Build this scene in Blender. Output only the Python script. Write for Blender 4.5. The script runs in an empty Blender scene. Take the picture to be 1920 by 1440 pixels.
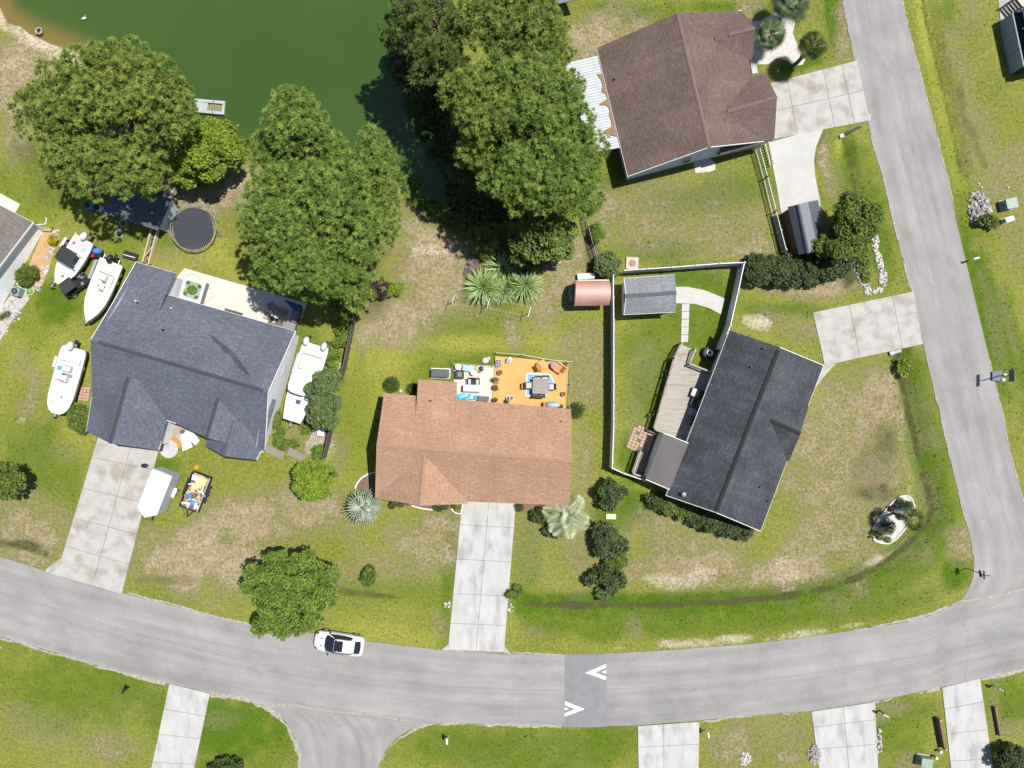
import bpy, bmesh, math, random
import numpy as np
from mathutils import Vector, Matrix
from mathutils.geometry import tessellate_polygon
R = math.radians
scn = bpy.context.scene
col = scn.collection
rng = np.random.default_rng(7)
random.seed(7)

# ---------------------------------------------------------------- camera, sky, sun, exposure
CAM_H = 66.6          # drone height above the lawn in metres
cam_data = bpy.data.cameras.new('camera')
cam_data.sensor_width = 36.0
cam_data.lens = 36.0 * CAM_H / 96.0
cam_data.clip_start = 1.0
cam_data.clip_end = 5000.0
cam = bpy.data.objects.new('camera', cam_data)
cam.location = (0, 0, CAM_H)
cam.rotation_euler = (0, 0, 0)
col.objects.link(cam)
scn.camera = cam

SUN_DIR = Vector((0.385, 0.145, 1.0)).normalized()      # towards the sun
sun_el = math.asin(SUN_DIR.z)
sun_az = math.atan2(SUN_DIR.x, SUN_DIR.y)
world = bpy.data.worlds.new('World')
scn.world = world
world.use_nodes = True
wn = world.node_tree
sky = wn.nodes.new('ShaderNodeTexSky')
sky.sky_type = 'NISHITA'
sky.sun_disc = False
sky.sun_elevation = sun_el
sky.sun_rotation = sun_az
sky.air_density = 1.0
sky.dust_density = 0.6
bg = wn.nodes['Background']
bg.inputs['Strength'].default_value = 0.07
wn.links.new(sky.outputs[0], bg.inputs[0])
sl = bpy.data.lights.new('sun', 'SUN')
sl.energy = 4.4
sl.angle = R(0.53)
sl.color = (1.0, 0.965, 0.90)
so = bpy.data.objects.new('sun', sl)
so.rotation_euler = SUN_DIR.to_track_quat('Z', 'Y').to_euler()
so.location = (30, 12, 90)
col.objects.link(so)
scn.view_settings.view_transform = 'Standard'
scn.view_settings.look = 'None'
scn.view_settings.gamma = 1.0
scn.view_settings.exposure = 0.92

# ---------------------------------------------------------------- helpers
def P(px, py, z=0.0):
    """world point at height z that stands where the survey grid (20 units per metre) has it"""
    k = (CAM_H - z) / CAM_H / 20.0
    return Vector(((px - 960) * k, (720 - py) * k, z))

def lin(r, g, b):
    f = lambda c: ((c / 255 + .055) / 1.055) ** 2.4 if c > 10 else c / 255 / 12.92
    return (f(r), f(g), f(b))

MATS = {}
def M(name, c1, c2=None, scale=2.0, rough=.85, spec=.25, metal=0.0, fine=None, bump=0.0, bscale=30., ramp=(.35, .65),
      coord='Object', stretch=None, coat=0.0, c3=None, s3=.25, r3=(.55, .7)):
    if name in MATS: return MATS[name]
    m = bpy.data.materials.new(name); m.use_nodes = True
    t = m.node_tree; n = t.nodes; L = t.links
    b = n['Principled BSDF']
    b.inputs['Roughness'].default_value = rough
    b.inputs['Specular IOR Level'].default_value = spec
    b.inputs['Metallic'].default_value = metal
    b.inputs['Coat Weight'].default_value = coat
    tc = n.new('ShaderNodeTexCoord'); src = tc.outputs[coord]
    if stretch:
        mp = n.new('ShaderNodeMapping'); mp.inputs['Scale'].default_value = stretch
        L.new(src, mp.inputs[0]); src = mp.outputs[0]
    c1 = (*c1, 1)
    if c2 is None:
        b.inputs['Base Color'].default_value = c1; out = None
    else:
        nz = n.new('ShaderNodeTexNoise'); nz.inputs['Scale'].default_value = scale; nz.inputs['Detail'].default_value = 6
        L.new(src, nz.inputs['Vector'])
        cr = n.new('ShaderNodeValToRGB'); cr.color_ramp.elements[0].position = ramp[0]; cr.color_ramp.elements[1].position = ramp[1]
        cr.color_ramp.elements[0].color = c1; cr.color_ramp.elements[1].color = (*c2, 1)
        L.new(nz.outputs['Fac'], cr.inputs[0]); out = cr.outputs[0]
        if c3 is not None:
            n3 = n.new('ShaderNodeTexNoise'); n3.inputs['Scale'].default_value = s3; n3.inputs['Detail'].default_value = 5
            L.new(src, n3.inputs['Vector'])
            mr = n.new('ShaderNodeMapRange'); mr.inputs[1].default_value = r3[0]; mr.inputs[2].default_value = r3[1]
            L.new(n3.outputs['Fac'], mr.inputs[0])
            mx = n.new('ShaderNodeMix'); mx.data_type = 'RGBA'
            L.new(mr.outputs[0], mx.inputs[0]); L.new(out, mx.inputs[6]); mx.inputs[7].default_value = (*c3, 1); out = mx.outputs[2]
    if fine:
        nf = n.new('ShaderNodeTexNoise'); nf.inputs['Scale'].default_value = fine[0]; nf.inputs['Detail'].default_value = 3
        L.new(src, nf.inputs['Vector'])
        mr = n.new('ShaderNodeMapRange'); mr.inputs[1].default_value = .3; mr.inputs[2].default_value = .7
        mr.inputs[3].default_value = 1 - fine[1]; mr.inputs[4].default_value = 1 + fine[1]
        L.new(nf.outputs['Fac'], mr.inputs[0])
        mx = n.new('ShaderNodeVectorMath'); mx.operation = 'MULTIPLY'
        if out is None: mx.inputs[0].default_value = c1[:3]
        else: L.new(out, mx.inputs[0])
        L.new(mr.outputs[0], mx.inputs[1]); out = mx.outputs[0]
    if out is not None: L.new(out, b.inputs['Base Color'])
    if bump:
        nb = n.new('ShaderNodeTexNoise'); nb.inputs['Scale'].default_value = bscale; nb.inputs['Detail'].default_value = 4
        L.new(src, nb.inputs['Vector'])
        bp = n.new('ShaderNodeBump'); bp.inputs['Strength'].default_value = bump; bp.inputs['Distance'].default_value = .05
        L.new(nb.outputs['Fac'], bp.inputs['Height']); L.new(bp.outputs[0], b.inputs['Normal'])
    MATS[name] = m
    return m

def shingle(name, ca, cb, cc, spec=.2, blot=.5):
    """asphalt shingles: UV in metres, u along the eave, v up the slope"""
    if name in MATS: return MATS[name]
    m = bpy.data.materials.new(name); m.use_nodes = True
    t = m.node_tree; n = t.nodes; L = t.links; b = n['Principled BSDF']
    b.inputs['Roughness'].default_value = .9; b.inputs['Specular IOR Level'].default_value = spec
    uv = n.new('ShaderNodeUVMap')
    br = n.new('ShaderNodeTexBrick'); br.offset = .37; br.offset_frequency = 2; br.squash = 1
    br.inputs['Scale'].default_value = 1; br.inputs['Brick Width'].default_value = .31; br.inputs['Row Height'].default_value = .145
    br.inputs['Mortar Size'].default_value = .012; br.inputs['Mortar Smooth'].default_value = .4
    br.inputs['Color1'].default_value = (*ca, 1); br.inputs['Color2'].default_value = (*cb, 1); br.inputs['Mortar'].default_value = (*[c * .45 for c in ca], 1)
    L.new(uv.outputs[0], br.inputs['Vector'])
    n1 = n.new('ShaderNodeTexNoise'); n1.inputs['Scale'].default_value = 4.2; n1.inputs['Detail'].default_value = 4; n1.inputs['Roughness'].default_value = .65
    L.new(uv.outputs[0], n1.inputs['Vector'])
    mr = n.new('ShaderNodeMapRange'); mr.inputs[1].default_value = .36; mr.inputs[2].default_value = .66; L.new(n1.outputs['Fac'], mr.inputs[0])
    mu = n.new('ShaderNodeMath'); mu.operation = 'MULTIPLY'; mu.inputs[1].default_value = .75; L.new(mr.outputs[0], mu.inputs[0])
    mx = n.new('ShaderNodeMix'); mx.data_type = 'RGBA'; L.new(mu.outputs[0], mx.inputs[0]); L.new(br.outputs['Color'], mx.inputs[6]); mx.inputs[7].default_value = (*cc, 1)
    n2 = n.new('ShaderNodeTexNoise'); n2.inputs['Scale'].default_value = .35; n2.inputs['Detail'].default_value = 5
    L.new(uv.outputs[0], n2.inputs['Vector'])
    m2 = n.new('ShaderNodeMapRange'); m2.inputs[1].default_value = .3; m2.inputs[2].default_value = .7; m2.inputs[3].default_value = 1 - blot * .35; m2.inputs[4].default_value = 1 + blot * .35
    mp = n.new('ShaderNodeMapping'); mp.inputs['Scale'].default_value = (1.3, .10, 1); L.new(uv.outputs[0], mp.inputs[0])
    n3 = n.new('ShaderNodeTexNoise'); n3.inputs['Scale'].default_value = 1.0; n3.inputs['Detail'].default_value = 5; L.new(mp.outputs[0], n3.inputs['Vector'])
    ad = n.new('ShaderNodeMath'); ad.operation = 'ADD'; L.new(n2.outputs['Fac'], ad.inputs[0])
    sb = n.new('ShaderNodeMath'); sb.operation = 'MULTIPLY_ADD'; sb.inputs[1].default_value = .55; sb.inputs[2].default_value = -.275; L.new(n3.outputs['Fac'], sb.inputs[0]); L.new(sb.outputs[0], ad.inputs[1])
    L.new(ad.outputs[0], m2.inputs[0])
    vm = n.new('ShaderNodeVectorMath'); vm.operation = 'MULTIPLY'; L.new(mx.outputs[2], vm.inputs[0]); L.new(m2.outputs[0], vm.inputs[1])
    L.new(vm.outputs[0], b.inputs['Base Color'])
    bp = n.new('ShaderNodeBump'); bp.inputs['Strength'].default_value = .6; bp.inputs['Distance'].default_value = .012
    L.new(br.outputs['Fac'], bp.inputs['Height']); bp.invert = True; L.new(bp.outputs[0], b.inputs['Normal'])
    MATS[name] = m
    return m

def leafmat(name, c1, c2, trans=.32):
    if name in MATS: return MATS[name]
    m = bpy.data.materials.new(name); m.use_nodes = True
    t = m.node_tree; n = t.nodes; L = t.links; b = n['Principled BSDF']
    b.inputs['Roughness'].default_value = .55; b.inputs['Specular IOR Level'].default_value = .3
    at = n.new('ShaderNodeAttribute'); at.attribute_name = 'rnd'
    mx = n.new('ShaderNodeMix'); mx.data_type = 'RGBA'
    mx.inputs[6].default_value = (*c1, 1); mx.inputs[7].default_value = (*c2, 1)
    L.new(at.outputs['Fac'], mx.inputs[0]); L.new(mx.outputs[2], b.inputs['Base Color'])
    tr = n.new('ShaderNodeBsdfTranslucent'); L.new(mx.outputs[2], tr.inputs[0])
    ms = n.new('ShaderNodeMixShader'); ms.inputs[0].default_value = trans
    L.new(b.outputs[0], ms.inputs[1]); L.new(tr.outputs[0], ms.inputs[2])
    L.new(ms.outputs[0], n['Material Output'].inputs[0])
    MATS[name] = m
    return m

ROOT = {}       # object -> matrix of its thing
def thing(name, label, cat, loc=(0, 0, 0), rz=0.0, group=None):
    o = bpy.data.objects.new(name, None); col.objects.link(o)
    o.empty_display_size = .3
    o.location = loc; o.rotation_euler = (0, 0, rz)
    o['label'] = label; o['category'] = cat
    if group: o['group'] = group
    ROOT[o] = Matrix.Translation(Vector(loc)) @ Matrix.Rotation(rz, 4, 'Z')
    return o
def tag(o, label=None, cat=None, group=None, kind=None):
    if label: o['label'] = label
    if cat: o['category'] = cat
    if group: o['group'] = group
    if kind: o['kind'] = kind
    return o

class MB:
    """collects shapes; build() links them as one mesh object"""
    def __init__(s): s.v = []; s.f = []; s.uv = {}
    def poly(s, pts, uvs=None):
        i = len(s.v); s.v += [tuple(p) for p in pts]; s.f.append(tuple(range(i, i + len(pts))))
        if uvs: s.uv[len(s.f) - 1] = uvs
        return s
    def prism(s, pts, z0, z1):
        n = len(pts); i = len(s.v)
        s.v += [(p[0], p[1], z0) for p in pts] + [(p[0], p[1], z1) for p in pts]
        tri = tessellate_polygon([[Vector((p[0], p[1], 0)) for p in pts]]) if n > 4 else [tuple(range(n))]
        for t in tri:
            s.f.append(tuple(i + k for k in reversed(t))); s.f.append(tuple(i + n + k for k in t))
        for k in range(n):
            j = (k + 1) % n; s.f.append((i + k, i + j, i + n + j, i + n + k))
        return s
    def slab(s, pts, t, uv=True):
        """roof slab: top polygon with UVs, thickness t downwards"""
        pts = [Vector(p) for p in pts]; n = len(pts); i = len(s.v)
        s.v += [tuple(p) for p in pts] + [(p.x, p.y, p.z - t) for p in pts]
        nrm = Vector()
        for k in range(n): nrm += pts[k].cross(pts[(k + 1) % n])
        if nrm.z < 0: nrm = -nrm
        nrm.normalize()
        u = Vector((0, 0, 1)).cross(nrm)
        u = u.normalized() if u.length > 1e-4 else Vector((1, 0, 0))
        w = nrm.cross(u)
        uvs = [(p.dot(u), p.dot(w)) for p in pts]
        tri = tessellate_polygon([pts]) if n > 4 else [tuple(range(n))]
        for tt in tri:
            s.f.append(tuple(i + k for k in tt)); s.uv[len(s.f) - 1] = [uvs[k] for k in tt]
            s.f.append(tuple(i + n + k for k in reversed(tt)))
        for k in range(n):
            j = (k + 1) % n; s.f.append((i + k, i + j, i + n + j, i + n + k))
        return s
    def box(s, c, d, rz=0.0, m=None):
        mt = m if m is not None else Matrix.Translation(Vector(c)) @ Matrix.Rotation(rz, 4, 'Z')
        if m is not None: mt = Matrix.Translation(Vector(c)) @ m.to_4x4()
        i = len(s.v); x, y, z = d[0] / 2, d[1] / 2, d[2] / 2
        for q in ((-x, -y, -z), (x, -y, -z), (x, y, -z), (-x, y, -z), (-x, -y, z), (x, -y, z), (x, y, z), (-x, y, z)):
            s.v.append(tuple(mt @ Vector(q)))
        for q in ((0, 3, 2, 1), (4, 5, 6, 7), (0, 1, 5, 4), (1, 2, 6, 5), (2, 3, 7, 6), (3, 0, 4, 7)):
            s.f.append(tuple(i + k for k in q))
        return s
    def bar(s, a, b, w, h=None, up=(0, 0, 1)):
        a, b = Vector(a), Vector(b); d = b - a
        if d.length < 1e-5: return s
        x = d.normalized(); y = Vector(up).cross(x)
        if y.length < 1e-3: y = Vector((1, 0, 0)).cross(x)
        y.normalize(); z = x.cross(y)
        m = Matrix((x, y, z)).transposed()
        return s.box((a + b) / 2, (d.length, w, h or w), m=m)
    def tube(s, path, r, n=8, cap=True):
        path = [Vector(p) for p in path]; r = r if isinstance(r, (list, tuple)) else [r] * len(path)
        i = len(s.v); ref = None
        for k, p in enumerate(path):
            d = (path[min(k + 1, len(path) - 1)] - path[max(k - 1, 0)]).normalized()
            if ref is None:
                ref = d.orthogonal().normalized()
            y = (ref - d * ref.dot(d)).normalized(); ref = y; z = d.cross(y)
            for q in range(n):
                a = 2 * math.pi * q / n; s.v.append(tuple(p + (y * math.cos(a) + z * math.sin(a)) * r[k]))
        for k in range(len(path) - 1):
            for q in range(n):
                w = (q + 1) % n; s.f.append((i + k * n + q, i + k * n + w, i + (k + 1) * n + w, i + (k + 1) * n + q))
        if cap:
            s.f.append(tuple(i + q for q in reversed(range(n)))); e = i + (len(path) - 1) * n
            s.f.append(tuple(e + q for q in range(n)))
        return s
    def cyl(s, c, r, z0, z1, n=16, r1=None):
        return s.tube([(c[0], c[1], z0), (c[0], c[1], z1)], [r, r if r1 is None else r1], n)
    def lathe(s, c, prof, n=20):
        c = Vector(c); i = len(s.v)
        for (r, z) in prof:
            for q in range(n):
                a = 2 * math.pi * q / n; s.v.append((c.x + r * math.cos(a), c.y + r * math.sin(a), c.z + z))
        for k in range(len(prof) - 1):
            for q in range(n):
                w = (q + 1) % n; s.f.append((i + k * n + q, i + k * n + w, i + (k + 1) * n + w, i + (k + 1) * n + q))
        s.f.append(tuple(i + q for q in reversed(range(n)))); e = i + (len(prof) - 1) * n
        s.f.append(tuple(e + q for q in range(n)))
        return s
    def ell(s, c, r, nu=12, nv=8, m=None):
        c = Vector(c); i = len(s.v)
        for a in range(1, nv):
            t = math.pi * a / nv
            for q in range(nu):
                p = 2 * math.pi * q / nu
                d = Vector((r[0] * math.sin(t) * math.cos(p), r[1] * math.sin(t) * math.sin(p), r[2] * math.cos(t)))
                s.v.append(tuple(c + (m @ d if m else d)))
        d = Vector((0, 0, r[2])); top = len(s.v); s.v.append(tuple(c + (m @ d if m else d))); s.v.append(tuple(c - (m @ d if m else d)))
        for a in range(nv - 2):
            for q in range(nu):
                w = (q + 1) % nu; s.f.append((i + a * nu + q, i + (a + 1) * nu + q, i + (a + 1) * nu + w, i + a * nu + w))
        for q in range(nu):
            w = (q + 1) % nu; s.f.append((top, i + q, i + w)); e = i + (nv - 2) * nu; s.f.append((top + 1, e + w, e + q))
        return s
    def loft(s, secs, cap=True):
        n = len(secs[0]); i = len(s.v)
        for q in secs: s.v += [tuple(p) for p in q]
        for k in range(len(secs) - 1):
            for q in range(n):
                w = (q + 1) % n; s.f.append((i + k * n + q, i + k * n + w, i + (k + 1) * n + w, i + (k + 1) * n + q))
        if cap:
            s.f.append(tuple(i + q for q in reversed(range(n)))); e = i + (len(secs) - 1) * n; s.f.append(tuple(e + q for q in range(n)))
        return s
    def build(s, name, mat, parent=None, local=False, smooth=False, kind=None, label=None, root=None, recalc=True, bevel=0.0):
        me = bpy.data.meshes.new(name)
        rt = root or parent
        vs = s.v
        if parent is not None and not local:
            inv = ROOT[rt].inverted(); vs = [tuple(inv @ Vector(p)) for p in vs]
        me.from_pydata(vs, [], s.f)
        if s.uv:
            ul = me.uv_layers.new(name='UVMap')
            for fi, uvs in s.uv.items():
                for li, q in zip(me.polygons[fi].loop_indices, uvs): ul.data[li].uv = q
        if recalc:
            bm = bmesh.new(); bm.from_mesh(me); bmesh.ops.recalc_face_normals(bm, faces=bm.faces); bm.to_mesh(me); bm.free()
        if smooth:
            me.polygons.foreach_set('use_smooth', [True] * len(me.polygons))
        me.materials.append(mat)
        o = bpy.data.objects.new(name, me); col.objects.link(o)
        if parent is not None:
            o.parent = parent; ROOT[o] = ROOT[rt]
        else: ROOT[o] = Matrix()
        if kind: o['kind'] = kind
        if label: o['label'] = label
        if bevel:
            bv = o.modifiers.new('bevel', 'BEVEL'); bv.width = bevel; bv.segments = 2; bv.limit_method = 'ANGLE'
        return o

def inst(src, parent, loc, rz=0.0, sc=1.0, rot=None, name=None):
    """another piece with the same mesh (loc in the parent's own axes)"""
    o = bpy.data.objects.new(name or src.name.split('.')[0], src.data if hasattr(src, 'data') and not isinstance(src, bpy.types.Mesh) else src)
    col.objects.link(o); o.parent = parent; o.location = loc
    o.rotation_euler = rot if rot is not None else (0, 0, rz)
    o.scale = sc if isinstance(sc, (tuple, list)) else (sc, sc, sc)
    ROOT[o] = ROOT.get(parent)
    return o
def mesh_only(mb, name, mat, smooth=False):
    me = bpy.data.meshes.new(name); me.from_pydata(mb.v, [], mb.f)
    bm = bmesh.new(); bm.from_mesh(me); bmesh.ops.recalc_face_normals(bm, faces=bm.faces); bm.to_mesh(me); bm.free()
    if smooth: me.polygons.foreach_set('use_smooth', [True] * len(me.polygons))
    me.materials.append(mat); return me

def np_mesh(name, V, F, mat, rnd=None, smooth=False):
    me = bpy.data.meshes.new(name); k = F.shape[1]
    me.vertices.add(len(V)); me.vertices.foreach_set('co', V.astype(np.float32).ravel())
    me.loops.add(F.size); me.loops.foreach_set('vertex_index', F.astype(np.int32).ravel())
    me.polygons.add(len(F)); me.polygons.foreach_set('loop_start', np.arange(0, F.size, k, dtype=np.int32))
    me.polygons.foreach_set('loop_total', np.full(len(F), k, dtype=np.int32))
    if smooth: me.polygons.foreach_set('use_smooth', np.ones(len(F), dtype=bool))
    if rnd is not None:
        a = me.attributes.new('rnd', 'FLOAT', 'POINT'); a.data.foreach_set('value', rnd.astype(np.float32))
    me.materials.append(mat); me.update(calc_edges=True)
    return me
def mesh_obj(name, me, parent=None):
    o = bpy.data.objects.new(name, me); col.objects.link(o)
    if parent is not None: o.parent = parent; ROOT[o] = ROOT[parent]
    return o
def ribbon(pts, w, z, closed=False):
    """flat strip following a list of ground pixels-as-survey points"""
    q = [P(*p) if not isinstance(p, Vector) else p for p in pts]
    l, r = [], []
    for k, p in enumerate(q):
        a = q[k - 1] if (k > 0 or closed) else q[k]; b = q[(k + 1) % len(q)] if (k < len(q) - 1 or closed) else q[k]
        d = (b - a); d.z = 0; d.normalize(); nrm = Vector((-d.y, d.x, 0))
        l.append(p + nrm * w / 2); r.append(p - nrm * w / 2)
    mb = MB(); n = len(q)
    for k in range(n if closed else n - 1):
        j = (k + 1) % n
        mb.poly([(l[k].x, l[k].y, z), (r[k].x, r[k].y, z), (r[j].x, r[j].y, z), (l[j].x, l[j].y, z)])
    return mb

# ---------------------------------------------------------------- the ground
def vnoise(shape, cell, seed):
    """smooth value noise on the ground grid"""
    r = np.random.default_rng(seed); h, w = shape
    gh, gw = int(h / cell) + 3, int(w / cell) + 3
    g = r.random((gh, gw))
    y = np.arange(h) / cell; x = np.arange(w) / cell
    yi = y.astype(int); xi = x.astype(int); fy = (y - yi)[:, None]; fx = (x - xi)[None, :]
    fy = fy * fy * (3 - 2 * fy); fx = fx * fx * (3 - 2 * fx)
    a = g[yi][:, xi]; b = g[yi][:, xi + 1]; c = g[yi + 1][:, xi]; d = g[yi + 1][:, xi + 1]
    return (a * (1 - fx) + b * fx) * (1 - fy) + (c * (1 - fx) + d * fx) * fy
RES = 0.25
gx0, gx1, gy0, gy1 = -62, 62, -48, 48
NX, NY = int((gx1 - gx0) / RES) + 1, int((gy1 - gy0) / RES) + 1
XX, YY = np.meshgrid(np.linspace(gx0, gx1, NX), np.linspace(gy0, gy1, NY))
GX, GY = XX * 20 + 960, 720 - YY * 20
NZ = (vnoise(GX.shape, 9, 1) + .6 * vnoise(GX.shape, 4, 2) + .4 * vnoise(GX.shape, 2, 3)) / 2.0 - .5
ATT = {k: np.zeros(GX.shape) for k in ('dry', 'sand', 'lush', 'lime', 'dirt')}
def sst(x): x = np.clip(x, 0, 1); return x * x * (3 - 2 * x)
def blob(a, x, y, rx, ry, ang=0, val=1.0, soft=1.2, rough=1.5):
    c, s = math.cos(R(ang)), math.sin(R(ang)); dx, dy = GX - x, GY - y
    d = np.sqrt(((dx * c + dy * s) / rx) ** 2 + ((-dx * s + dy * c) / ry) ** 2) + NZ * rough
    ATT[a] = np.maximum(ATT[a], val * sst((1 + soft / 2 - d) / soft))
def pdist(pts):
    d = np.full(GX.shape, 1e9)
    for (ax, ay), (bx, by) in zip(pts[:-1], pts[1:]):
        vx, vy = bx - ax, by - ay; t = np.clip(((GX - ax) * vx + (GY - ay) * vy) / (vx * vx + vy * vy), 0, 1)
        d = np.minimum(d, np.hypot(GX - ax - t * vx, GY - ay - t * vy))
    return d
def stroke(a, pts, w, val=1.0, soft=.8, rough=.7):
    d = pdist(pts) / w + NZ * rough
    ATT[a] = np.maximum(ATT[a], val * sst((1 + soft / 2 - d) / soft))
def inside(pts):
    r = np.zeros(GX.shape, bool); n = len(pts)
    for k in range(n):
        (x1, y1), (x2, y2) = pts[k], pts[(k + 1) % n]
        if y1 == y2: continue
        c = ((y1 > GY) != (y2 > GY)) & (GX < (x2 - x1) * (GY - y1) / (y2 - y1) + x1); r ^= c
    return r
for q in [(1600, 880, 135, 200, 0, .72), (1650, 760, 60, 90, 0, .8), (1300, 1060, 130, 40, 0, .85), (1460, 1075, 120, 35, 0, .9), (1540, 1010, 110, 60, 0, .7), (1650, 900, 50, 60, 0, .9), (1520, 830, 45, 70, 0, .75), (1330, 1010, 130, 50, 0, .6),
          (830, 520, 100, 85, 0, .85), (800, 460, 70, 45, 0, .95), (740, 590, 65, 45, 0, .95), (720, 615, 60, 40, 0, .9), (780, 430, 40, 40, 0, .9), (880, 490, 40, 70, 0, .9), (960, 620, 18, 40, 0, .8),
          (380, 1050, 150, 70, 0, .95), (470, 985, 130, 60, 0, .9), (580, 960, 100, 60, 0, .8), (790, 1020, 90, 55, 0, .75), (720, 1060, 90, 40, 0, .6), (820, 985, 50, 30, 0, .8), (620, 900, 18, 90, 20, .5),
          (60, 1000, 85, 55, 0, .8), (30, 950, 40, 60, 0, .6), (40, 150, 55, 90, 0, .9), (30, 250, 30, 60, 0, .7), (60, 110, 60, 30, 30, .9),
          (440, 345, 70, 40, 0, 1), (390, 365, 70, 35, 0, .9), (330, 380, 30, 60, 0, .7), (330, 480, 60, 30, 0, .35), (310, 480, 15, 10, 0, .6),
          (1200, 415, 90, 60, 0, .62), (1350, 440, 100, 60, 0, .62), (1240, 350, 80, 40, 0, .5), (1400, 470, 60, 30, 0, .8), (1300, 410, 150, 80, 0, .45), (1140, 400, 30, 50, 0, .8),
          (1060, 520, 60, 60, 0, .8), (1010, 560, 45, 60, 0, .7), (1080, 470, 40, 40, 0, .8), (1080, 650, 50, 45, 0, .6), (1110, 700, 35, 70, 0, .6), (1090, 720, 20, 40, 0, .6), (1190, 780, 25, 80, 0, .35), (1215, 690, 30, 50, 0, .35),
          (1120, 65, 65, 45, 0, .9), (1160, 25, 60, 22, 0, .6), (1200, 45, 40, 12, -30, .7), (1085, 85, 25, 40, 0, .8), (1400, 15, 25, 22, 0, .7),
          (1810, 190, 28, 170, -10, .55), (1850, 260, 26, 90, -14, .55), (1890, 330, 60, 70, 0, .6), (1820, 20, 30, 40, 0, .5), (1905, 450, 40, 60, 0, .5), (1545, 295, 14, 48, 0, .9), (1560, 345, 20, 30, 0, .6), (1582, 70, 18, 60, 0, .7),
          (1560, 535, 60, 28, -10, .9), (1480, 545, 60, 14, 0, .8), (1460, 600, 55, 26, 20, .5), (1510, 625, 30, 18, 0, .6), (1860, 600, 14, 90, -14, .4), (1890, 600, 8, 90, -14, .45),
          (1150, 780, 25, 80, 0, .35), (1095, 870, 26, 80, 0, .62), (1085, 1030, 30, 80, 0, .55), (1030, 1060, 60, 50, 0, .3), (1240, 1000, 70, 60, 0, .62), (1200, 1070, 40, 30, 0, .7), (990, 1000, 30, 60, 0, .4),
          (200, 1395, 60, 30, 0, .62), (30, 1340, 30, 30, 0, .4), (100, 1370, 60, 40, 0, .35), (255, 1405, 18, 12, 0, .7), (900, 1345, 200, 6, 0, .3), (410, 1350, 40, 20, 0, .35),
          (1375, 1395, 45, 40, 0, .7), (1460, 1370, 70, 40, 0, .5), (1670, 1325, 35, 14, 0, .55), (1650, 1345, 20, 12, 0, .6), (1480, 1420, 30, 14, 0, .8), (1700, 1430, 20, 25, 0, .6), (1865, 1330, 12, 50, 0, .4), (1890, 1370, 30, 18, 0, .5),
          (1000, 1185, 20, 12, 0, .45), (1190, 1175, 18, 26, 0, .5), (1800, 1020, 25, 40, 0, .7), (640, 1200, 200, 10, 8, .35), (820, 1170, 20, 30, 0, .5), (560, 680, 50, 40, 0, .4), (600, 830, 30, 25, 0, .8), (560, 820, 30, 40, 0, .5),
          (1660, 1050, 26, 14, -25, .9), (1690, 1000, 8, 10, 0, .6), (190, 880, 30, 40, 0, .3), (120, 840, 40, 30, 0, .35), (60, 740, 16, 40, 10, .7), (40, 760, 10, 20, 0, .6), (40, 680, 20, 30, 0, .4)]:
    blob('dry', *q)
for q in [(800, 468, 46, 9, 0, .75), (1222, 1085, 28, 16, 0, .8), (1310, 1076, 40, 14, 0, .6), (1250, 1092, 50, 14, 0, .65), (1470, 1070, 34, 20, 0, .45), (1290, 1207, 62, 9, -2, .8), (1370, 1198, 40, 7, -6, .8), (1500, 1190, 55, 8, -8, .75), (1600, 1172, 30, 6, -8, .7),
          (70, 75, 50, 16, 38, .95), (105, 100, 30, 16, 35, .9), (60, 60, 30, 10, 38, .9), (20, 120, 30, 8, -20, .5), (1420, 606, 26, 13, 15, 1.0), (1400, 598, 10, 10, 0, 1.0), (1160, 1215, 20, 4, 0, .6), (600, 845, 26, 26, 0, .7), (1705, 915, 6, 40, 0, .5), (1690, 820, 9, 12, 0, .5),
          (1640, 1052, 20, 6, -25, .7), (1240, 1085, 20, 9, 0, .5), (85, 1010, 22, 16, 0, .35), (1815, 210, 10, 18, 0, .35), (170, 200, 12, 9, 0, .4), (40, 790, 8, 6, 0, .5), (1735, 30, 5, 5, 0, .2)]:
    blob('sand', *q)
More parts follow.
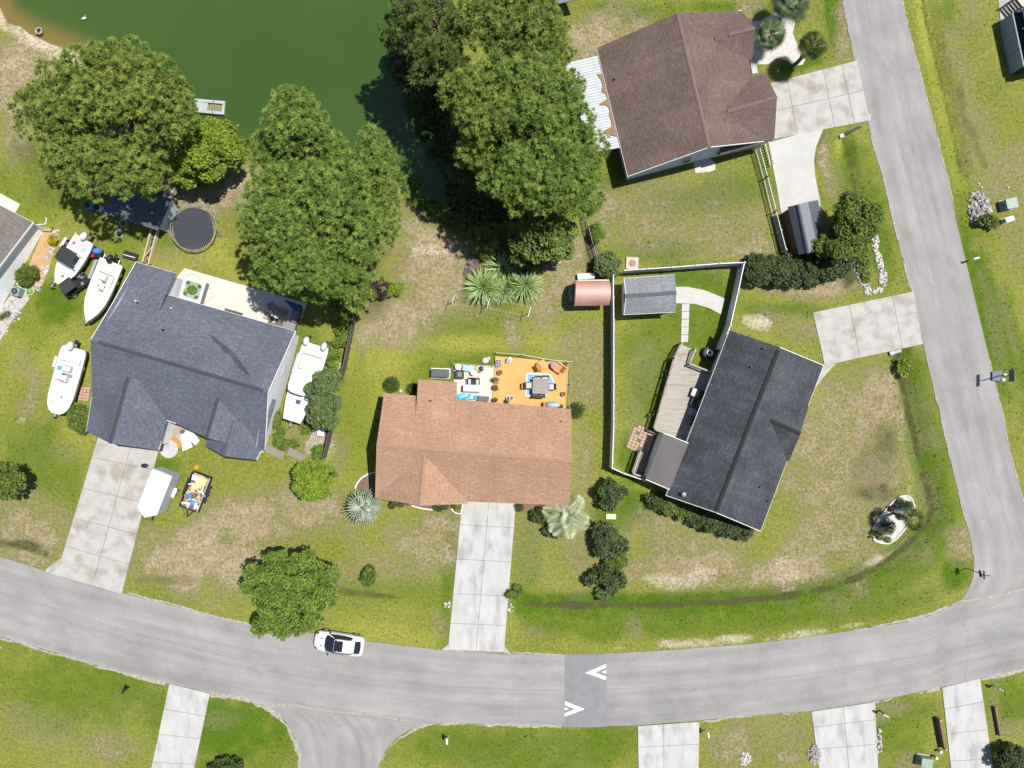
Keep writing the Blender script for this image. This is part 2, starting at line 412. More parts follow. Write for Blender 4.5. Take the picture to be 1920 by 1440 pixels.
for q in [(880, 612, 90, 26, 0, .5), (940, 600, 40, 40, 0, .4), (1240, 640, 70, 60, 0, .5), (1220, 730, 40, 90, 20, .6), (1180, 860, 25, 60, 0, .7), (110, 575, 40, 40, 0, .75), (60, 860, 90, 60, 0, .5), (60, 590, 60, 60, 0, .3), (130, 890, 40, 60, 0, .4), (90, 820, 20, 40, 20, .5),
          (150, 1290, 180, 70, 10, .55), (430, 1380, 100, 80, 0, .85), (1000, 1400, 250, 45, 0, .55), (1120, 1400, 60, 40, 0, .6), (1690, 1370, 60, 60, 0, .5), (1900, 1310, 50, 40, 0, .6), (1840, 560, 30, 160, -14, .75), (1900, 650, 20, 120, -14, .6), (1790, 300, 20, 200, -12, .3),
          (1330, 370, 120, 30, -10, .6), (1240, 470, 80, 20, 0, .6), (1300, 520, 60, 30, 0, .7), (1340, 600, 30, 60, 20, .6), (1460, 580, 80, 14, 0, .6), (1640, 420, 24, 120, -12, .6), (1590, 330, 18, 80, 0, .7), (1530, 275, 16, 60, 20, .7), (1190, 945, 50, 30, 20, .8), (1160, 965, 40, 30, 0, .6),
          (660, 800, 50, 100, 12, .35), (900, 680, 110, 26, 0, .5), (760, 1110, 110, 26, 6, .35), (1040, 1140, 90, 14, 0, .6), (1120, 1180, 60, 24, 0, .6), (1380, 1165, 160, 14, -3, .55), (1500, 1150, 160, 20, -8, .45), (1640, 1140, 120, 24, -16, .5), (1760, 880, 22, 120, -10, .6), (1790, 1070, 24, 26, 0, .9), (1690, 980, 60, 30, -40, .5), (990, 1050, 20, 80, 0, .4), (1780, 20, 20, 30, 0, .5), (300, 450, 60, 30, 0, .5), (240, 460, 40, 40, 0, .4), (60, 370, 70, 70, 0, .4), (60, 300, 30, 60, 0, .4), (830, 700, 90, 30, 0, .5), (1280, 580, 40, 40, 0, .6), (560, 660, 40, 60, 0, .5), (280, 940, 40, 40, 0, .6), (300, 880, 30, 20, 0, .7), (840, 1080, 14, 120, 3, .6), (1430, 300, 10, 40, -10, .8), (1180, 330, 200, 20, -14, .5), (1250, 60, 40, 30, -20, .6), (1340, 15, 80, 12, 0, .7), (1500, 120, 40, 12, -10, .9), (1560, 30, 14, 60, -5, .8), (1200, 25, 40, 20, 0, .6), (1140, 12, 50, 10, 0, .6)]:
    blob('lush', *q)
for q in [(690, 790, 70, 130, 15, .75), (740, 680, 110, 60, 0, .9), (870, 640, 130, 40, 0, .9), (1000, 640, 70, 40, 0, .7), (660, 840, 50, 90, 10, .8), (140, 700, 60, 80, 0, .5), (60, 450, 80, 100, 0, .6), (300, 480, 80, 30, 10, .8), (400, 470, 60, 30, 10, .8), (450, 510, 60, 20, 15, .6), (60, 640, 90, 90, 0, .55), (140, 830, 50, 50, 0, .5), (90, 1270, 100, 30, 15, .6), (430, 1400, 70, 40, 0, .7), (740, 1190, 110, 30, 5, .6), (1000, 1150, 80, 50, 0, .35), (1720, 1370, 40, 25, 0, .5), (1900, 1300, 40, 20, 0, .7), (1210, 900, 80, 30, 25, .7), (1060, 790, 16, 50, 0, .5), (1790, 1000, 20, 60, 0, .5), (640, 700, 20, 80, 15, .5), (1520, 750, 20, 60, 20, .5), (900, 800, 500, 500, 0, .12)]:
    blob('lime', *q)
DITCH = [[(1612, 60), (1600, 60)], [(1585, 262), (1596, 300), (1604, 350), (1612, 376)], [(1688, 664), (1696, 716), (1712, 790), (1726, 850), (1742, 910), (1752, 955), (1742, 990), (1700, 1030), (1645, 1072), (1560, 1105), (1480, 1120), (1380, 1131), (1250, 1138), (1130, 1138), (985, 1136)],
         [(1728, -60), (1738, 20), (1748, 70), (1764, 130), (1778, 190), (1792, 250), (1806, 320)], [(-60, 1015), (0, 1020), (45, 1026), (82, 1040)]]
depth = np.zeros(GX.shape)
for k, d in enumerate(DITCH[1:]):
    ds = pdist(d) / 20.0
    dep, wd = ((.35, .9), (.55, 1.7), (.4, 1.3), (.3, 1.0))[k]
    depth = np.maximum(depth, dep * sst(1 - ds / wd))
    stroke('dirt', d, (3.0, 5.0, 3.5, 5)[k], (.85, .9, .6, .7)[k], 1.6, 2.0)
stroke('lime', DITCH[2], 26, .8, 1.2, .8); stroke('lush', DITCH[2], 26, .8, 1.0, .8); stroke('lush', [(x + 22, y + 24) for x, y in DITCH[2]], 30, .6, 1.2, .8)
stroke('lime', [(1725, -40), (1738, 70), (1760, 170), (1785, 290), (1800, 350)], 12, 1.0, 1.0, .5)
stroke('lime', [(1575, 270), (1588, 340), (1596, 372)], 10, .9, 1.0, .5)
stroke('dirt', [(640, 1108), (690, 1115), (740, 1119)], 6, .6, 1.0, 1.2)
stroke('dirt', [(1798, 160), (1815, 230), (1845, 310)], 8, .4, 1.2, 1.2)
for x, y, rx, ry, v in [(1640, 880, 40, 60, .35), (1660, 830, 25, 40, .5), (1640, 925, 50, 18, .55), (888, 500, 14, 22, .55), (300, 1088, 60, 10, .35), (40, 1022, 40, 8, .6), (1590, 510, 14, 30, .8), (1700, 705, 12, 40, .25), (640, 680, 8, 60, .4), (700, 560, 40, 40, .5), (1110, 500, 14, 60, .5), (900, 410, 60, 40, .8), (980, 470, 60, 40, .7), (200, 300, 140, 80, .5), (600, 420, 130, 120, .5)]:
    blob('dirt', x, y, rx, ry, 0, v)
POND = [(-260, -220), (-40, -20), (0, 8), (14, 36), (34, 42), (52, 56), (86, 72), (116, 82), (150, 96), (200, 140), (280, 200), (350, 235), (440, 262), (520, 300), (640, 335), (740, 345), (780, 372), (812, 386), (850, 386), (885, 360), (905, 330), (900, 250), (870, 150), (835, 60), (820, -60), (840, -240)]
pin = inside(POND); pd = pdist(POND + [POND[0]]) / 20.0 + NZ * .5
sd = np.where(pin, -pd, pd)
pondz = np.where(sd < 0, -.32 - .55 * sst(-sd / 3.0), -.32 * (1 - sst(sd / 1.6)))
ZZ = -.012 * (vnoise(GX.shape, 14, 5)) * 2 - depth
ZZ = np.minimum(ZZ, pondz)
ATT['dirt'] = np.maximum(ATT['dirt'], .5 * sst(1 - np.abs(sd) / .7) * (GX > 420))
ATT['sand'] = np.maximum(ATT['sand'], .85 * sst(1 - np.abs(sd - .5) / 1.4) * (GX < 160))

def ground_material():
    m = bpy.data.materials.new('lawn'); m.use_nodes = True
    t = m.node_tree; n = t.nodes; L = t.links; b = n['Principled BSDF']
    b.inputs['Roughness'].default_value = .95; b.inputs['Specular IOR Level'].default_value = .08
    tc = n.new('ShaderNodeTexCoord')
    def noise(s, d=5, r=.6):
        q = n.new('ShaderNodeTexNoise'); q.inputs['Scale'].default_value = s; q.inputs['Detail'].default_value = d; q.inputs['Roughness'].default_value = r
        L.new(tc.outputs['Object'], q.inputs['Vector']); return q.outputs['Fac']
    def att(a):
        q = n.new('ShaderNodeAttribute'); q.attribute_name = a; return q.outputs['Fac']
    def math_(op, a, bb):
        q = n.new('ShaderNodeMath'); q.operation = op
        for i, x in enumerate((a, bb)):
            if isinstance(x, (int, float)): q.inputs[i].default_value = x
            else: L.new(x, q.inputs[i])
        return q.outputs[0]
    def rng_(x, a, bb, c=0., d=1.):
        q = n.new('ShaderNodeMapRange'); L.new(x, q.inputs[0]); q.inputs[1].default_value = a; q.inputs[2].default_value = bb; q.inputs[3].default_value = c; q.inputs[4].default_value = d
        return q.outputs[0]
    def mix(f, a, c):
        q = n.new('ShaderNodeMix'); q.data_type = 'RGBA'; L.new(f, q.inputs[0])
        if isinstance(a, tuple): q.inputs[6].default_value = (*a, 1)
        else: L.new(a, q.inputs[6])
        if isinstance(c, tuple): q.inputs[7].default_value = (*c, 1)
        else: L.new(c, q.inputs[7])
        return q.outputs[2]
    big, med, sm, fi = noise(.16, 6), noise(.9, 6, .65), noise(3.2, 5, .7), noise(9., 4, .75)
    base = mix(rng_(big, .35, .65), (.142, .148, .030), (.104, .118, .018))
    base = mix(rng_(sm, .45, .75, 0, .5), base, (.205, .178, .058))           # straw-coloured blades among the green
    def mask(a, lo, hi, wob):
        k = math_('ADD', 1.0, math_('MULTIPLY', math_('SUBTRACT', med, .5), wob * 2.2))
        k = math_('ADD', k, math_('MULTIPLY', math_('SUBTRACT', sm, .5), wob * 2.2))
        return rng_(math_('MULTIPLY', att(a), k), lo, hi)
    c = mix(mask('lime', .0, .9, .4), base, (.182, .182, .034))
    c = mix(mask('lush', .0, .8, .7), c, (.050, .092, .006))
    c = mix(mask('dry', .10, 1.0, 1.0), c, (.150, .126, .074))
    c = mix(mask('dry', .62, 1.35, .7), c, (.275, .212, .140))
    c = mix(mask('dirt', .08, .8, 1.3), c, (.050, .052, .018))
    c = mix(mask('sand', .2, 1.25, 1.0), c, (.33, .285, .22))
    g = rng_(fi, .32, .68, .60, 1.38)
    g2 = rng_(sm, .3, .7, .82, 1.18)
    v = n.new('ShaderNodeVectorMath'); v.operation = 'MULTIPLY'; L.new(c, v.inputs[0]); L.new(math_('MULTIPLY', g, g2), v.inputs[1])
    L.new(v.outputs[0], b.inputs['Base Color'])
    bp = n.new('ShaderNodeBump'); bp.inputs['Strength'].default_value = .55; bp.inputs['Distance'].default_value = .08
    L.new(fi, bp.inputs['Height']); L.new(bp.outputs[0], b.inputs['Normal'])
    return m
LAWN = ground_material()
V = np.stack([XX.ravel(), YY.ravel(), ZZ.ravel()], 1)
idx = np.arange(NX * NY).reshape(NY, NX)
F = np.stack([idx[:-1, :-1], idx[:-1, 1:], idx[1:, 1:], idx[1:, :-1]], -1).reshape(-1, 4)
B = 1500.0      # skirt of the same sheet out to the horizon
nv = len(V)
V = np.vstack([V, [[-B, -B, -.05], [B, -B, -.05], [B, B, -.05], [-B, B, -.05]]])
me = np_mesh('ground', V, F, LAWN, smooth=True)
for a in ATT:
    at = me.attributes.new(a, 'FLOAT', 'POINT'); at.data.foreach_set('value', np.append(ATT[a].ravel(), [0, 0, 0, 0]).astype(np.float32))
bm = bmesh.new(); bm.from_mesh(me); bm.verts.ensure_lookup_table()
c4 = [bm.verts[i] for i in (0, NX - 1, NX * NY - 1, NX * (NY - 1))]; o4 = [bm.verts[nv + i] for i in range(4)]
edges = [idx[0, :], idx[:, -1], idx[-1, ::-1], idx[::-1, 0]]
for k in range(4):
    ring = [bm.verts[int(i)] for i in edges[k]]
    for a_, b_ in zip(ring[:-1], ring[1:]): bm.faces.new((o4[k], b_, a_))
    bm.faces.new((o4[k], o4[(k + 1) % 4], ring[-1]))
bmesh.ops.recalc_face_normals(bm, faces=bm.faces)
bm.to_mesh(me); bm.free()
me.polygons.foreach_set('use_smooth', np.ones(len(me.polygons), dtype=bool))
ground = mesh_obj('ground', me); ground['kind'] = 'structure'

# pond
def water_material():
    m = bpy.data.materials.new('pond_water'); m.use_nodes = True
    t = m.node_tree; n = t.nodes; L = t.links; b = n['Principled BSDF']
    b.inputs['Roughness'].default_value = .06; b.inputs['IOR'].default_value = 1.33
    tc = n.new('ShaderNodeTexCoord'); nz = n.new('ShaderNodeTexNoise'); nz.inputs['Scale'].default_value = .05; nz.inputs['Detail'].default_value = 4
    L.new(tc.outputs['Object'], nz.inputs['Vector'])
    cr = n.new('ShaderNodeValToRGB'); e = cr.color_ramp.elements; e[0].position = .3; e[1].position = .7
    e[0].color = (.026, .054, .011, 1); e[1].color = (.034, .064, .014, 1); L.new(nz.outputs['Fac'], cr.inputs[0])
    at = n.new('ShaderNodeAttribute'); at.attribute_name = 'shallow'
    mx = n.new('ShaderNodeMix'); mx.data_type = 'RGBA'; L.new(at.outputs['Fac'], mx.inputs[0]); L.new(cr.outputs[0], mx.inputs[6]); mx.inputs[7].default_value = (.135, .095, .030, 1)
    L.new(mx.outputs[2], b.inputs['Base Color'])
    n2 = n.new('ShaderNodeTexNoise'); n2.inputs['Scale'].default_value = 3.5; n2.inputs['Detail'].default_value = 3
    L.new(tc.outputs['Object'], n2.inputs['Vector'])
    bp = n.new('ShaderNodeBump'); bp.inputs['Strength'].default_value = .05; bp.inputs['Distance'].default_value = .05; L.new(n2.outputs['Fac'], bp.inputs['Height']); L.new(bp.outputs[0], b.inputs['Normal'])
    return m
s4 = (slice(int((15 - gy0) / RES), NY, 2), slice(0, int((1 - gx0) / RES), 2))
wx, wy, wsd = XX[s4], YY[s4], sd[s4]
V = np.stack([wx.ravel(), wy.ravel(), np.full(wx.size, -.30)], 1)
ii = np.arange(wx.size).reshape(wx.shape)
F = np.stack([ii[:-1, :-1], ii[:-1, 1:], ii[1:, 1:], ii[1:, :-1]], -1).reshape(-1, 4)
keep = (wsd < 3.0).ravel()[F].all(1); F = F[keep]
me = np_mesh('pond_water', V, F, water_material())
gxs = GX[s4]
sh = np.where(gxs < 330, sst(1 - (-wsd) / 2.2) * .9, sst(1 - (-wsd) / .8) * .4)
at = me.attributes.new('shallow', 'FLOAT', 'POINT'); at.data.foreach_set('value', sh.ravel().astype(np.float32))
pond = mesh_obj('pond', me); pond['kind'] = 'structure'
# ---------------------------------------------------------------- roads, driveways
ASPH = M('asphalt', (.232, .220, .219), (.252, .241, .239), scale=.35, rough=.9, spec=.12, fine=(11., .09), bump=.15, bscale=60, ramp=(.3, .7), c3=(.190, .179, .181), s3=.3, r3=(.48, .78))
ASPH2 = M('asphalt_patch', (.145, .143, .150), (.165, .162, .168), scale=1.2, rough=.9, spec=.15, fine=(18., .1))
SEAM = M('seam', (.14, .13, .13), (.20, .19, .19), scale=6)
PALE = M('pale_edge', (.275, .255, .225), (.175, .165, .125), scale=4, fine=(16, .25))
PAINT = M('road_paint', (.60, .60, .60), (.46, .46, .46), scale=5, fine=(25, .08), ramp=(.4, .75))
CONC = M('concrete', (.305, .292, .275), (.262, .248, .230), scale=1.1, fine=(22., .07), c3=(.190, .165, .135), s3=.55, r3=(.5, .75), bump=.1)
CONC2 = M('concrete_grey', (.335, .331, .325), (.290, .286, .280), scale=.9, fine=(20., .08), c3=(.205, .20, .195), s3=.7, r3=(.5, .74), bump=.1, stretch=(1.4, .6, 1))
CONC3 = M('concrete_new', (.345, .338, .322), (.305, .297, .280), scale=.8, fine=(20., .05), bump=.1)
GAP = M('joint', (.075, .068, .05), (.12, .11, .07), scale=5)
def struct(name, mb, mat, label=None, parent=None):
    o = mb.build(name, mat, parent, root=parent)
    if parent is None: o['kind'] = 'structure'
    if label: o['label'] = label
    return o
UP = [(-300, 950), (-100, 1014), (0, 1044), (75, 1067), (150, 1090), (230, 1112), (300, 1129), (400, 1155), (480, 1172), (540, 1181), (600, 1190), (700, 1204), (830, 1219), (950, 1226), (1060, 1227), (1140, 1225), (1250, 1219), (1400, 1208), (1500, 1196), (1600, 1182), (1700, 1166), (1750, 1153), (1782, 1136)]
UPR = [(1920, 1104), (2050, 1066), (2300, 985)]
LO = [(2300, 1140), (2050, 1222), (1920, 1256), (1835, 1273), (1770, 1287), (1640, 1315), (1520, 1333), (1480, 1336), (1400, 1342), (1310, 1350), (1190, 1360), (1060, 1362), (900, 1357), (830, 1356), (790, 1358), (500, 1326), (470, 1312), (394, 1299), (315, 1281), (200, 1253), (100, 1222), (0, 1193), (-100, 1163), (-300, 1100)]
def road_material():
    """weathered asphalt: UV u runs across the lane in metres, v along it"""
    m = bpy.data.materials.new('road_asphalt'); m.use_nodes = True
    t = m.node_tree; n = t.nodes; L = t.links; b = n['Principled BSDF']; b.inputs['Roughness'].default_value = .92; b.inputs['Specular IOR Level'].default_value = .12
    uv = n.new('ShaderNodeUVMap')
    def noise(sc, scale, det=5):
        mp = n.new('ShaderNodeMapping'); mp.inputs['Scale'].default_value = sc; L.new(uv.outputs[0], mp.inputs[0])
        q = n.new('ShaderNodeTexNoise'); q.inputs['Scale'].default_value = scale; q.inputs['Detail'].default_value = det; L.new(mp.outputs[0], q.inputs['Vector']); return q.outputs['Fac']
    def rg(x, a, bb, c, d):
        q = n.new('ShaderNodeMapRange'); q.inputs[1].default_value = a; q.inputs[2].default_value = bb; q.inputs[3].default_value = c; q.inputs[4].default_value = d; L.new(x, q.inputs[0]); return q.outputs[0]
    def mul(a, bb):
        q = n.new('ShaderNodeMath'); q.operation = 'MULTIPLY'; L.new(a, q.inputs[0]); L.new(bb, q.inputs[1]); return q.outputs[0]
    streak = rg(noise((1.1, .045, 1), 1.0), .3, .7, .86, 1.12); blot = rg(noise((1, 1, 1), .22, 6), .32, .7, .86, 1.10); grit = rg(noise((1, 1, 1), 9, 4), .3, .7, .88, 1.12); mid = rg(noise((1, .5, 1), 1.3, 5), .3, .7, .94, 1.06)
    vo = n.new('ShaderNodeTexVoronoi'); vo.feature = 'DISTANCE_TO_EDGE'; vo.inputs['Scale'].default_value = .16; vo.inputs['Randomness'].default_value = 1.0
    nd = n.new('ShaderNodeTexNoise'); nd.inputs['Scale'].default_value = .8; nd.inputs['Detail'].default_value = 6; L.new(uv.outputs[0], nd.inputs['Vector'])
    va = n.new('ShaderNodeVectorMath'); va.operation = 'MULTIPLY_ADD'; L.new(nd.outputs['Color'], va.inputs[0]); va.inputs[1].default_value = (1.6, 1.6, 0); L.new(uv.outputs[0], va.inputs[2]); L.new(va.outputs[0], vo.inputs['Vector'])
    crack = rg(vo.outputs['Distance'], .0, .005, .88, 1.0)
    tint = n.new('ShaderNodeMix'); tint.data_type = 'RGBA'; L.new(rg(noise((1, 1, 1), .35, 4), .35, .65, 0, 1), tint.inputs[0]); tint.inputs[6].default_value = (.196, .189, .184, 1); tint.inputs[7].default_value = (.207, .197, .195, 1)
    vm = n.new('ShaderNodeVectorMath'); vm.operation = 'MULTIPLY'; L.new(tint.outputs[2], vm.inputs[0]); L.new(mul(mul(mul(streak, blot), mul(grit, mid)), crack), vm.inputs[1]); L.new(vm.outputs[0], b.inputs['Base Color'])
    return m
ASPH = road_material()
def lane(rows, z, label):
    """road strip from (left, right) point pairs, with UVs running along it"""
    mb = MB(); d = 0.0; prev = None
    for a, c in rows:
        a, c = P(*a), P(*c); w = (c - a).length; mid = (a + c) / 2
        if prev is not None:
            d2 = d + (mid - prev[3]).length; k = 7
            for i in range(k):
                u0, u1 = i / k, (i + 1) / k
                pts = [prev[0].lerp(prev[1], u0), prev[0].lerp(prev[1], u1), a.lerp(c, u1), a.lerp(c, u0)]
                mb.poly([(p.x, p.y, z) for p in pts], [(u0 * prev[2], d), (u1 * prev[2], d), (u1 * w, d2), (u0 * w, d2)])
            d = d2
        prev = (a, c, w, mid)
    o = mb.build('road', ASPH); o['kind'] = 'structure'; o['label'] = label
    return o
def ip(pts, ax, v):
    q = sorted((p[ax], p[1 - ax]) for p in pts); return float(np.interp(v, [p[0] for p in q], [p[1] for p in q]))
main = lane([((x, ip(UP + UPR, 0, x)), (x, ip(LO, 0, x))) for x in range(-300, 2301, 20)], .030, 'curved light grey asphalt road along the bottom of the view')
WL = [(1782, 1136), (1802, 1124), (1816, 1105), (1825, 1080), (1827, 1050), (1822, 1020), (1806, 960), (1788, 890), (1764, 780), (1741, 690), (1712, 555), (1690, 470), (1662, 360), (1632, 250), (1605, 130), (1580, 0), (1562, -100), (1530, -300)]
ER = [(1665, -300), (1678, -100), (1692, 0), (1706, 60), (1724, 130), (1750, 225), (1774, 325), (1794, 420), (1818, 520), (1842, 620), (1868, 725), (1900, 870), (1920, 945), (1950, 1040), (1990, 1075), (2030, 1076)]
cross = lane([((ip(WL, 1, y), y), (ip(ER, 1, y), y)) for y in list(range(-300, 1120, 20)) + [1124, 1136]], .024, 'light grey asphalt road running up the right side')
SL = [(480, 1322), (500, 1328), (520, 1338), (540, 1358), (553, 1384), (560, 1412), (562, 1440), (562, 1700), (705, 1700), (708, 1440), (722, 1408), (745, 1382), (772, 1366), (800, 1360), (850, 1350), (650, 1330)]
SLL, SLR = [(480, 1322), (500, 1328), (520, 1338), (540, 1358), (553, 1384), (560, 1412), (562, 1440), (562, 1700)], [(705, 1700), (708, 1440), (722, 1408), (745, 1382), (772, 1366), (800, 1360), (850, 1350), (880, 1322)]
side = lane([((ip(SLL, 1, y), y), (ip(SLR, 1, y), y)) for y in list(range(1324, 1440, 6)) + [1440, 1500, 1600, 1700]], .018, 'short side street leaving the bottom edge of the view')
# worn centre seam, pale gravelly edges: pieces of the roads
def piece(pts, w, z, mat, par, name):
    return ribbon(pts, w, z).build(name, mat, par, root=par)
piece([(-100, 1078), (0, 1110), (120, 1146), (250, 1186), (350, 1212), (480, 1244), (580, 1262), (700, 1275), (830, 1287), (960, 1293), (1058, 1294)], .07, .0335, SEAM, main, 'seam')
piece([(1137, 1292), (1250, 1287), (1380, 1279), (1500, 1266), (1600, 1250), (1720, 1230), (1860, 1202), (2000, 1165)], .06, .0335, SEAM, main, 'seam')
piece([(500, 1320), (560, 1323), (600, 1331), (650, 1336), (700, 1339), (745, 1349), (772, 1351)], .16, .0335, PALE, main, 'seam')
piece([(1800, 1128), (1850, 1120), (1880, 1113), (1920, 1104), (2000, 1080)], .16, .0335, PALE, main, 'seam')
def edge_grit(pts, w):
    """ragged sandy edge whose width wanders along the road"""
    q = [P(*p) for p in pts]; mb = MB(); r = random.Random(int(q[0].x * 10)); st_ = []
    for a, b_ in zip(q[:-1], q[1:]):
        n_ = max(1, int((b_ - a).length / .22)); st_ += [(a.lerp(b_, k / n_), (b_ - a).normalized()) for k in range(n_)]
    l0 = r0 = w * .3; prev = None
    for p, d in st_:
        l0 = min(max(l0 + r.uniform(-.3, .3) * w, -.05 * w), w * .9); r0 = min(max(r0 + r.uniform(-.3, .3) * w, -.05 * w), w * .7)
        n_ = Vector((-d.y, d.x, 0)); c, e = p + n_ * l0, p - n_ * r0
        if prev and l0 + r0 > .02: mb.poly([(prev[0].x, prev[0].y, .035), (prev[1].x, prev[1].y, .035), (e.x, e.y, .035), (c.x, c.y, .035)])
        prev = (c, e)
    return mb
for pts, w in [([(0, 1195), (100, 1224), (200, 1255), (315, 1283)], .28), ([(394, 1301), (470, 1314), (520, 1340), (542, 1362), (555, 1390), (561, 1420), (561, 1460)], .42), ([(712, 1438), (726, 1408), (748, 1383), (775, 1367), (805, 1359), (900, 1358), (1056, 1363)], .32), ([(1312, 1352), (1400, 1344), (1500, 1336)], .3), ([(1640, 1317), (1700, 1304), (1766, 1290)], .35), ([(1838, 1274), (1920, 1257), (2000, 1236)], .3),
               ([(240, 1113), (300, 1128), (400, 1154), (470, 1170)], .18), ([(840, 1219), (1058, 1227)], .12), ([(1600, 1181), (1700, 1165), (1750, 1152), (1782, 1135), (1802, 1123)], .3), ([(1827, 1050), (1815, 990), (1800, 935), (1764, 780), (1741, 690), (1735, 660)], .14), ([(1708, 545), (1662, 360), (1632, 250)], .14), ([(1692, 0), (1706, 60), (1724, 130), (1750, 225), (1774, 325), (1794, 420)], .16), ([(1842, 620), (1868, 725), (1900, 870), (1920, 945)], .12), ([(1600, 110), (1580, 0)], .1)]:
    struct('kerb_strip', edge_grit(pts, w), PALE)
# speed table with painted arrows
hump = MB()
a, b_, c_, d_ = P(1059, 1228), P(1136, 1226), P(1138, 1362), P(1058, 1363)
pr = [(0, .0), (.18, .07), (.82, .07), (1, .0)]
secs = [[a.lerp(b_, t) + Vector((0, 0, .034 + z)), d_.lerp(c_, t) + Vector((0, 0, .034 + z)), d_.lerp(c_, t) + Vector((0, 0, -.1)), a.lerp(b_, t) + Vector((0, 0, -.1))] for t, z in pr]
hump.loft(secs); hump_o = hump.build('speed_table', ASPH2); hump_o['kind'] = 'structure'; hump_o['label'] = 'dark asphalt speed table laid across the road'
def arrow(pts, name='painted_arrow'):
    mb = MB()
    for poly in pts: mb.prism([P(*p, .1) for p in poly], .06, .112)
    o = mb.build(name, PAINT, hump_o, root=hump_o); o['kind'] = 'structure'
def zz(x, y): return (960 + x / 4, 1080 + y / 4)
arrow([[zz(550, 726), zz(705, 660), zz(705, 686), zz(622, 724), zz(705, 754), zz(705, 780)], [zz(672, 720), zz(705, 706), zz(705, 730)]])
arrow([[zz(545, 998), zz(396, 938), zz(396, 966), zz(478, 998), zz(394, 1030), zz(394, 1054)], [zz(427, 997), zz(395, 986), zz(394, 1006)]])

def driveway(label, TL, TR, BR, BL, us, vs, mat=CONC, flares=(), top=.055, name='driveway', gap=.035):
    """concrete slabs between cut joints; us/vs are the joint positions across and along"""
    tl, tr, br, bl = [P(*p) for p in (TL, TR, BR, BL)]
    bed = MB().prism([tl, tr, br, bl], -.2, .038).build(name, GAP); bed['kind'] = 'structure'; bed['label'] = label
    ROOT[bed] = Matrix()
    def q(u, v): return tl.lerp(tr, u).lerp(bl.lerp(br, u), v)
    W = ((tr - tl).length + (br - bl).length) / 2; Lg = ((bl - tl).length + (br - tr).length) / 2
    gu, gv = gap / 2 / W, gap / 2 / Lg
    for i in range(len(us) - 1):
        for j in range(len(vs) - 1):
            u0 = us[i] + (gu if i else 0); u1 = us[i + 1] - (gu if i < len(us) - 2 else 0); v0 = vs[j] + (gv if j else 0); v1 = vs[j + 1] - (gv if j < len(vs) - 2 else 0)
            dz = random.uniform(-.004, .004)
            MB().prism([q(u0, v0), q(u1, v0), q(u1, v1), q(u0, v1)], -.1, top + dz).build('slab', mat, bed, root=bed)
    for f in flares:
        MB().prism([P(*p) for p in f], -.1, top + .003).build('apron', mat, bed, root=bed)
    return bed
driveway('long concrete driveway of the charcoal roofed house', (186, 815), (300, 835), (231, 1104), (110, 1066), [0, .55, 1], [0, .17, .4, .62, .83, 1], CONC, [[(110, 1066), (116, 1045), (86, 1068), (90, 1074)], [(90, 1073), (110, 1066), (231, 1104), (229, 1113)]])
driveway('pale concrete driveway of the terracotta roofed house', (868, 925), (968, 931), (945, 1222), (840, 1218), [0, .5, 1], [0, .2, .42, .64, .83, 1], CONC2, [[(840, 1208), (840, 1219), (828, 1218)], [(945, 1210), (957, 1226), (945, 1223)]])
driveway('wide concrete driveway of the brown roofed house', (1420, 163), (1606, 114), (1631, 226), (1436, 264), [0, .3, .66, .85, 1], [0, .5, 1], CONC, [[(1582, 132), (1606, 113), (1609, 126)], [(1600, 226), (1632, 214), (1632, 227)]])
driveway('cracked concrete driveway of the dark grey roofed house', (1524, 586), (1712, 547), (1730, 645), (1546, 685), [0, .36, .79, 1], [0, 1], CONC)
driveway('narrow concrete driveway below the road at left', (318, 1282), (394, 1300), (358, 1470), (278, 1470), [0, 1], [0, .25, .5, .78, 1], CONC2)
driveway('concrete driveway below the speed table', (1196, 1361), (1311, 1353), (1309, 1480), (1198, 1480), [0, .42, 1], [0, .33, .75, 1], CONC2)
driveway('concrete driveway with a rock pile at its left edge', (1521, 1334), (1640, 1316), (1648, 1480), (1541, 1480), [0, .5, 1], [0, .2, .48, .78, 1], CONC2)
driveway('narrow concrete driveway between two timber beams', (1766, 1289), (1837, 1272), (1866, 1470), (1786, 1470), [0, 1], [0, .22, .48, .76, 1], CONC2)
struct('driveway', MB().prism([P(*p) for p in [(1440, 268), (1545, 238), (1538, 255), (1530, 275), (1526, 300), (1528, 330), (1537, 375), (1540, 400), (1466, 410), (1456, 350)]], -.1, .05), CONC3, 'smooth curved concrete spur leading to the black roofed shed')
struct('path', MB().prism([P(*p) for p in [(1262, 538), (1290, 538), (1320, 544), (1345, 554), (1360, 560), (1352, 590), (1330, 578), (1304, 570), (1262, 568)]], -.1, .05), CONC3, 'curved concrete path beside the grey shed')
for k in range(5):
    y0, y1 = 570 + k * 14.5, 570 + (k + 1) * 14.5 - 1
    struct('paving_slab', MB().prism([P(1279 - k * .4, y0), P(1293 - k * .6, y0), P(1292 - k * .6, y1), P(1278 - k * .4, y1)], -.1, .045), CONC3, 'concrete slab of the straight garden walk, number %s from the shed' % ['first', 'second', 'third', 'fourth', 'last'][k])
struct('path', MB().prism([P(*p) for p in [(1544, 683), (1567, 682), (1548, 702), (1530, 725), (1524, 735)]], -.1, .05), CONC, 'small concrete walk at the corner of the dark grey house')
WHITEC = M('white_concrete', (.42, .40, .355), (.38, .355, .31), scale=1.2, fine=(16, .05), c3=(.40, .36, .29), s3=.5, r3=(.6, .8))
struct('patio', MB().prism([P(*p) for p in [(346, 503), (576, 569), (553, 630), (318, 556), (332, 520)]], -.1, .06), WHITEC, 'white concrete patio behind the charcoal roofed house')
struct('patio', MB().prism([P(*p) for p in [(852, 683), (928, 687), (922, 760), (850, 755)]], -.1, .06), WHITEC, 'white patio cluttered with garden furniture')
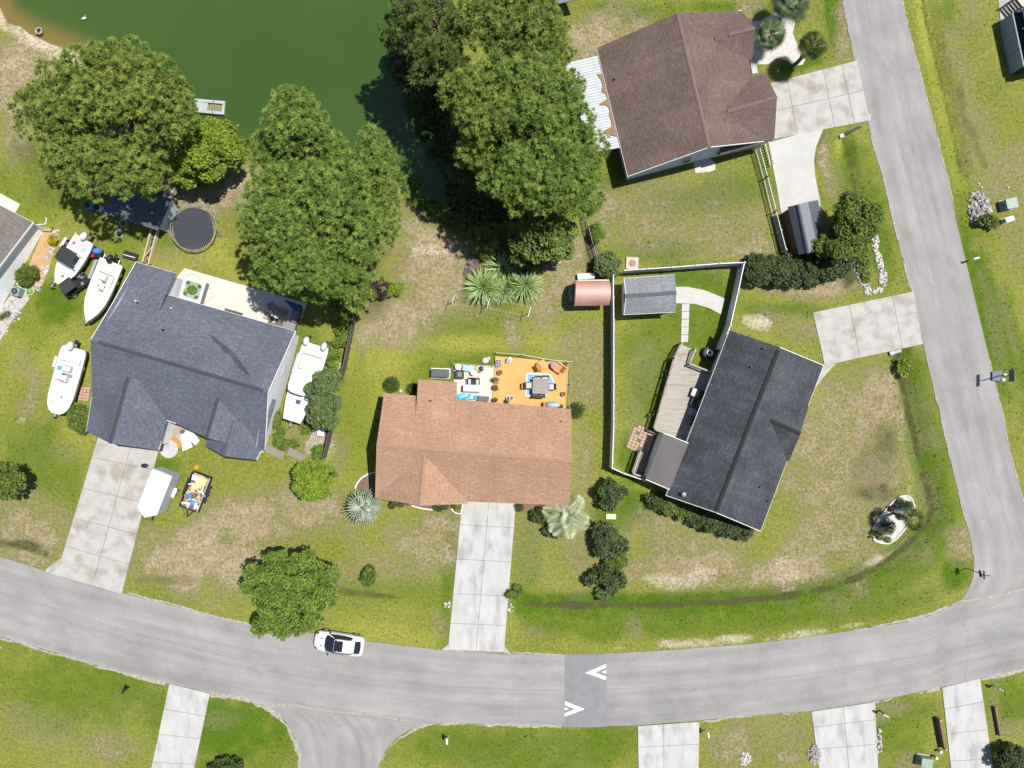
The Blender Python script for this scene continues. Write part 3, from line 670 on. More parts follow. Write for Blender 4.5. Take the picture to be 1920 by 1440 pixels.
struct('patio', MB().prism([P(*p) for p in [(300, 770), (372, 805), (358, 830), (330, 842), (298, 845)]], -.1, .05), CONC, 'front stoop slab in the recess of the charcoal roofed house')
struct('patio', MB().lathe((*P(317, 842)[:2], -.05), [(.85, 0), (.85, .11), (.80, .115)], 28), CONC2, 'round concrete pad beside the garage')
struct('patio', MB().prism([P(*p) for p in [(-40, 352), (0, 362), (38, 383), (30, 398), (-40, 400)]], -.1, .06), WHITEC, 'white slab behind the grey brown house at the left edge')
# ---------------------------------------------------------------- houses
SH_BLACK = shingle('shingle_charcoal', (.080, .088, .116), (.118, .128, .162), (.052, .057, .075), .25, .35)
SH_TERRA = shingle('shingle_terracotta', (.285, .170, .112), (.345, .225, .158), (.215, .122, .080), .12, .25)
SH_BROWN = shingle('shingle_brown', (.104, .074, .063), (.140, .106, .092), (.074, .051, .043), .15, .4)
SH_DARK = shingle('shingle_dark_grey', (.040, .043, .050), (.066, .070, .079), (.026, .028, .033), .25, .9)
SH_GREY = shingle('shingle_light_grey', (.17, .175, .19), (.235, .24, .26), (.125, .13, .14), .2, .4)
SH_EDGE = shingle('shingle_grey_brown', (.13, .112, .102), (.17, .148, .136), (.10, .085, .078), .15, .5)
WHITE = M('white_trim', (.56, .56, .56), (.50, .50, .50), scale=3, rough=.6)
SIDING = M('siding_white', (.60, .61, .62), (.55, .56, .57), scale=1.5, rough=.7, fine=(12, .04))
SIDE_B = M('siding_blue', (.46, .50, .56), (.42, .46, .52), scale=1.5, rough=.7)
GLASS = M('window_glass', (.018, .022, .030), rough=.08, spec=.6)
BLACKM = M('black_metal', (.018, .018, .020), rough=.5)
CAPM = {}
def ridge_cap(a, b, mat, par, w=.30, step=.28, name='ridge_cap'):
    """overlapping cap shingles along a ridge"""
    mb = MB(); a, b = Vector(a), Vector(b); d = b - a; n = max(2, int(d.length / step)); x = d.normalized()
    s = Vector((-x.y, x.x, 0)).normalized()
    for k in range(n):
        p, q = a + d * (k / n), a + d * ((k + 1.08) / n)
        h0, h1 = .055, .03
        for sg in (1, -1):
            mb.poly([p + Vector((0, 0, h0)), q + Vector((0, 0, h1)), q + s * sg * w / 2 + Vector((0, 0, h1 - w * .22)), p + s * sg * w / 2 + Vector((0, 0, h0 - w * .22))])
        mb.poly([p + Vector((0, 0, h0)), p + s * w / 2 + Vector((0, 0, h0 - w * .22)), p - s * w / 2 + Vector((0, 0, h0 - w * .22))])
    for fi in range(len(mb.f)): mb.uv[fi] = [(random.random() * .3 + j * .02, .3 * j) for j in range(len(mb.f[fi]))]
    return mb.build(name, mat, par, root=par)
def vent(p, par, r=.05, h=.28, mat=None, name='vent_pipe'):
    return MB().cyl((p[0], p[1]), r, p[2] - .2, p[2] + h, 10).build(name, mat or WHITE, par, root=par, smooth=False)
def house(label, base, planes, roofmat, outline, wallmat, caps=(), fascia=(), cat='house', name='house', t=.14, capmat=None, capw=.3):
    """planes: list of roof polygons; outline: wall foot-print [(x, y, top z)]; fascia: list of edge point pairs"""
    h = thing(name, label, cat, base)
    for pl in planes: MB().slab(pl, t).build('roof', roofmat, h, root=h)
    w = MB(); n = len(outline)
    for k in range(n):
        a, b = Vector(outline[k]), Vector(outline[(k + 1) % n])
        w.poly([(a.x, a.y, -.1), (b.x, b.y, -.1), tuple(b), tuple(a)])
    w.build('wall', wallmat, h, root=h)
    for a, b in caps: ridge_cap(a, b, capmat or roofmat, h, capw)
    for a, b in fascia:
        a, b = Vector(a), Vector(b); dn = Vector((0, 0, -.10))
        MB().bar(a + dn, b + dn, .05, .2).build('fascia', WHITE, h, root=h)
    return h
def inset(pts, d, ztops):
    """move a closed plan polygon inwards by d"""
    n = len(pts); out = []
    ar = sum(pts[k].x * pts[(k + 1) % n].y - pts[(k + 1) % n].x * pts[k].y for k in range(n)); sg = 1 if ar > 0 else -1
    for k in range(n):
        p, a, b = pts[k], pts[k - 1], pts[(k + 1) % n]
        d1 = Vector((p.x - a.x, p.y - a.y)).normalized(); d2 = Vector((b.x - p.x, b.y - p.y)).normalized()
        n1 = Vector((-d1.y, d1.x)) * sg; n2 = Vector((-d2.y, d2.x)) * sg
        m_ = (n1 + n2); m_ = m_ / max(.4, 1 + n1.dot(n2))
        out.append((p.x + m_.x * d, p.y + m_.y * d, ztops[k]))
    return out
def wall_window(a, b, t, w, h, z, par, name='window'):
    """framed window proud of the wall line a-b"""
    a, b = Vector((a[0], a[1], 0)), Vector((b[0], b[1], 0)); d = (b - a).normalized(); nr = Vector((d.y, -d.x, 0))
    c = a.lerp(b, t)
    fr = MB().bar(c - d * w / 2 + nr * .02 + Vector((0, 0, z)), c + d * w / 2 + nr * .02 + Vector((0, 0, z)), .08, h).build(name, WHITE, par, root=par)
    MB().bar(c - d * (w / 2 - .07) + nr * .05 + Vector((0, 0, z)), c + d * (w / 2 - .07) + nr * .05 + Vector((0, 0, z)), .04, h - .14).build('pane', GLASS, fr, root=par)
    return fr

# terracotta-roofed house, centre
E, RZ = 2.6, 5.0
nw, ne, sw, se = P(720, 737, E), P(1071, 767, E), P(703, 934, E), P(1067, 948, E)
rw, re = P(706, 835, RZ), P(1072, 866, RZ)
gL, gA, gR, gT = P(703, 934.5, E), P(787, 948, 4.7), P(876, 945, E), P(796, 850, 4.7)
x1, x2 = P(784, 711, 2.75), P(857, 716, 2.75)
y1, y2 = P(779, 785, 3.62), P(853, 792, 3.62)
planes = [[rw, re, ne, nw], [rw, sw, se, re], [gT, gA, gL, P(745, 848, E + .1)], [gT, P(880, 868, E + .1), gR, gA], [y1, y2, x2, x1]]
planes[2] = [gT + Vector((0, .35, 0)), gA, gL, gL + (gT - gA) * 1.0 + Vector((0, .3, 0))]
planes[3] = [gT + Vector((0, .35, 0)), gR + (gT - gA) + Vector((0, .3, 0)), gR, gA]
def lower_under(p, dz=0): return p
seR = P(876, 929, E)
# the main front slope stops at the side of the front gable
planes[1] = [rw, sw + (rw - sw) * .02, seR.lerp(sw, .0) if False else sw, se, re]
out = inset([nw, ne, se, P(878, 930, E), gR, gL], .35, [E - .05] * 6)
ins_ridge_w = (rw.x + .35, rw.y, RZ - .35); ins_ridge_e = (re.x - .35, re.y, RZ - .35); apx = (gA.x, gA.y + .35, 4.3)
out = [out[0], out[1], ins_ridge_e, out[2], out[3], out[4], apx, out[5], ins_ridge_w]
hC = house('orange terracotta shingle roofed house in the middle with an orange deck', (*P(890, 850)[:2], 0), planes, SH_TERRA, out, SIDING,
           caps=[(rw, re), (gT, gA)], fascia=[(P(853, 750, E), P(925, 757, E))])
MB().prism([P(787, 716, 2.5), P(854, 720, 2.5), P(852, 765, 2.5), P(783, 760, 2.5)], -.1, 2.6).build('wall', SIDING, hC, root=hC)
vent(P(808, 751, 3.5), hC, .06, .25, BLACKM); vent(P(1052, 790, 3.2), hC, .06, .25, BLACKM)
dn = MB().bar(P(876, 928, 2.5), P(935, 935, 2.5), .12, .1).build('gutter', WHITE, hC, root=hC)
MB().bar(P(855, 751, 2.52), P(920, 758, 2.52), .12, .1).build('gutter', WHITE, hC, root=hC)

# charcoal-roofed house, left
E, RZ = 2.6, 5.4
rw, re = P(170, 637, RZ), P(503, 735, RZ)
swc, mseR = P(172, 745, E), P(497, 843, E)
nC, nE = P(312, 552, E), P(554, 621, E)
brk = P(296, 587, 3.62)
nrm = (nC - rw); nv_ = Vector((.26, .966, 0)); wbrk = rw + nv_ * 3.55; wbrk.z = 3.62
xa, xb = P(255, 491, 2.7), P(329, 512, 2.7)
main_s = [rw, swc, mseR, re]
gl, ga, gr, gt = P(162, 809, E), P(206, 831, 4.6), P(297, 844, E), P(240, 708, 4.6)
bl_, ba, br_, bt = P(330, 794, E + .02), P(387, 821, 4.42), P(489, 846, E + .02), P(416, 722, 4.42)
fl, fa, fr_, ft = P(384, 836, E), P(421, 856, 3.96), P(481, 863, E), P(440, 790, 3.96)
dG, dB, dF = gt - ga, bt - ba, ft - fa
planes = [[rw, re, nE, nC, brk, wbrk], [wbrk, brk, xb, xa], main_s,
          [gt, ga, gl, swc + (gl - swc) * .02], [gt, gr + dG, gr, ga],
          [bt, ba, bl_, bl_ + dB], [bt, br_ + dB, br_, ba],
          [ft, fa, fl, fl + dF * .8], [ft, fr_ + dF, fr_, fa]]
rawp = [nE, nC, P(310, 556, E), xb, xa, swc, gl, gr, P(310, 788, E), bl_, P(386, 822, E), fl, fr_]
ins = inset(rawp, .35, [E - .05] * len(rawp))
apG = ga.lerp(gt, .04); apF = fa.lerp(ft, .06)
out = ins[:5] + [(rw.x + .3, rw.y + .1, RZ - .3)] + ins[5:7] + [(apG.x, apG.y, 4.25)] + ins[7:12] + [(apF.x, apF.y, 3.6), ins[12], (re.x - .35, re.y - .05, RZ - .4)]
hB = house('big charcoal shingle roofed house at left with boats parked beside it', (*P(340, 690)[:2], 0), planes, SH_BLACK, out, SIDING,
           caps=[(rw + (re - rw) * .04, re - (re - rw) * .03), (gt, ga), (bt, ba)], fascia=[(xa, xb), (nC, nE), (nE, re), (re, mseR), (P(312, 788, E), bl_), (swc, gl), (fr_, br_), (xa, wbrk), (wbrk, rw), (gr, P(311, 787, E))], capmat=shingle('cap_dark', (.050, .053, .062), (.062, .066, .076), (.036, .038, .045), .2, .3))
for q in [(256, 564, 4.3), (497, 664, 3.6), (305, 618, 4.6), (322, 578, 3.3)]: vent(P(*q), hB, .06, .22, WHITE if q[0] != 305 else BLACKM)
a, b_ = (re.x - .35, re.y, 0), Vector(ins[-1])
wall_window(ins[0], (re.x - .35, re.y - .05), .62, .9, 1.1, 1.5, hB)

# dark weather stain running down the back slope
def on_plane(px, py, a, b, c, lift=.006):
    nrm = (b - a).cross(c - a); p0, p1 = P(px, py, 0), P(px, py, 10); d = p1 - p0
    t = (a - p0).dot(nrm) / d.dot(nrm); p = p0 + d * t; p.z += lift; return p
stn = [(393, 628), (404, 632), (416, 643), (432, 655), (446, 672), (460, 690), (468, 702), (462, 704), (452, 694), (441, 682), (432, 668), (420, 660), (412, 648), (400, 640)]
MB().slab([on_plane(x, y, Vector(planes[0][0]), Vector(planes[0][1]), Vector(planes[0][2])) for x, y in stn], .03).build('roof_stain', shingle('shingle_stained', (.042, .046, .062), (.066, .072, .094), (.030, .033, .045), .2, .5), hB, root=hB)
# brown-roofed house, top right
E, RZ = 2.6, 5.3
nw, sw = P(1119, 90, E), P(1177, 331, E)
rn, rs = P(1270, 24, RZ), P(1330, 276, RZ)
ne, se = P(1388, 42, E), P(1436, 264, E)
f1a, f1l, f1r, f1t = P(1415, 52, 4.1), P(1390, 20, E), P(1412, 111, E), P(1340, 72, 4.1)
f2a, f2l, f2r, f2t = P(1457, 182, 4.3), P(1436, 136, E), P(1452, 262, E), P(1352, 212, 4.3)
d1, d2 = f1t - f1a, f2t - f2a
eav_n = ne + (se - ne) * 0
planes = [[rn, nw, sw, rs], [rn, rs, P(1434, 265, E), P(1386, 20, E)],
          [f1t, f1a, f1l, f1l + d1], [f1t, f1r + d1, f1r, f1a], [f2t, f2a, f2l, f2l + d2], [f2t, f2r + d2, f2r, f2a]]
rawp = [nw, P(1386, 20, E), f1l, f1r, P(1402, 112, E), P(1408, 145, E), f2l, f2r, P(1434, 265, E), sw]
ins = inset([nw, f1l, f1r, P(1402, 112, E), P(1409, 142, E), f2l, f2r, sw], .35, [E - .05] * 8)
out = [ins[0], (rn.x + .1, rn.y - .35, RZ - .35), ins[1], (f1a.x - .4, f1a.y, 3.75), ins[2], ins[3], ins[4], ins[5], (f2a.x - .4, f2a.y, 3.95), ins[6], (rs.x - .1, rs.y + .35, RZ - .35), ins[7]]
hA = house('brown shingle roofed house at top right with a corrugated patio cover', (*P(1290, 170)[:2], 0), planes, SH_BROWN, out, SIDE_B,
           caps=[(rn, rs), (f1t + d1 * -.35, f1a), (f2t + d2 * -.12, f2a)], fascia=[(nw, sw), (rs, sw), (rs, P(1434, 265, E)), (f2r, P(1434, 265, E)), (P(1398, 112, E), P(1404, 142, E)), (P(1376, 22, E), P(1391, 19, E))], capmat=shingle('cap_brown', (.15, .112, .096), (.17, .13, .112), (.12, .085, .072), .15, .3))
for q in [(1221, 82, 4.0), (1272, 180, 4.4), (1271, 254, 4.2), (1152, 148, 3.0)]: vent(P(*q), hA, .07, .22, BLACKM)
wall_window(ins[7], ins[6], .42, .8, .9, 1.6, hA); wall_window(ins[7], ins[6], .68, 1.2, .9, 1.6, hA)
st = MB().prism([P(1405, 113), P(1415, 112), P(1420, 138), P(1410, 140)], -.1, .16).build('door_step', CONC3, hA, root=hA)
# corrugated metal patio cover, its own structure leaning on the house
METALW = M('white_metal_roof', (.33, .345, .36), (.28, .295, .31), scale=1.5, rough=.45, spec=.5)
DEBRIS = M('leaf_litter', (.20, .125, .075), (.15, .095, .06), scale=6, fine=(20, .25))
pc = thing('patio_cover', 'white corrugated metal patio cover with brown leaf litter beside the brown roof', 'patio cover', (*P(1120, 200)[:2], 0))
q00, q10, q11, q01 = P(1056, 120, 2.35), P(1122, 104, 2.48), P(1163, 277, 2.48), P(1110, 287, 2.35)
NR = 34
for k in range(NR):
    t0, t1 = k / NR, (k + .62) / NR; t2 = (k + 1) / NR
    a0, b0, a1, b1 = q00.lerp(q01, t0), q10.lerp(q11, t0), q00.lerp(q01, t1), q10.lerp(q11, t1)
    a2, b2 = q00.lerp(q01, t2), q10.lerp(q11, t2); up = Vector((0, 0, .05))
    mb = MB().poly([a0, b0, b1, a1]); s_ = a1.lerp(a2, .3), b1.lerp(b2, .3), a1.lerp(a2, .7), b1.lerp(b2, .7)
    mb.poly([a1, b1, s_[1] + up, s_[0] + up]).poly([s_[0] + up, s_[1] + up, s_[3] + up, s_[2] + up]).poly([s_[2] + up, s_[3] + up, b2, a2])
    mb.build('metal_sheet', METALW, pc, root=pc)
for px, py in [(1062, 122), (1112, 284), (1086, 205)]: MB().bar(P(px, py, 2.3) * 1.0, Vector((P(px, py, 2.3).x, P(px, py, 2.3).y, -.1)), .1).build('post', WHITE, pc, root=pc)
MB().bar(q00 + Vector((.1, 0, -.08)), q01 + Vector((.1, 0, -.08)), .1, .14).build('beam', WHITE, pc, root=pc)
lt = MB(); jag = [(1119, 139), (1125, 147), (1130, 158), (1128, 172), (1136, 176), (1139, 186), (1128, 192), (1124, 196), (1138, 198), (1143, 205), (1142, 215), (1146, 226), (1147, 238), (1134, 244), (1132, 250), (1148, 254), (1160, 258), (1156, 240), (1146, 196), (1136, 155), (1131, 138)]
lt.prism([P(x, y, 2.5) for x, y in jag], 2.42, 2.56).build('leaf_litter', DEBRIS, pc, root=pc)

# dark grey house, right
E, RZ = 2.7, 5.0
n_, e_, se, sw = P(1368, 619, E), P(1544, 685, E), P(1426, 996, E), P(1249, 929, E)
rn, rs = P(1462, 651, RZ), P(1342, 961, RZ)
pa, pl, prr, pt = P(1501, 813, 4.2), P(1516, 762, E), P(1479, 866, E), P(1436, 784, 4.2)
dP = pt - pa
planes = [[rn, n_, sw, rs], [rn, rs, se, e_], [pt, pa, pl, pl + dP], [pt, prr + dP, prr, pa]]
ins = inset([n_, e_, se, sw], .35, [E - .05] * 4)
out = [ins[0], (rn.x, rn.y - .35, RZ - .4), ins[1], ins[2], (rs.x, rs.y + .35, RZ - .4), ins[3]]
hD = house('dark grey shingle roofed house at right inside the white fence', (*P(1395, 810)[:2], 0), planes, SH_DARK, out, SIDING,
           caps=[(rn + (rs - rn) * .02, rs - (rs - rn) * .01), (pt, pa)], fascia=[(n_, sw), (sw, rs), (se, rs), (e_, se), (rn, e_)], capmat=shingle('cap_black', (.022, .023, .027), (.030, .032, .036), (.016, .017, .02), .2, .3), capw=.34)
for q in [(1383, 696, 3.4), (1432, 653, 4.5), (1408, 688, 4.2), (1425, 913, 3.6), (1440, 940, 3.1), (1440, 790, 4.0)]: vent(P(*q), hD, .07, .2, WHITE if q[0] in (1383,) else BLACKM)
fl_ = MB().lathe(P(1279, 925, 3.1) - Vector((0, 0, .5)), [(.13, 0), (.13, 1.0), (.2, 1.02), (.2, 1.2), (.02, 1.28)], 16).build('flue', M('galvanised', (.5, .54, .58), rough=.3, metal=.8), hD, root=hD)
for t in (.1, .36, .62): wall_window(ins[3], ins[0], t + .15, .9, 1.0, 1.5, hD)
MB().bar(Vector(ins[3]).lerp(Vector(ins[0]), .42) - Vector((.1, -.05, 1.2)), Vector(ins[3]).lerp(Vector(ins[0]), .55) - Vector((.1, -.05, 1.2)), .1, 2.0).build('sliding_door', GLASS, hD, root=hD)
# sun room, lower brown-grey roof
SUNR = M('felt_roof', (.088, .080, .080), (.105, .096, .094), scale=.6, fine=(25, .08))
s1, s2, s3, s4_ = P(1244, 812, 2.55), P(1291, 831, 3.05), P(1256, 918, 3.05), P(1211, 899, 2.55)
MB().slab([s1, s2, s3, s4_], .1).build('sunroom_roof', SUNR, hD, root=hD)
for a, b_ in ((s1, s2), (s4_, s3)): MB().bar(a + Vector((0, 0, -.02)), b_ + Vector((0, 0, -.02)), .07, .16).build('fascia', WHITE, hD, root=hD)
sin = inset([s1, s2, s3, s4_], .12, [2.42, 2.9, 2.9, 2.42]); w = MB()
for k in range(4):
    a, b_ = sin[k], sin[(k + 1) % 4]; w.poly([(a[0], a[1], -.1), (b_[0], b_[1], -.1), b_, a])
w.build('sunroom_wall', SIDING, hD, root=hD)
for t in (.14, .38, .62, .86): wall_window(sin[3], sin[0], t, .95, 1.1, 1.6, hD)

# grey-brown house cut by the left edge: its low gable end faces the boats
E = 2.25
g0 = P(62, 417, E); wv = Vector((-83, -152, 0)).normalized(); ev = (P(0, 385, E) - g0).normalized()
gm = g0 + wv * 6.2 + Vector((0, 0, 1.4)); gw = g0 + wv * 12.4
planes = [[g0, gm, gm + ev * 18, g0 + ev * 18], [gm, gw, gw + ev * 18, gm + ev * 18]]
ins = inset([g0, gw, gw + ev * 18, g0 + ev * 18], .36, [E - .02] * 4)
mid_ = Vector(ins[0]).lerp(Vector(ins[1]), .5)
out = [ins[0], (mid_.x, mid_.y, E + 1.3), ins[1], ins[2], ins[3]]
LAPW = M('lap_white', (.82, .82, .82), (.78, .78, .78), scale=2, rough=.5)
hE = house('white sided house with grey brown roof cut by the left edge', (*P(-60, 520)[:2], 0), planes, SH_EDGE, out, LAPW, caps=[(gm, gm + ev * 18)], fascia=[(g0, gm), (gm, gw), (g0, g0 + ev * 18)])
MB().tube([P(87, 408, 2.2), P(86, 420, 2.0), Vector((ins[0][0] + .1, ins[0][1] + .05, 1.6)), Vector((ins[0][0] + .1, ins[0][1] + .05, .05))], .05, 8).build('downspout', WHITE, hE, root=hE)
wa, wb = Vector(ins[0]), Vector(ins[1]); nn = Vector((-wv.y, wv.x, 0)); nn = nn if nn.x > 0 else -nn; WL_ = (wb - wa).length
for k in range(17):
    z = .1 + k * .195; t0 = max(0, (z - E + .1) / 1.3) * .5        # boards shorten under the gable
    if t0 > .45: break
    a, b_ = wa.lerp(wb, t0 + .004), wa.lerp(wb, 1 - t0 - .004)
    MB().bar(Vector((a.x, a.y, z)) + nn * .015, Vector((b_.x, b_.y, z)) + nn * .015, .035, .17).build('lap_board', LAPW, hE, root=hE)

# raised porch house cut by the top right edge
GREYBLUE = M('porch_skirt', (.20, .23, .28), (.17, .20, .25), scale=2)
FRAMEW = M('porch_frame', (.42, .46, .52), (.38, .42, .48), scale=3)
SCREEN = M('porch_screen', (.012, .013, .015), rough=.7)
hF = thing('house', 'raised screened porch house with blue grey skirting cut by the top right edge', 'house', (*P(1960, 60)[:2], 0))
b0, b1 = P(1873, 42), P(1894, 141); ax = (b1 - b0).normalized(); px_ = Vector((-ax.y, ax.x, 0)); px_ = px_ if px_.x > 0 else -px_
L_ = (b1 - b0).length
for k in range(3):
    u0, u1 = k / 3, (k + 1) / 3 - .006
    MB().prism([b0.lerp(b1, u0), b0.lerp(b1, u1), b0.lerp(b1, u1) + px_ * .12, b0.lerp(b1, u0) + px_ * .12], -.1, 1.75).build('skirt_panel', GREYBLUE, hF, root=hF)
MB().prism([b1, b1 + px_ * 8, b0 + px_ * 8, b0 + px_ * .14, b1 + px_ * .14 - ax * .01], -.1, 1.65).build('porch_floor', SCREEN, hF, root=hF)
for off, z in ((.9, 1.95), (2.3, 1.95)):
    MB().bar(b0 + px_ * off + Vector((0, 0, z)) - ax * .1, b1 + px_ * off + Vector((0, 0, z)), .14, .12).build('rail', FRAMEW, hF, root=hF)
for t in (0, .33, .66, 1):
    a = b0.lerp(b1, t); MB().bar(a + px_ * .5 + Vector((0, 0, 1.9)), a + px_ * 6 + Vector((0, 0, 1.9)), .12, .1).build('beam', FRAMEW, hF, root=hF)
    MB().bar(a + px_ * .9 + Vector((0, 0, 1.6)), a + px_ * .9 + Vector((0, 0, 1.94)), .12).build('post', FRAMEW, hF, root=hF)
for k in range(22):
    a = b0.lerp(b1, (k + .5) / 22); MB().bar(a + px_ * 1.05 + Vector((0, 0, 1.72)), a + px_ * 1.9 + Vector((0, 0, 1.72)), .06, .05).build('slat', FRAMEW, hF, root=hF)
rr = [b0 + px_ * 1.3 - ax * .3, b1 + px_ * 1.3 + ax * .3, b1 + px_ * 12 + ax * .3, b0 + px_ * 12 - ax * .3]
MB().slab([p + Vector((0, 0, 4.5 + (1.5 if i > 1 else 0))) for i, p in enumerate(rr)], .15).build('roof', SH_EDGE, hF, root=hF)
for p in rr[:2] + [rr[0].lerp(rr[1], .5)]: MB().bar(Vector((p.x, p.y, 1.6)) + px_ * .5, Vector((p.x, p.y, 4.5)) + px_ * .5, .14).build('post', FRAMEW, hF, root=hF)
struct('patio', MB().prism([P(*p) for p in [(1864, -60), (1960, -60), (1960, 30), (1876, 42)]], -.1, .05), CONC, 'concrete pad at the foot of the porch stairs, top right')
st = thing('porch_stairs', 'white railed wooden stairs climbing to the raised porch at top right', 'stairs', (*P(1895, 15)[:2], 0))
s0, s1 = P(1886, 14), P(1898, 29)
sx = (s1 - s0).normalized(); sy = Vector((-sx.y, sx.x, 0)); sy = sy if sy.x > 0 else -sy
TREAD = M('stair_tread', (.42, .36, .28), (.36, .31, .24), scale=4)
for k in range(8):
    c = s0 + sy * (k * .26) ; z = 1.55 - k * .19
    MB().bar(c + Vector((0, 0, z)), c + sx * 1.0 + Vector((0, 0, z)), .24, .05).build('tread', TREAD, st, root=st)
for o_ in (0, 1.05):
    a = s0 + sx * o_; b_ = a + sy * 2.1
    MB().bar(a + Vector((0, 0, 1.55)), b_ + Vector((0, 0, .1)), .06, .25).build('stringer', WHITE, st, root=st)
    MB().bar(a + Vector((0, 0, 2.45)), b_ + Vector((0, 0, 1.0)), .1, .08).build('handrail', WHITE, st, root=st)
    for k in range(5): c = a.lerp(b_, k / 4); z = 1.55 - 1.45 * k / 4; MB().bar(c + Vector((0, 0, max(z - .2, -.05))), c + Vector((0, 0, z + .9)), .06).build('baluster', WHITE, st, root=st)
# low blue roof at the top edge
hG = thing('shed', 'blue grey roofed shed cut by the top edge above the pines', 'shed', (*P(1062, -12)[:2], 0))
MB().slab([P(1036, 10, 2.3), P(1092, -4, 2.3), P(1085, -50, 3.0), P(1028, -36, 3.0)], .1).build('roof', M('blue_roof', (.10, .13, .19), (.12, .15, .2), scale=2), hG, root=hG)
MB().prism([P(1040, 4), P(1088, -8), P(1082, -46), P(1033, -34)], -.1, 2.2).build('wall', SIDE_B, hG, root=hG)
# ---------------------------------------------------------------- vegetation
def t_needles(n, L, w, seed, up=-.25):
    """pine tuft: thin blades radiating from one point"""
    r = np.random.default_rng(seed); V, F = [], []
    for k in range(n):
        while True:
            d = r.normal(size=3); d /= np.linalg.norm(d)
            if d[2] > up: break
        s = np.cross(d, np.array([0, 0, 1.]) + r.normal(size=3) * .25); s /= np.linalg.norm(s)
        l = L * r.uniform(.75, 1.15); i = len(V)
        V += [d * l * .08 - s * w * .5, d * l * .08 + s * w * .5, d * l]; F.append((i, i + 1, i + 2))
    return np.array(V), np.array(F)
def t_leaves(n, rad, s, seed, flat=.7, asp=.6, droop=0.):
    """leaf cluster: small pointed quads spread through a ball, mostly facing up and out"""
    r = np.random.default_rng(seed); V, F = [], []
    for k in range(n):
        d = r.normal(size=3); d /= np.linalg.norm(d); p = d * rad * r.uniform(.35, 1) ** .5
        nr = d * (1 - flat) + np.array([0, 0, 1.]) * flat + r.normal(size=3) * .35; nr /= np.linalg.norm(nr)
        a = np.cross(nr, r.normal(size=3)); a /= np.linalg.norm(a); b = np.cross(nr, a)
        l = s * r.uniform(.7, 1.25); i = len(V)
        V += [p - a * l * .5, p + b * l * asp * .5, p + a * l * .6 - nr * l * droop, p - b * l * asp * .5]; F.append((i, i + 1, i + 2, i + 3))
    return np.array(V), np.array(F)
def scatter(T, pos, scl, seed, tilt=.5):
    r = np.random.default_rng(seed); TV, TF = T; N = len(pos); k = len(TV)
    a = r.uniform(0, 2 * np.pi, N); tx = r.normal(0, tilt, N); ca, sa, ct, st_ = np.cos(a), np.sin(a), np.cos(tx), np.sin(tx)
    Rm = np.zeros((N, 3, 3)); Rm[:, 0, 0] = ca; Rm[:, 0, 1] = -sa * ct; Rm[:, 0, 2] = sa * st_
    Rm[:, 1, 0] = sa; Rm[:, 1, 1] = ca * ct; Rm[:, 1, 2] = -ca * st_; Rm[:, 2, 1] = st_; Rm[:, 2, 2] = ct
    V = np.einsum('nij,kj->nki', Rm, TV) * scl[:, None, None] + pos[:, None, :]
    F = TF[None] + (np.arange(N) * k)[:, None, None]
    rn = np.repeat(np.clip(r.normal(.5, .34, N), 0, 1), k)
    return V.reshape(-1, 3), F.reshape(-1, TF.shape[1]), rn
def lobes_of(c, rad, n, lr, seed, up=-.2, fill=.25):
    """branch-end masses spread over an ellipsoidal crown"""
    r = np.random.default_rng(seed); out = []; tries = 0
    while len(out) < n and tries < n * 60:
        tries += 1
        d = r.normal(size=3); d /= np.linalg.norm(d)
        if d[2] < up: continue
        q = r.uniform(.35, .75) if r.random() < fill else r.uniform(.72, .98)
        p = np.array(c) + d * np.array(rad) * q
        s = lr * r.uniform(.7, 1.35)
        if all(np.linalg.norm((p - o[0]) * [1, 1, .8]) > (s + o[1]) * .42 for o in out): out.append((p, s))
    return out
def lobe_points(lobes, dens, seed, lo=.55, flat=.75, up=-.35):
    r = np.random.default_rng(seed); pts = []
    for p, s in lobes:
        m = int(dens * s * s) + 6
        d = r.normal(size=(m * 2, 3)); d /= np.linalg.norm(d, axis=1)[:, None]; d = d[d[:, 2] > up][:m]
        q = r.uniform(lo, 1.05, len(d))[:, None]
        pts.append(p + d * q * np.array([s, s, s * flat]))
    return np.vstack(pts)
TUFT = [t_needles(30, .30, .05, 11)]
BROAD = t_leaves(16, .30, .24, 21); SMALL = t_leaves(16, .20, .145, 22); TINY = t_leaves(18, .15, .09, 23); DROOPY = t_leaves(14, .26, .26, 24, .5, .34, .3)
PINE = leafmat('pine_needles', (.056, .115, .016), (.262, .345, .070), .35)  # colour range widened to paint bright highlights and darks into the tufts
PINE2 = leafmat('pine_needles_yellow', (.066, .118, .016), (.285, .345, .070), .35)
PINE_SHADE = leafmat('pine_needles_shade', (.026, .050, .010), (.150, .200, .040), .3)  # needles darkened to stand for the shade of the taller pines
LEAF = leafmat('leaf_green', (.058, .108, .014), (.165, .235, .028), .32)
LEAFY = leafmat('leaf_yellow_green', (.090, .150, .012), (.215, .285, .022), .32)
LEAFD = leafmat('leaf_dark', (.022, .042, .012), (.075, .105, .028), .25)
LEAFM = leafmat('leaf_mid', (.050, .090, .014), (.150, .200, .030), .3)
LEAFG = leafmat('leaf_grey_green', (.055, .095, .026), (.140, .185, .060), .28)
LEAFP = leafmat('leaf_purple', (.022, .010, .016), (.060, .022, .035), .2)
LEAFO = leafmat('leaf_gold', (.25, .19, .015), (.42, .33, .02), .3)
BARK = M('bark', (.085, .058, .040), (.140, .100, .072), scale=5, fine=(14, .2), stretch=(1, 1, .3))
TWIG = M('dead_twig', (.20, .165, .13), (.26, .22, .18), scale=4)
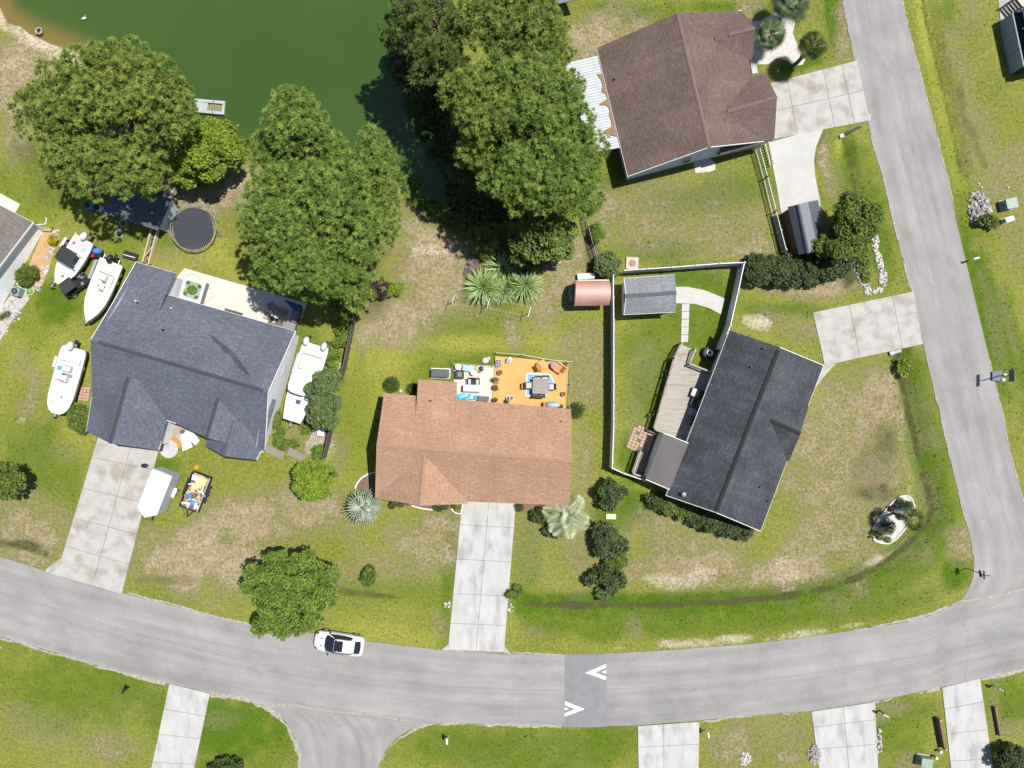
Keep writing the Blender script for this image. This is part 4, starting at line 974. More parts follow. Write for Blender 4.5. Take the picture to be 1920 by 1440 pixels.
def limb(a, b, r0, r1, mb, seed):
    r = random.Random(seed); a, b = Vector(a), Vector(b); L_ = (b - a).length; pts, rs = [], []
    for k in range(5):
        t = k / 4; j = Vector((r.uniform(-1, 1), r.uniform(-1, 1), r.uniform(-.6, .6))) * L_ * .05 * (0 < k < 4)
        pts.append(a.lerp(b, t) + j + Vector((0, 0, -L_ * .08 * math.sin(math.pi * t)))); rs.append(r0 + (r1 - r0) * t)
    mb.tube(pts, rs, 6)
SEED = [100]
def tree(name, label, spec, T, mat, dens, base=None, trunk=.28, lr=1.2, lo=.74, scl=(.75, 1.25), group=None, cat='tree', flat=.85, bare=0, up=-.2, fill=.3, drop=.1, holes=()):
    """spec: list of (px, py, z, rx_px, ry_px, rz_m, lobes): crown masses of one tree"""
    SEED[0] += 1; sd_ = SEED[0]
    c0 = P(spec[0][0], spec[0][1], spec[0][2])
    b = Vector(base) if base is not None else Vector((c0.x, c0.y, 0)); b.z = 0
    o = thing(name, label, cat, (b.x, b.y, -.05), group=group)
    lob = []
    for i, (px, py, z, rx, ry, rz, n) in enumerate(spec):
        k = (CAM_H - z) / CAM_H / 20; c = P(px, py, z)
        lob += lobes_of((c.x, c.y, c.z), (max(rx * k - lr * .6, .2), max(ry * k - lr * .6, .2), rz), n, lr, sd_ * 7 + i, up, fill)
    rd = np.random.default_rng(sd_ + 5)
    def proj(p): k = 20 * CAM_H / (CAM_H - p[2]); return 960 + p[0] * k, 720 - p[1] * k
    lob = [l for l in lob if rd.random() > drop and not any(math.hypot(proj(l[0])[0] - hx, proj(l[0])[1] - hy) < hr for hx, hy, hr in holes)]
    tb = MB(); top = Vector((c0.x, c0.y, c0.z + spec[0][5] * .3))
    tb.tube([b + Vector((0, 0, -.2)), b.lerp(top, .35) + Vector((.1, .05, 0)), b.lerp(top, .7), top], [trunk, trunk * .8, trunk * .55, trunk * .2], 9)
    for i, (p, s) in enumerate(lob):
        t = min(.95, max(.35, (p[2] - 1.2) / max(top.z, .1) * .85)); limb(b.lerp(top, t), p, trunk * .32, trunk * .07, tb, sd_ + i)
        if bare and i % 3 == 0:
            r = random.Random(sd_ + i)
            for q in range(bare):
                e = Vector(p) + Vector((r.uniform(-1, 1), r.uniform(-1, 1), r.uniform(.1, .8))) * s; limb(Vector(p), e, trunk * .06, trunk * .03, tb, q + i)
    tb.build('trunk', BARK, o, root=o)
    pts = lobe_points(lob, dens, sd_ * 3 + 1, lo, flat)
    r = np.random.default_rng(sd_); sc = r.uniform(scl[0], scl[1], len(pts))
    pts = pts - np.array([b.x, b.y, -.05])
    V, F, rn = scatter(T, pts, sc, sd_)
    # each tuft is tinted at random; on pines the spread imitates highlights and darks
    me = np_mesh('crown', V, F, mat, rn)
    mesh_obj('crown', me, o)
    return o
PT = TUFT[0]
PD = 48
tree('pine_tree', 'broad pine at the pond edge in the upper left corner', [(215, 190, 10, 160, 112, 2.6, 60), (110, 215, 9, 84, 70, 1.8, 18), (318, 205, 9, 52, 66, 1.8, 12)], PT, PINE2, PD, base=P(300, 262), trunk=.36, lr=1.1, bare=5, holes=[(190, 246, 24), (165, 240, 14), (258, 165, 12), (120, 200, 12)])
tree('pine_tree', 'lower pine hanging over the dark shed near the trampoline', [(205, 315, 9, 110, 66, 1.9, 34), (130, 290, 8, 60, 56, 1.6, 12), (270, 335, 8, 44, 50, 1.4, 9)], PT, PINE2, PD, base=P(330, 345), trunk=.3, lr=.95, bare=5, holes=[(190, 262, 22), (240, 300, 10)])
tree('pine_tree', 'large round pine behind the white patio', [(603, 420, 10, 160, 140, 3.0, 100), (560, 330, 9.5, 96, 70, 2.2, 22), (535, 500, 8, 60, 56, 1.6, 12), (640, 530, 8, 70, 44, 1.6, 14)], PT, PINE, PD, base=P(660, 450), trunk=.38, lr=1.1)
tree('pine_tree', 'pine whose crown tip reaches up into the pond', [(558, 235, 12, 62, 62, 2.0, 22), (520, 285, 10, 56, 44, 1.6, 12), (600, 285, 10, 62, 44, 1.6, 12)], PT, PINE, PD, base=P(640, 340), trunk=.3, lr=1.0)
tree('pine_tree', 'pine behind the round pine, nearest the shaded water', [(700, 300, 10, 44, 56, 1.9, 16), (725, 350, 9, 40, 46, 1.5, 10)], PT, PINE, PD, base=P(740, 362), trunk=.26, lr=.95)
tree('pine_tree', 'pine at the top edge of the pond bank', [(960, 45, 13, 106, 84, 3.0, 46), (1020, 90, 11, 56, 60, 2, 14)], PT, PINE2, PD, base=P(930, 190), trunk=.36, lr=1.15, bare=4)
tree('pine_tree', 'sparse pine with shade painted into its needles, leaning out over the pond at the top', [(815, 45, 11, 96, 88, 2.4, 20), (748, 55, 9, 52, 36, 1.3, 6), (825, 112, 12, 62, 50, 1.5, 12)], PT, PINE_SHADE, PD * .8, base=P(868, 130), trunk=.32, lr=.85, fill=.5)  # shade is in the needle colour; last crown mass added to shade the water
tree('pine_tree', 'tall pine beside the corrugated patio cover', [(990, 185, 13, 102, 92, 2.9, 46), (1050, 220, 11, 52, 66, 2.2, 14)], PT, PINE, PD, base=P(985, 300), trunk=.38, lr=1.15)
tree('pine_tree', 'pine overhanging the shaded end of the pond', [(905, 200, 13, 84, 82, 2.6, 28), (890, 270, 11, 48, 60, 1.6, 10), (862, 160, 11, 40, 40, 1.4, 6)], PT, PINE2, PD * .9, base=P(918, 272), trunk=.3, lr=1.05, fill=.45)
tree('pine_tree', 'lowest pine of the row, above the leafy tree', [(1010, 330, 11, 116, 84, 2.6, 50), (945, 300, 9.5, 76, 72, 1.9, 16), (1075, 300, 10, 58, 72, 1.8, 14), (1080, 370, 8, 46, 44, 1.3, 8)], PT, PINE, PD, base=P(1000, 385), trunk=.36, lr=1.1)
# broadleaf trees
tree('shade_fill_tree', 'added dark filler tree standing for shade under the pines at the top of the pond', [(800, 90, 4.5, 80, 100, 1.8, 26)], BROAD, LEAFD, 45, lr=.9, trunk=.16, scl=(.9, 1.3))  # added tree: its dark leaves make the shaded layer below the pines
tree('shade_fill_tree', 'added dark filler tree standing for shade under the pines at the narrow end of the pond', [(880, 275, 4.5, 50, 80, 1.8, 18)], BROAD, LEAFD, 45, lr=.9, trunk=.16, scl=(.9, 1.3))  # second added tree, dark-leaved to fill the shade between the pines
tree('leafy_tree', 'bright leafy tree at the water beside the floating dock', [(398, 280, 4.5, 56, 54, 1.9, 30), (368, 312, 3.5, 46, 34, 1.3, 12), (425, 290, 3, 36, 30, 1.1, 8)], BROAD, LEAFY, 70, lr=.75, trunk=.18, scl=(.8, 1.3))
tree('leafy_tree', 'loose yellow green tree beside the concrete well cap', [(1020, 442, 5, 56, 48, 1.8, 26), (985, 460, 4, 40, 38, 1.4, 10), (1045, 470, 3.2, 30, 24, 1, 6)], BROAD, LEAFM, 62, lr=.7, trunk=.16, scl=(.8, 1.35), fill=.4)
tree('leafy_tree', 'big round tree at the roadside near the white car', [(542, 1108, 4.6, 92, 80, 2.3, 70), (520, 1160, 3.2, 60, 34, 1.2, 14), (600, 1090, 3.4, 38, 46, 1.2, 8)], BROAD, LEAF, 60, lr=.66, trunk=.2, scl=(.7, 1.15), lo=.6, drop=.2, fill=.35, holes=[(575, 1100, 7), (520, 1060, 8), (560, 1150, 7)])
tree('leafy_tree', 'small bright yellow green tree between the two front lawns', [(587, 898, 3.2, 40, 40, 1.5, 24)], BROAD, LEAFY, 80, lr=.55, trunk=.1, scl=(.6, .95))
tree('leafy_tree', 'small round tree at the left edge above the road', [(14, 900, 3.2, 34, 36, 1.5, 18)], BROAD, LEAFM, 80, lr=.6, trunk=.12, scl=(.65, 1.0))
tree('leafy_tree', 'leafy tree covering the bow of the boat by the fence', [(611, 745, 3.4, 34, 54, 1.5, 30), (600, 780, 2.4, 26, 30, 1, 8)], SMALL, LEAFG, 110, lr=.55, trunk=.12, scl=(.9, 1.4))
tree('leafy_tree', 'bushy tree beside the black roofed shed', [(1600, 412, 3.6, 48, 54, 1.9, 34), (1580, 460, 3, 52, 34, 1.5, 14), (1618, 405, 2.6, 28, 36, 1.2, 8)], SMALL, LEAFM, 110, lr=.65, trunk=.16, scl=(.9, 1.5))
def shrub(label, px, py, rx, ry, h, mat=None, T=None, n=10, lr=.35, name='shrub', cat='shrub', group=None, dens=130, scl=(.8, 1.3), ang=0):
    mat = mat or LEAFM; T = T or SMALL
    return tree(name, label, [(px, py, h * .55, rx, ry, h * .45, n)], T, mat, dens, lr=lr, trunk=.05, scl=scl, cat=cat, group=group, up=-.5)
shrub('green shrub against the garage wall beside a white boat', 150, 783, 22, 30, 1.6, LEAFM, n=12, lr=.45)
shrub('dark round shrub below the road at the bottom edge', 425, 1438, 40, 14, 1.5, LEAFD, n=12, lr=.45)
shrub('dark shrub in the bottom right corner', 1896, 1424, 34, 32, 1.8, LEAFD, n=16, lr=.5)
shrub('trimmed round shrub beside the dark picket fence', 1121, 438, 13, 20, 1.3, LEAF, TINY, n=10, lr=.32, dens=260)
shrub('low trimmed bush at the upper end of the dark picket fence', 1108, 378, 20, 22, 1.6, LEAFM, TINY, n=12, lr=.4, dens=220)
shrub('grey green bush over the corner where two fences meet', 1140, 500, 27, 27, 1.8, LEAFG, SMALL, n=16, lr=.42)
shrub('dark bush behind the bright ground cover by the pond', 915, 448, 42, 36, 2.0, LEAFM, SMALL, n=18, lr=.5)
shrub('round yellow green bush among dark bushes by the pond', 956, 435, 22, 20, 1.8, LEAFM, SMALL, n=8, lr=.4)
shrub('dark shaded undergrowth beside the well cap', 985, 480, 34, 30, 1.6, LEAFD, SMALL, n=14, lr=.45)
shrub('rounded green shrub beside the white house wall at the left edge', 52, 517, 23, 19, 1.3, LEAFM, TINY, n=14, lr=.38, dens=240)
shrub('small golden shrub in the stone bed at the left edge', 100, 450, 9, 9, .7, LEAFO, TINY, n=5, lr=.2, dens=400)
shrub('purple leaved shrub under the round pine', 705, 540, 26, 16, 1.6, LEAFP, SMALL, n=12, lr=.4)
shrub('yellow green shrub left of the pair in front of the purple shrub', 712, 554, 8, 8, .7, LEAFY, SMALL, n=4, lr=.25)
shrub('yellow green shrub in the middle in front of the purple shrub', 729, 545, 10, 12, .8, LEAFY, SMALL, n=5, lr=.28)
shrub('yellow green shrub nearest the bare lawn by the purple shrub', 745, 542, 9, 11, .8, LEAFY, SMALL, n=5, lr=.28)
shrub('leafy shrub at the upper end of the dark board fence', 645, 585, 24, 28, 1.6, LEAF, SMALL, n=14, lr=.45)
shrub('bushy plant along the fence beside the twin engine boat', 640, 630, 14, 28, 1.1, LEAF, SMALL, n=8, lr=.35)
shrub('leafy weeds beside the stern of the twin engine boat', 625, 672, 13, 26, .8, LEAF, SMALL, n=8, lr=.3)
shrub('weedy growth between the house wall and the twin engine boat', 520, 800, 12, 36, .6, LEAFM, SMALL, n=10, lr=.28)
shrub('weedy patch in front of the twin engine boat', 575, 800, 16, 20, .5, LEAF, SMALL, n=8, lr=.28)
shrub('leafy clump beside the white bin at the fence', 598, 848, 10, 16, .7, LEAF, SMALL, n=6, lr=.28)
shrub('weedy clump behind the pallets', 535, 832, 30, 10, .5, LEAFM, SMALL, n=10, lr=.26)
shrub('dark upright shrub on the front lawn beyond the terracotta house', 1149, 925, 31, 28, 2.0, LEAFD, BROAD, n=16, lr=.45, dens=90, scl=(.6, .9))
shrub('dark bush below the small stone slab', 1142, 1015, 36, 36, 2.0, LEAFD, BROAD, n=20, lr=.48, dens=90, scl=(.6, .9))
shrub('smooth rounded bush between two dark bushes', 1154, 1050, 22, 20, 1.4, LEAFM, TINY, n=12, lr=.4, dens=220)
shrub('lowest dark bush of the row near the ditch', 1140, 1085, 40, 22, 1.8, LEAFD, BROAD, n=16, lr=.45, dens=90, scl=(.6, .9))
shrub('pale feathery bush at the edge of the ditch', 1136, 1112, 18, 14, 1.0, LEAFG, SMALL, n=8, lr=.3)
shrub('small dark round shrub on the lawn left of the pale driveway', 692, 1080, 20, 20, 1.1, LEAFM, DROOPY, n=8, lr=.35, dens=120, scl=(.6, .9))
shrub('little dark shrub at the right edge of the pale driveway', 964, 1112, 17, 17, .9, LEAFM, BROAD, n=6, lr=.3, scl=(.5, .8))
for k, (x, y) in enumerate([(1232, 938), (1258, 950), (1284, 962), (1308, 972), (1334, 981), (1362, 988), (1388, 994)]):
    shrub(['first', 'second', 'third', 'fourth', 'fifth', 'sixth', 'last'][k] + ' dark shrub from the flue end along the wall of the dark grey house', x, y, 22, 17, 1.3, LEAFM if k in (1, 2) else LEAFD, SMALL, n=10, lr=.38, group='foundation shrubs')
for k, (x, y) in enumerate([(1420, 505), (1452, 506), (1484, 508), (1516, 506), (1548, 500), (1575, 490)]):
    shrub(['first', 'second', 'third', 'fourth', 'fifth', 'last'][k] + ' dark bush of the hedge counted from the white fence corner', x, y, 27, 31, 1.9, LEAFD, SMALL, n=22, lr=.42, group='dark hedge bushes', name='hedge_bush', dens=150)
shrub('small evergreen under the front gable left of the walk', 745, 946, 12, 5, .6, LEAFD, SMALL, n=4, lr=.22)
shrub('low evergreen under the front gable near the garage', 828, 950, 16, 6, .6, LEAFD, SMALL, n=5, lr=.22)
shrub('tiny evergreen at the corner of the garage door', 857, 948, 7, 5, .5, LEAF, SMALL, n=3, lr=.18)
shrub('dark round bush beside the silver feather palm', 1008, 965, 14, 14, .9, LEAFD, SMALL, n=6, lr=.28)
shrub('dark round bush shaded by the silver feather palm', 1036, 992, 18, 15, 1.0, LEAFD, SMALL, n=8, lr=.3)
shrub('bare grey shrub on the dry back lawn', 886, 500, 13, 20, .8, leafmat('dry_twigs', (.15, .12, .10), (.22, .18, .15), .1), TINY, n=5, lr=.3, dens=60)
shrub('yellow green bush on the rock pile beside the utility boxes', 1853, 415, 21, 14, 1.0, LEAFM, SMALL, n=8, lr=.34)
shrub('low weeds inside the white rock border', 1620, 500, 12, 30, .4, LEAFM, SMALL, n=8, lr=.25, dens=80)
shrub('small weed at the left edge of the gravel bed', 8, 592, 8, 8, .5, LEAFM, TINY, n=3, lr=.2)
shrub('low plants in the ditch below the cracked driveway', 1692, 685, 14, 24, .5, LEAFY, SMALL, n=6, lr=.25, dens=80)
shrub('creeping plant at the house corner under the pine at the patio cover', 1160, 318, 6, 10, .6, LEAFM, TINY, n=3, lr=.2)
# ground cover along the pond: nobody could count it
def cover(label, areas, mat, T, n, h, scl, name='ground_cover'):
    pts = []
    for (px, py, rx, ry) in areas:
        r = np.random.default_rng(int(px)); m = int(n * rx * ry / 400)
        d = np.sqrt(r.random(m)); a = r.uniform(0, 6.283, m); hh = r.random(m) * h * (1 - d * .6)
        pts.append(np.stack([(px + d * rx * np.cos(a) - 960) / 20, (720 - py - d * ry * np.sin(a)) / 20, hh - .1], 1))
    pts = np.vstack(pts); V, F, rn = scatter(T, pts, np.random.default_rng(3).uniform(*scl, len(pts)), 9)
    o = mesh_obj(name, np_mesh(name, V, F, mat, rn)); o['kind'] = 'stuff'; o['label'] = label; o['category'] = 'plants'
cover('bright green ground cover along the pond bank', [(845, 405, 34, 22), (875, 425, 26, 18), (790, 375, 26, 14), (770, 352, 18, 16), (820, 395, 24, 14), (805, 388, 20, 12)], LEAF, SMALL, 60, .8, (.7, 1.2))
cover('yellowish reeds at the water beside the leafy tree', [(455, 275, 22, 14), (395, 345, 34, 12), (430, 325, 20, 12)], LEAFY, SMALL, 40, .6, (.6, 1.0), 'reeds')
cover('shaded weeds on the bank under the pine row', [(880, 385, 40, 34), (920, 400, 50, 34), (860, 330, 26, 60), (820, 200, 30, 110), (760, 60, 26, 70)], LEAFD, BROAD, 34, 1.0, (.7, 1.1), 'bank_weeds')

# palms: every frond is a piece of its own
def frond_fan(L, seg, w):
    """fan leaf on its stalk: pointed segments spreading from the stalk's end, tips drooping"""
    mb = MB(); st_ = L * .42
    mb.bar((0, 0, 0), (st_, 0, L * .16), .035, .03)
    for k in range(seg):
        a = R(-105 + 210 * k / (seg - 1)); r = L * .60 * (1 - .22 * abs(a) / R(105)); r *= 1 + .08 * math.sin(k * 5.1)
        b = Vector((st_, 0, L * .16)); d = Vector((math.cos(a), math.sin(a), 0)); s = Vector((-math.sin(a), math.cos(a), 0))
        m1 = b + d * r * .55 + Vector((0, 0, .05 * L)); e = b + d * r + Vector((0, 0, -.10 * L))
        mb.poly([b, m1 - s * w, e]); mb.poly([b, e, m1 + s * w])
    return mb
def frond_feather(L, n, w):
    mb = MB(); pts = []
    for k in range(9):
        t = k / 8; pts.append(Vector((L * t * (1 - .12 * t), 0, L * (.45 * t - .62 * t * t))))
    mb.tube(pts, [.035 * (1 - .8 * k / 8) for k in range(9)], 5)
    for k in range(n):
        t = .12 + .88 * k / n; i = min(7, int(t * 8)); f = t * 8 - i; p = pts[i].lerp(pts[i + 1], f); ll = L * .36 * math.sin(math.pi * (.15 + .8 * t)) + .08
        for sg in (1, -1):
            d = Vector((.55, sg * .85, .12)).normalized(); e = p + d * ll + Vector((0, 0, -.12 * ll)); s = Vector((.85, -sg * .55, 0)) * w
            mb.poly([p - s * .5, p + d * ll * .5 + s * .4, e]); mb.poly([p - s * .5, e, p + d * ll * .5 - s * .6])
    return mb
def frond_blade(L, w):
    mb = MB(); prev = None
    for k in range(5):
        t = k / 4; p = Vector((L * t, 0, L * (.55 * t - .42 * t * t))); ww = w * (1 - t) ** .6 + .004
        if prev: mb.poly([prev[0] + Vector((0, prev[1], 0)), p + Vector((0, ww, 0)), p - Vector((0, ww, 0)), prev[0] - Vector((0, prev[1], 0))])
        prev = (p, ww)
    return mb
def pm(name, c, c2): return M(name, c, c2, scale=2.5, rough=.5, spec=.35)
SILV = pm('frond_silver', (.30, .36, .27), (.40, .45, .35)); SILV2 = pm('frond_pale', (.36, .41, .26), (.47, .51, .36)); PGRN = pm('frond_green', (.085, .13, .035), (.16, .20, .05)); PGRN2 = pm('frond_olive', (.15, .19, .06), (.24, .27, .10)); PDEAD = pm('frond_dead', (.30, .25, .16), (.36, .30, .2)); YUC = pm('blade_grey_green', (.120, .205, .055), (.215, .30, .105)); SAGO = pm('frond_dark', (.030, .062, .015), (.06, .10, .025))
FM = {'fan': mesh_only(frond_fan(1.95, 13, .055), 'frond', SILV), 'fang': mesh_only(frond_fan(1.55, 15, .05), 'frond', PGRN2), 'fang2': mesh_only(frond_fan(1.5, 15, .05), 'frond', PGRN),
      'feather': mesh_only(frond_feather(2.5, 20, .055), 'frond', SILV2), 'sago': mesh_only(frond_feather(.95, 20, .02), 'frond', SAGO), 'blade': mesh_only(frond_blade(1.75, .045), 'blade', YUC), 'dead': mesh_only(frond_fan(1.3, 11, .06), 'frond', PDEAD), 'pale': mesh_only(frond_fan(1.8, 17, .05), 'frond', pm('frond_grey', (.20, .28, .14), (.31, .38, .22)))}
def palm(label, px, py, h, kinds, rings, trunk=.16, name='palm', cat='palm', sc=1.0, seed=1, group=None):
    """rings: (count, pitch in degrees above level, scale, height offset)"""
    c = P(px, py, h); o = thing(name, label, cat, (c.x, c.y, -.03), group=group); r = random.Random(seed)
    tb = MB()
    zs = [k / 6 * h for k in range(7)]
    tb.tube([(.03 * math.sin(k), .03 * math.cos(k * 2), z - .1) for k, z in enumerate(zs)], [trunk * (1.15 - .03 * k + .06 * (k % 2)) for k in range(7)], 9)
    tb.build('trunk', BARK, o, local=True)
    for (cnt, pit, s, dz) in rings:
        off = r.uniform(0, 6.28)
        for k in range(cnt):
            a = off + 6.283 * k / cnt + r.uniform(-.15, .15)
            kind = kinds[r.randrange(len(kinds))]
            inst(FM[kind], o, (0, 0, h + dz), sc=s * sc * r.uniform(.88, 1.1), rot=(r.uniform(-.25, .25), -R(pit + r.uniform(-9, 9)), a), name='blade' if kind == 'blade' else 'frond')
    return o
palm('silver fan palm at the left front corner of the terracotta house', 684, 950, 1.5, ['fan'], [(7, -6, 1.0, 0), (6, 22, 1.0, .1), (4, 52, .85, .15)], seed=2, sc=.98)
palm('silver feather palm at the right front corner of the terracotta house', 1066, 965, 1.7, ['feather'], [(6, 4, 1.0, 0), (5, 28, 1.0, .1), (3, 58, .8, .15)], seed=5, sc=1.0)
palm('pale fan palm in the white gravel bed nearest the brown house', 1442, 68, 2.2, ['fang', 'pale'], [(9, -10, 1, 0), (9, 15, 1, .1), (7, 45, .9, .15)], seed=7)
palm('olive fan palm at the road side of the white gravel bed', 1522, 86, 3.6, ['fang', 'fang2', 'fang'], [(8, -30, .95, -.1), (9, 0, 1, 0), (8, 30, .95, .1), (4, 60, .8, .15)], seed=9, sc=.95)
palm('grey fan palm cut by the top edge beside the white gravel bed', 1482, 8, 3.0, ['pale'], [(9, -10, 1.05, 0), (9, 18, 1.05, .1), (6, 45, .9, .15)], seed=11)
palm('yellowish palm at the edge of the oval gravel island', 1712, 975, 3.4, ['fang', 'fang2'], [(6, -15, .8, 0), (6, 20, .75, .1)], seed=13, trunk=.11)
palm('small dark palm at the upper end of the oval gravel island', 1697, 951, .7, ['sago'], [(10, 5, .8, 0), (8, 35, .7, .05)], seed=15, trunk=.1)
palm('dark palm at the lower end of the oval gravel island', 1662, 988, .8, ['sago'], [(12, 5, 1.0, 0), (9, 35, .9, .05)], seed=17, trunk=.1)
palm('small sago palm at the rear left corner of the terracotta house', 734, 721, .5, ['sago'], [(12, 5, .9, 0), (8, 35, .8, .05)], seed=19, trunk=.1)
palm('small dark sago palm at the right end of the orange deck', 1082, 769, .6, ['sago'], [(11, 5, .95, 0), (8, 35, .85, .05)], seed=21, trunk=.1)
palm('sago palm behind the terracotta house beside its rear wing', 776, 728, .5, ['sago'], [(8, 5, .75, 0), (6, 40, .7, .05)], seed=23, trunk=.1)
palm('sago palm in the front bed right of the pale driveway', 974, 950, .4, ['sago'], [(8, 5, .6, 0), (6, 40, .6, .05)], seed=25, trunk=.08)
for k, (x, y, s, lb) in enumerate([(943, 503, 1.12, 'spiky grey green yucca clump nearest the pond bushes'), (905, 540, 1.2, 'spiky grey green yucca clump at the left behind the clothesline'), (984, 535, 1.15, 'spiky grey green yucca clump at the right behind the clothesline'), (945, 548, .8, 'spiky yucca clump in the middle behind the clothesline')]):
    palm(lb, x, y, .35, ['blade'], [(44, -2, 1, 0), (44, 18, 1, 0), (36, 38, .95, 0), (28, 58, .85, 0)], trunk=.14, name='yucca', cat='yucca', sc=s, seed=30 + k, group='yucca clumps')
shrub('yellow green shoots in the left yucca clump', 916, 532, 14, 14, 1.2, LEAFY, SMALL, n=6, lr=.3, dens=90)
shrub('olive shoots between the yucca clumps', 962, 530, 14, 18, 1.2, LEAFM, SMALL, n=6, lr=.3, dens=90)
# ---------------------------------------------------------------- sheds
PINKM = M('pink_metal', (.36, .195, .165), (.40, .235, .20), scale=.8, rough=.45, spec=.4)
TAN = M('tan_wood', (.36, .29, .19), (.30, .235, .15), scale=3, stretch=(1, .2, 1))
CREAM = M('cream_siding', (.55, .53, .48), (.50, .48, .43), scale=2)
BROWNW = M('brown_wood', (.105, .050, .028), (.14, .07, .04), scale=3, stretch=(.2, 2, 1))
BLKROOF = M('black_metal_roof', (.055, .062, .078), (.066, .073, .09), scale=1, rough=.4, spec=.5)
WOODG = M('weathered_wood', (.225, .200, .170), (.30, .275, .24), scale=5, fine=(20, .12), stretch=(.25, 3, 1), c3=(.17, .145, .115), s3=1.2, r3=(.55, .75))
# pink metal shed with a barrel roof
s = thing('shed', 'small shed with a pink corrugated metal barrel roof', 'shed', (*P(1108, 549)[:2], 0))
a, b_, c_, d_ = P(1077, 525), P(1143, 525), P(1143, 572), P(1077, 574)
MB().prism([P(1080, 530), P(1137, 530), P(1137, 568), P(1080, 568)], -.05, 1.9).build('wall', CREAM, s, root=s)
NB = 22
def arc(t):
    x = 2 * t - 1; return .95 * (1 - abs(x) ** 2.6) + 1.85
tl, tr, br, bl = P(1079, 525, 2.0), P(1143, 525, 2.0), P(1143, 572, 2.0), P(1077, 573.5, 2.0)
for k in range(NB):
    t0, t1 = k / NB, (k + 1) / NB; z0, z1 = arc(t0), arc(t1); mb = MB()
    A, Bb, Cc, Dd = tl.lerp(bl, t0), tr.lerp(br, t0), tr.lerp(br, t1), tl.lerp(bl, t1)
    up = .035 if k % 2 else 0
    for q, z in ((A, z0), (Bb, z0), (Cc, z1), (Dd, z1)): q.z = z + up
    mb.slab([A, Bb, Cc, Dd], .05).build('roof_sheet', PINKM, s, root=s)
mb = MB()
for e0, e1, sx in ((tl, bl, -1), (tr, br, 1)):
    n = 12; pts = [Vector((e0.lerp(e1, k / n).x, e0.lerp(e1, k / n).y, arc(k / n) - .06)) for k in range(n + 1)]
    for p, q in zip(pts[:-1], pts[1:]): mb.poly([p, q, (q.x, q.y, 1.6), (p.x, p.y, 1.6)])
mb.build('gable_trim', WHITE, s, root=s)
o = thing('tarp_bundle', 'grey covered bundle leaning on the left end of the pink roofed shed', 'tarp', (*P(1070, 540)[:2], 0))
MB().ell((*P(1071, 551)[:2], .3), (.32, .75, .62), 14, 9).build('cover', M('grey_tarp', (.13, .15, .17), (.17, .19, .21), scale=3), o, root=o, smooth=True)
o = tag(MB().box((*P(1098, 519)[:2], .25), (1.6, .5, .5), .05).build('white_crate', M('white_plastic', (.50, .50, .50), rough=.5)), 'long white container behind the pink roofed shed', 'container')
# grey shingle shed
s = thing('shed', 'shed with a light grey shingle gable roof inside the white fence', 'shed', (*P(1215, 552)[:2], 0))
a, b_, c_, d_ = P(1172, 524, 2.3), P(1265, 515, 2.3), P(1267, 585, 2.3), P(1170, 590, 2.3)
r0, r1 = P(1174, 555, 3.3), P(1268, 548.5, 3.3)
a = P(1170, 522, 2.3)
for pl in ([r0, r1, b_, a], [r0, d_, c_, r1]): MB().slab(pl, .09).build('roof', SH_GREY, s, root=s)
ridge_cap(r0, r1, shingle('cap_grey', (.09, .095, .11), (.10, .105, .12), (.08, .085, .1), .2, .2), s, .36)
ins = inset([a, b_, c_, d_], .18, [2.25] * 4)
wl = [ins[0], ins[1], (r1.x - .2, r1.y, 3.2), ins[2], ins[3], (r0.x + .1, r0.y, 3.2)]; w = MB()
for k in range(6):
    p, q = wl[k], wl[(k + 1) % 6]; w.poly([(p[0], p[1], -.05), (q[0], q[1], -.05), q, p])
w.build('wall', SIDING, s, root=s)
MB().bar((ins[3][0] - .03, ins[3][1] + 1.0, 1.6), (ins[3][0] - .03, ins[3][1] + 1.8, 1.6), .06, .6).build('window', GLASS, s, root=s)
for e, f in ((a, r0), (d_, r0), (a, b_), (d_, c_)): MB().bar(e + Vector((0, 0, -.08)), f + Vector((0, 0, -.08)), .05, .14).build('fascia', WHITE, s, root=s)
# brown shed with black metal roof
s = thing('shed', 'brown timber shed with a black standing seam metal roof', 'shed', (*P(1508, 425)[:2], 0))
nl, nr, sr, sl_ = P(1462, 398, 2.2), P(1534, 375, 2.2), P(1552, 464, 2.2), P(1487, 476, 2.2)
rn, rs = P(1497, 383, 3.0), P(1516, 474, 3.0)
nl = P(1477, 388, 2.2); sl_ = P(1498, 478, 2.2)
bn, bs = P(1515, 378, 2.85), P(1534, 470, 2.85)
for k in range(16):
    t0, t1 = k / 16, (k + .96) / 16
    MB().slab([rn.lerp(rs, t0), bn.lerp(bs, t0), bn.lerp(bs, t1), rn.lerp(rs, t1)], .04).build('roof_sheet', BLKROOF, s, root=s)
    MB().slab([bn.lerp(bs, t0), nr.lerp(sr, t0), nr.lerp(sr, t1), bn.lerp(bs, t1)], .04).build('roof_sheet', BLKROOF, s, root=s)
    MB().slab([nl.lerp(sl_, t0), rn.lerp(rs, t0), rn.lerp(rs, t1), nl.lerp(sl_, t1)], .04).build('roof_sheet', BLKROOF, s, root=s)
ridge_cap(rn, rs, BLKROOF, s, .2, .8)
ins = inset([nl, nr, sr, sl_], .15, [2.15] * 4); w = MB(); wl = [ins[0], (rn.x + .05, rn.y - .12, 2.9), ins[1], ins[2], (rs.x - .03, rs.y + .12, 2.9), ins[3]]
for k in range(6):
    p, q = wl[k], wl[(k + 1) % 6]; w.poly([(p[0], p[1], -.05), (q[0], q[1], -.05), q, p])
w.build('wall', BROWNW, s, root=s)
p0, p1 = Vector(ins[0]), Vector(ins[3]); dd = (p1 - p0).normalized(); nn = Vector((dd.y, -dd.x, 0)); nn = nn if nn.x < 0 else -nn
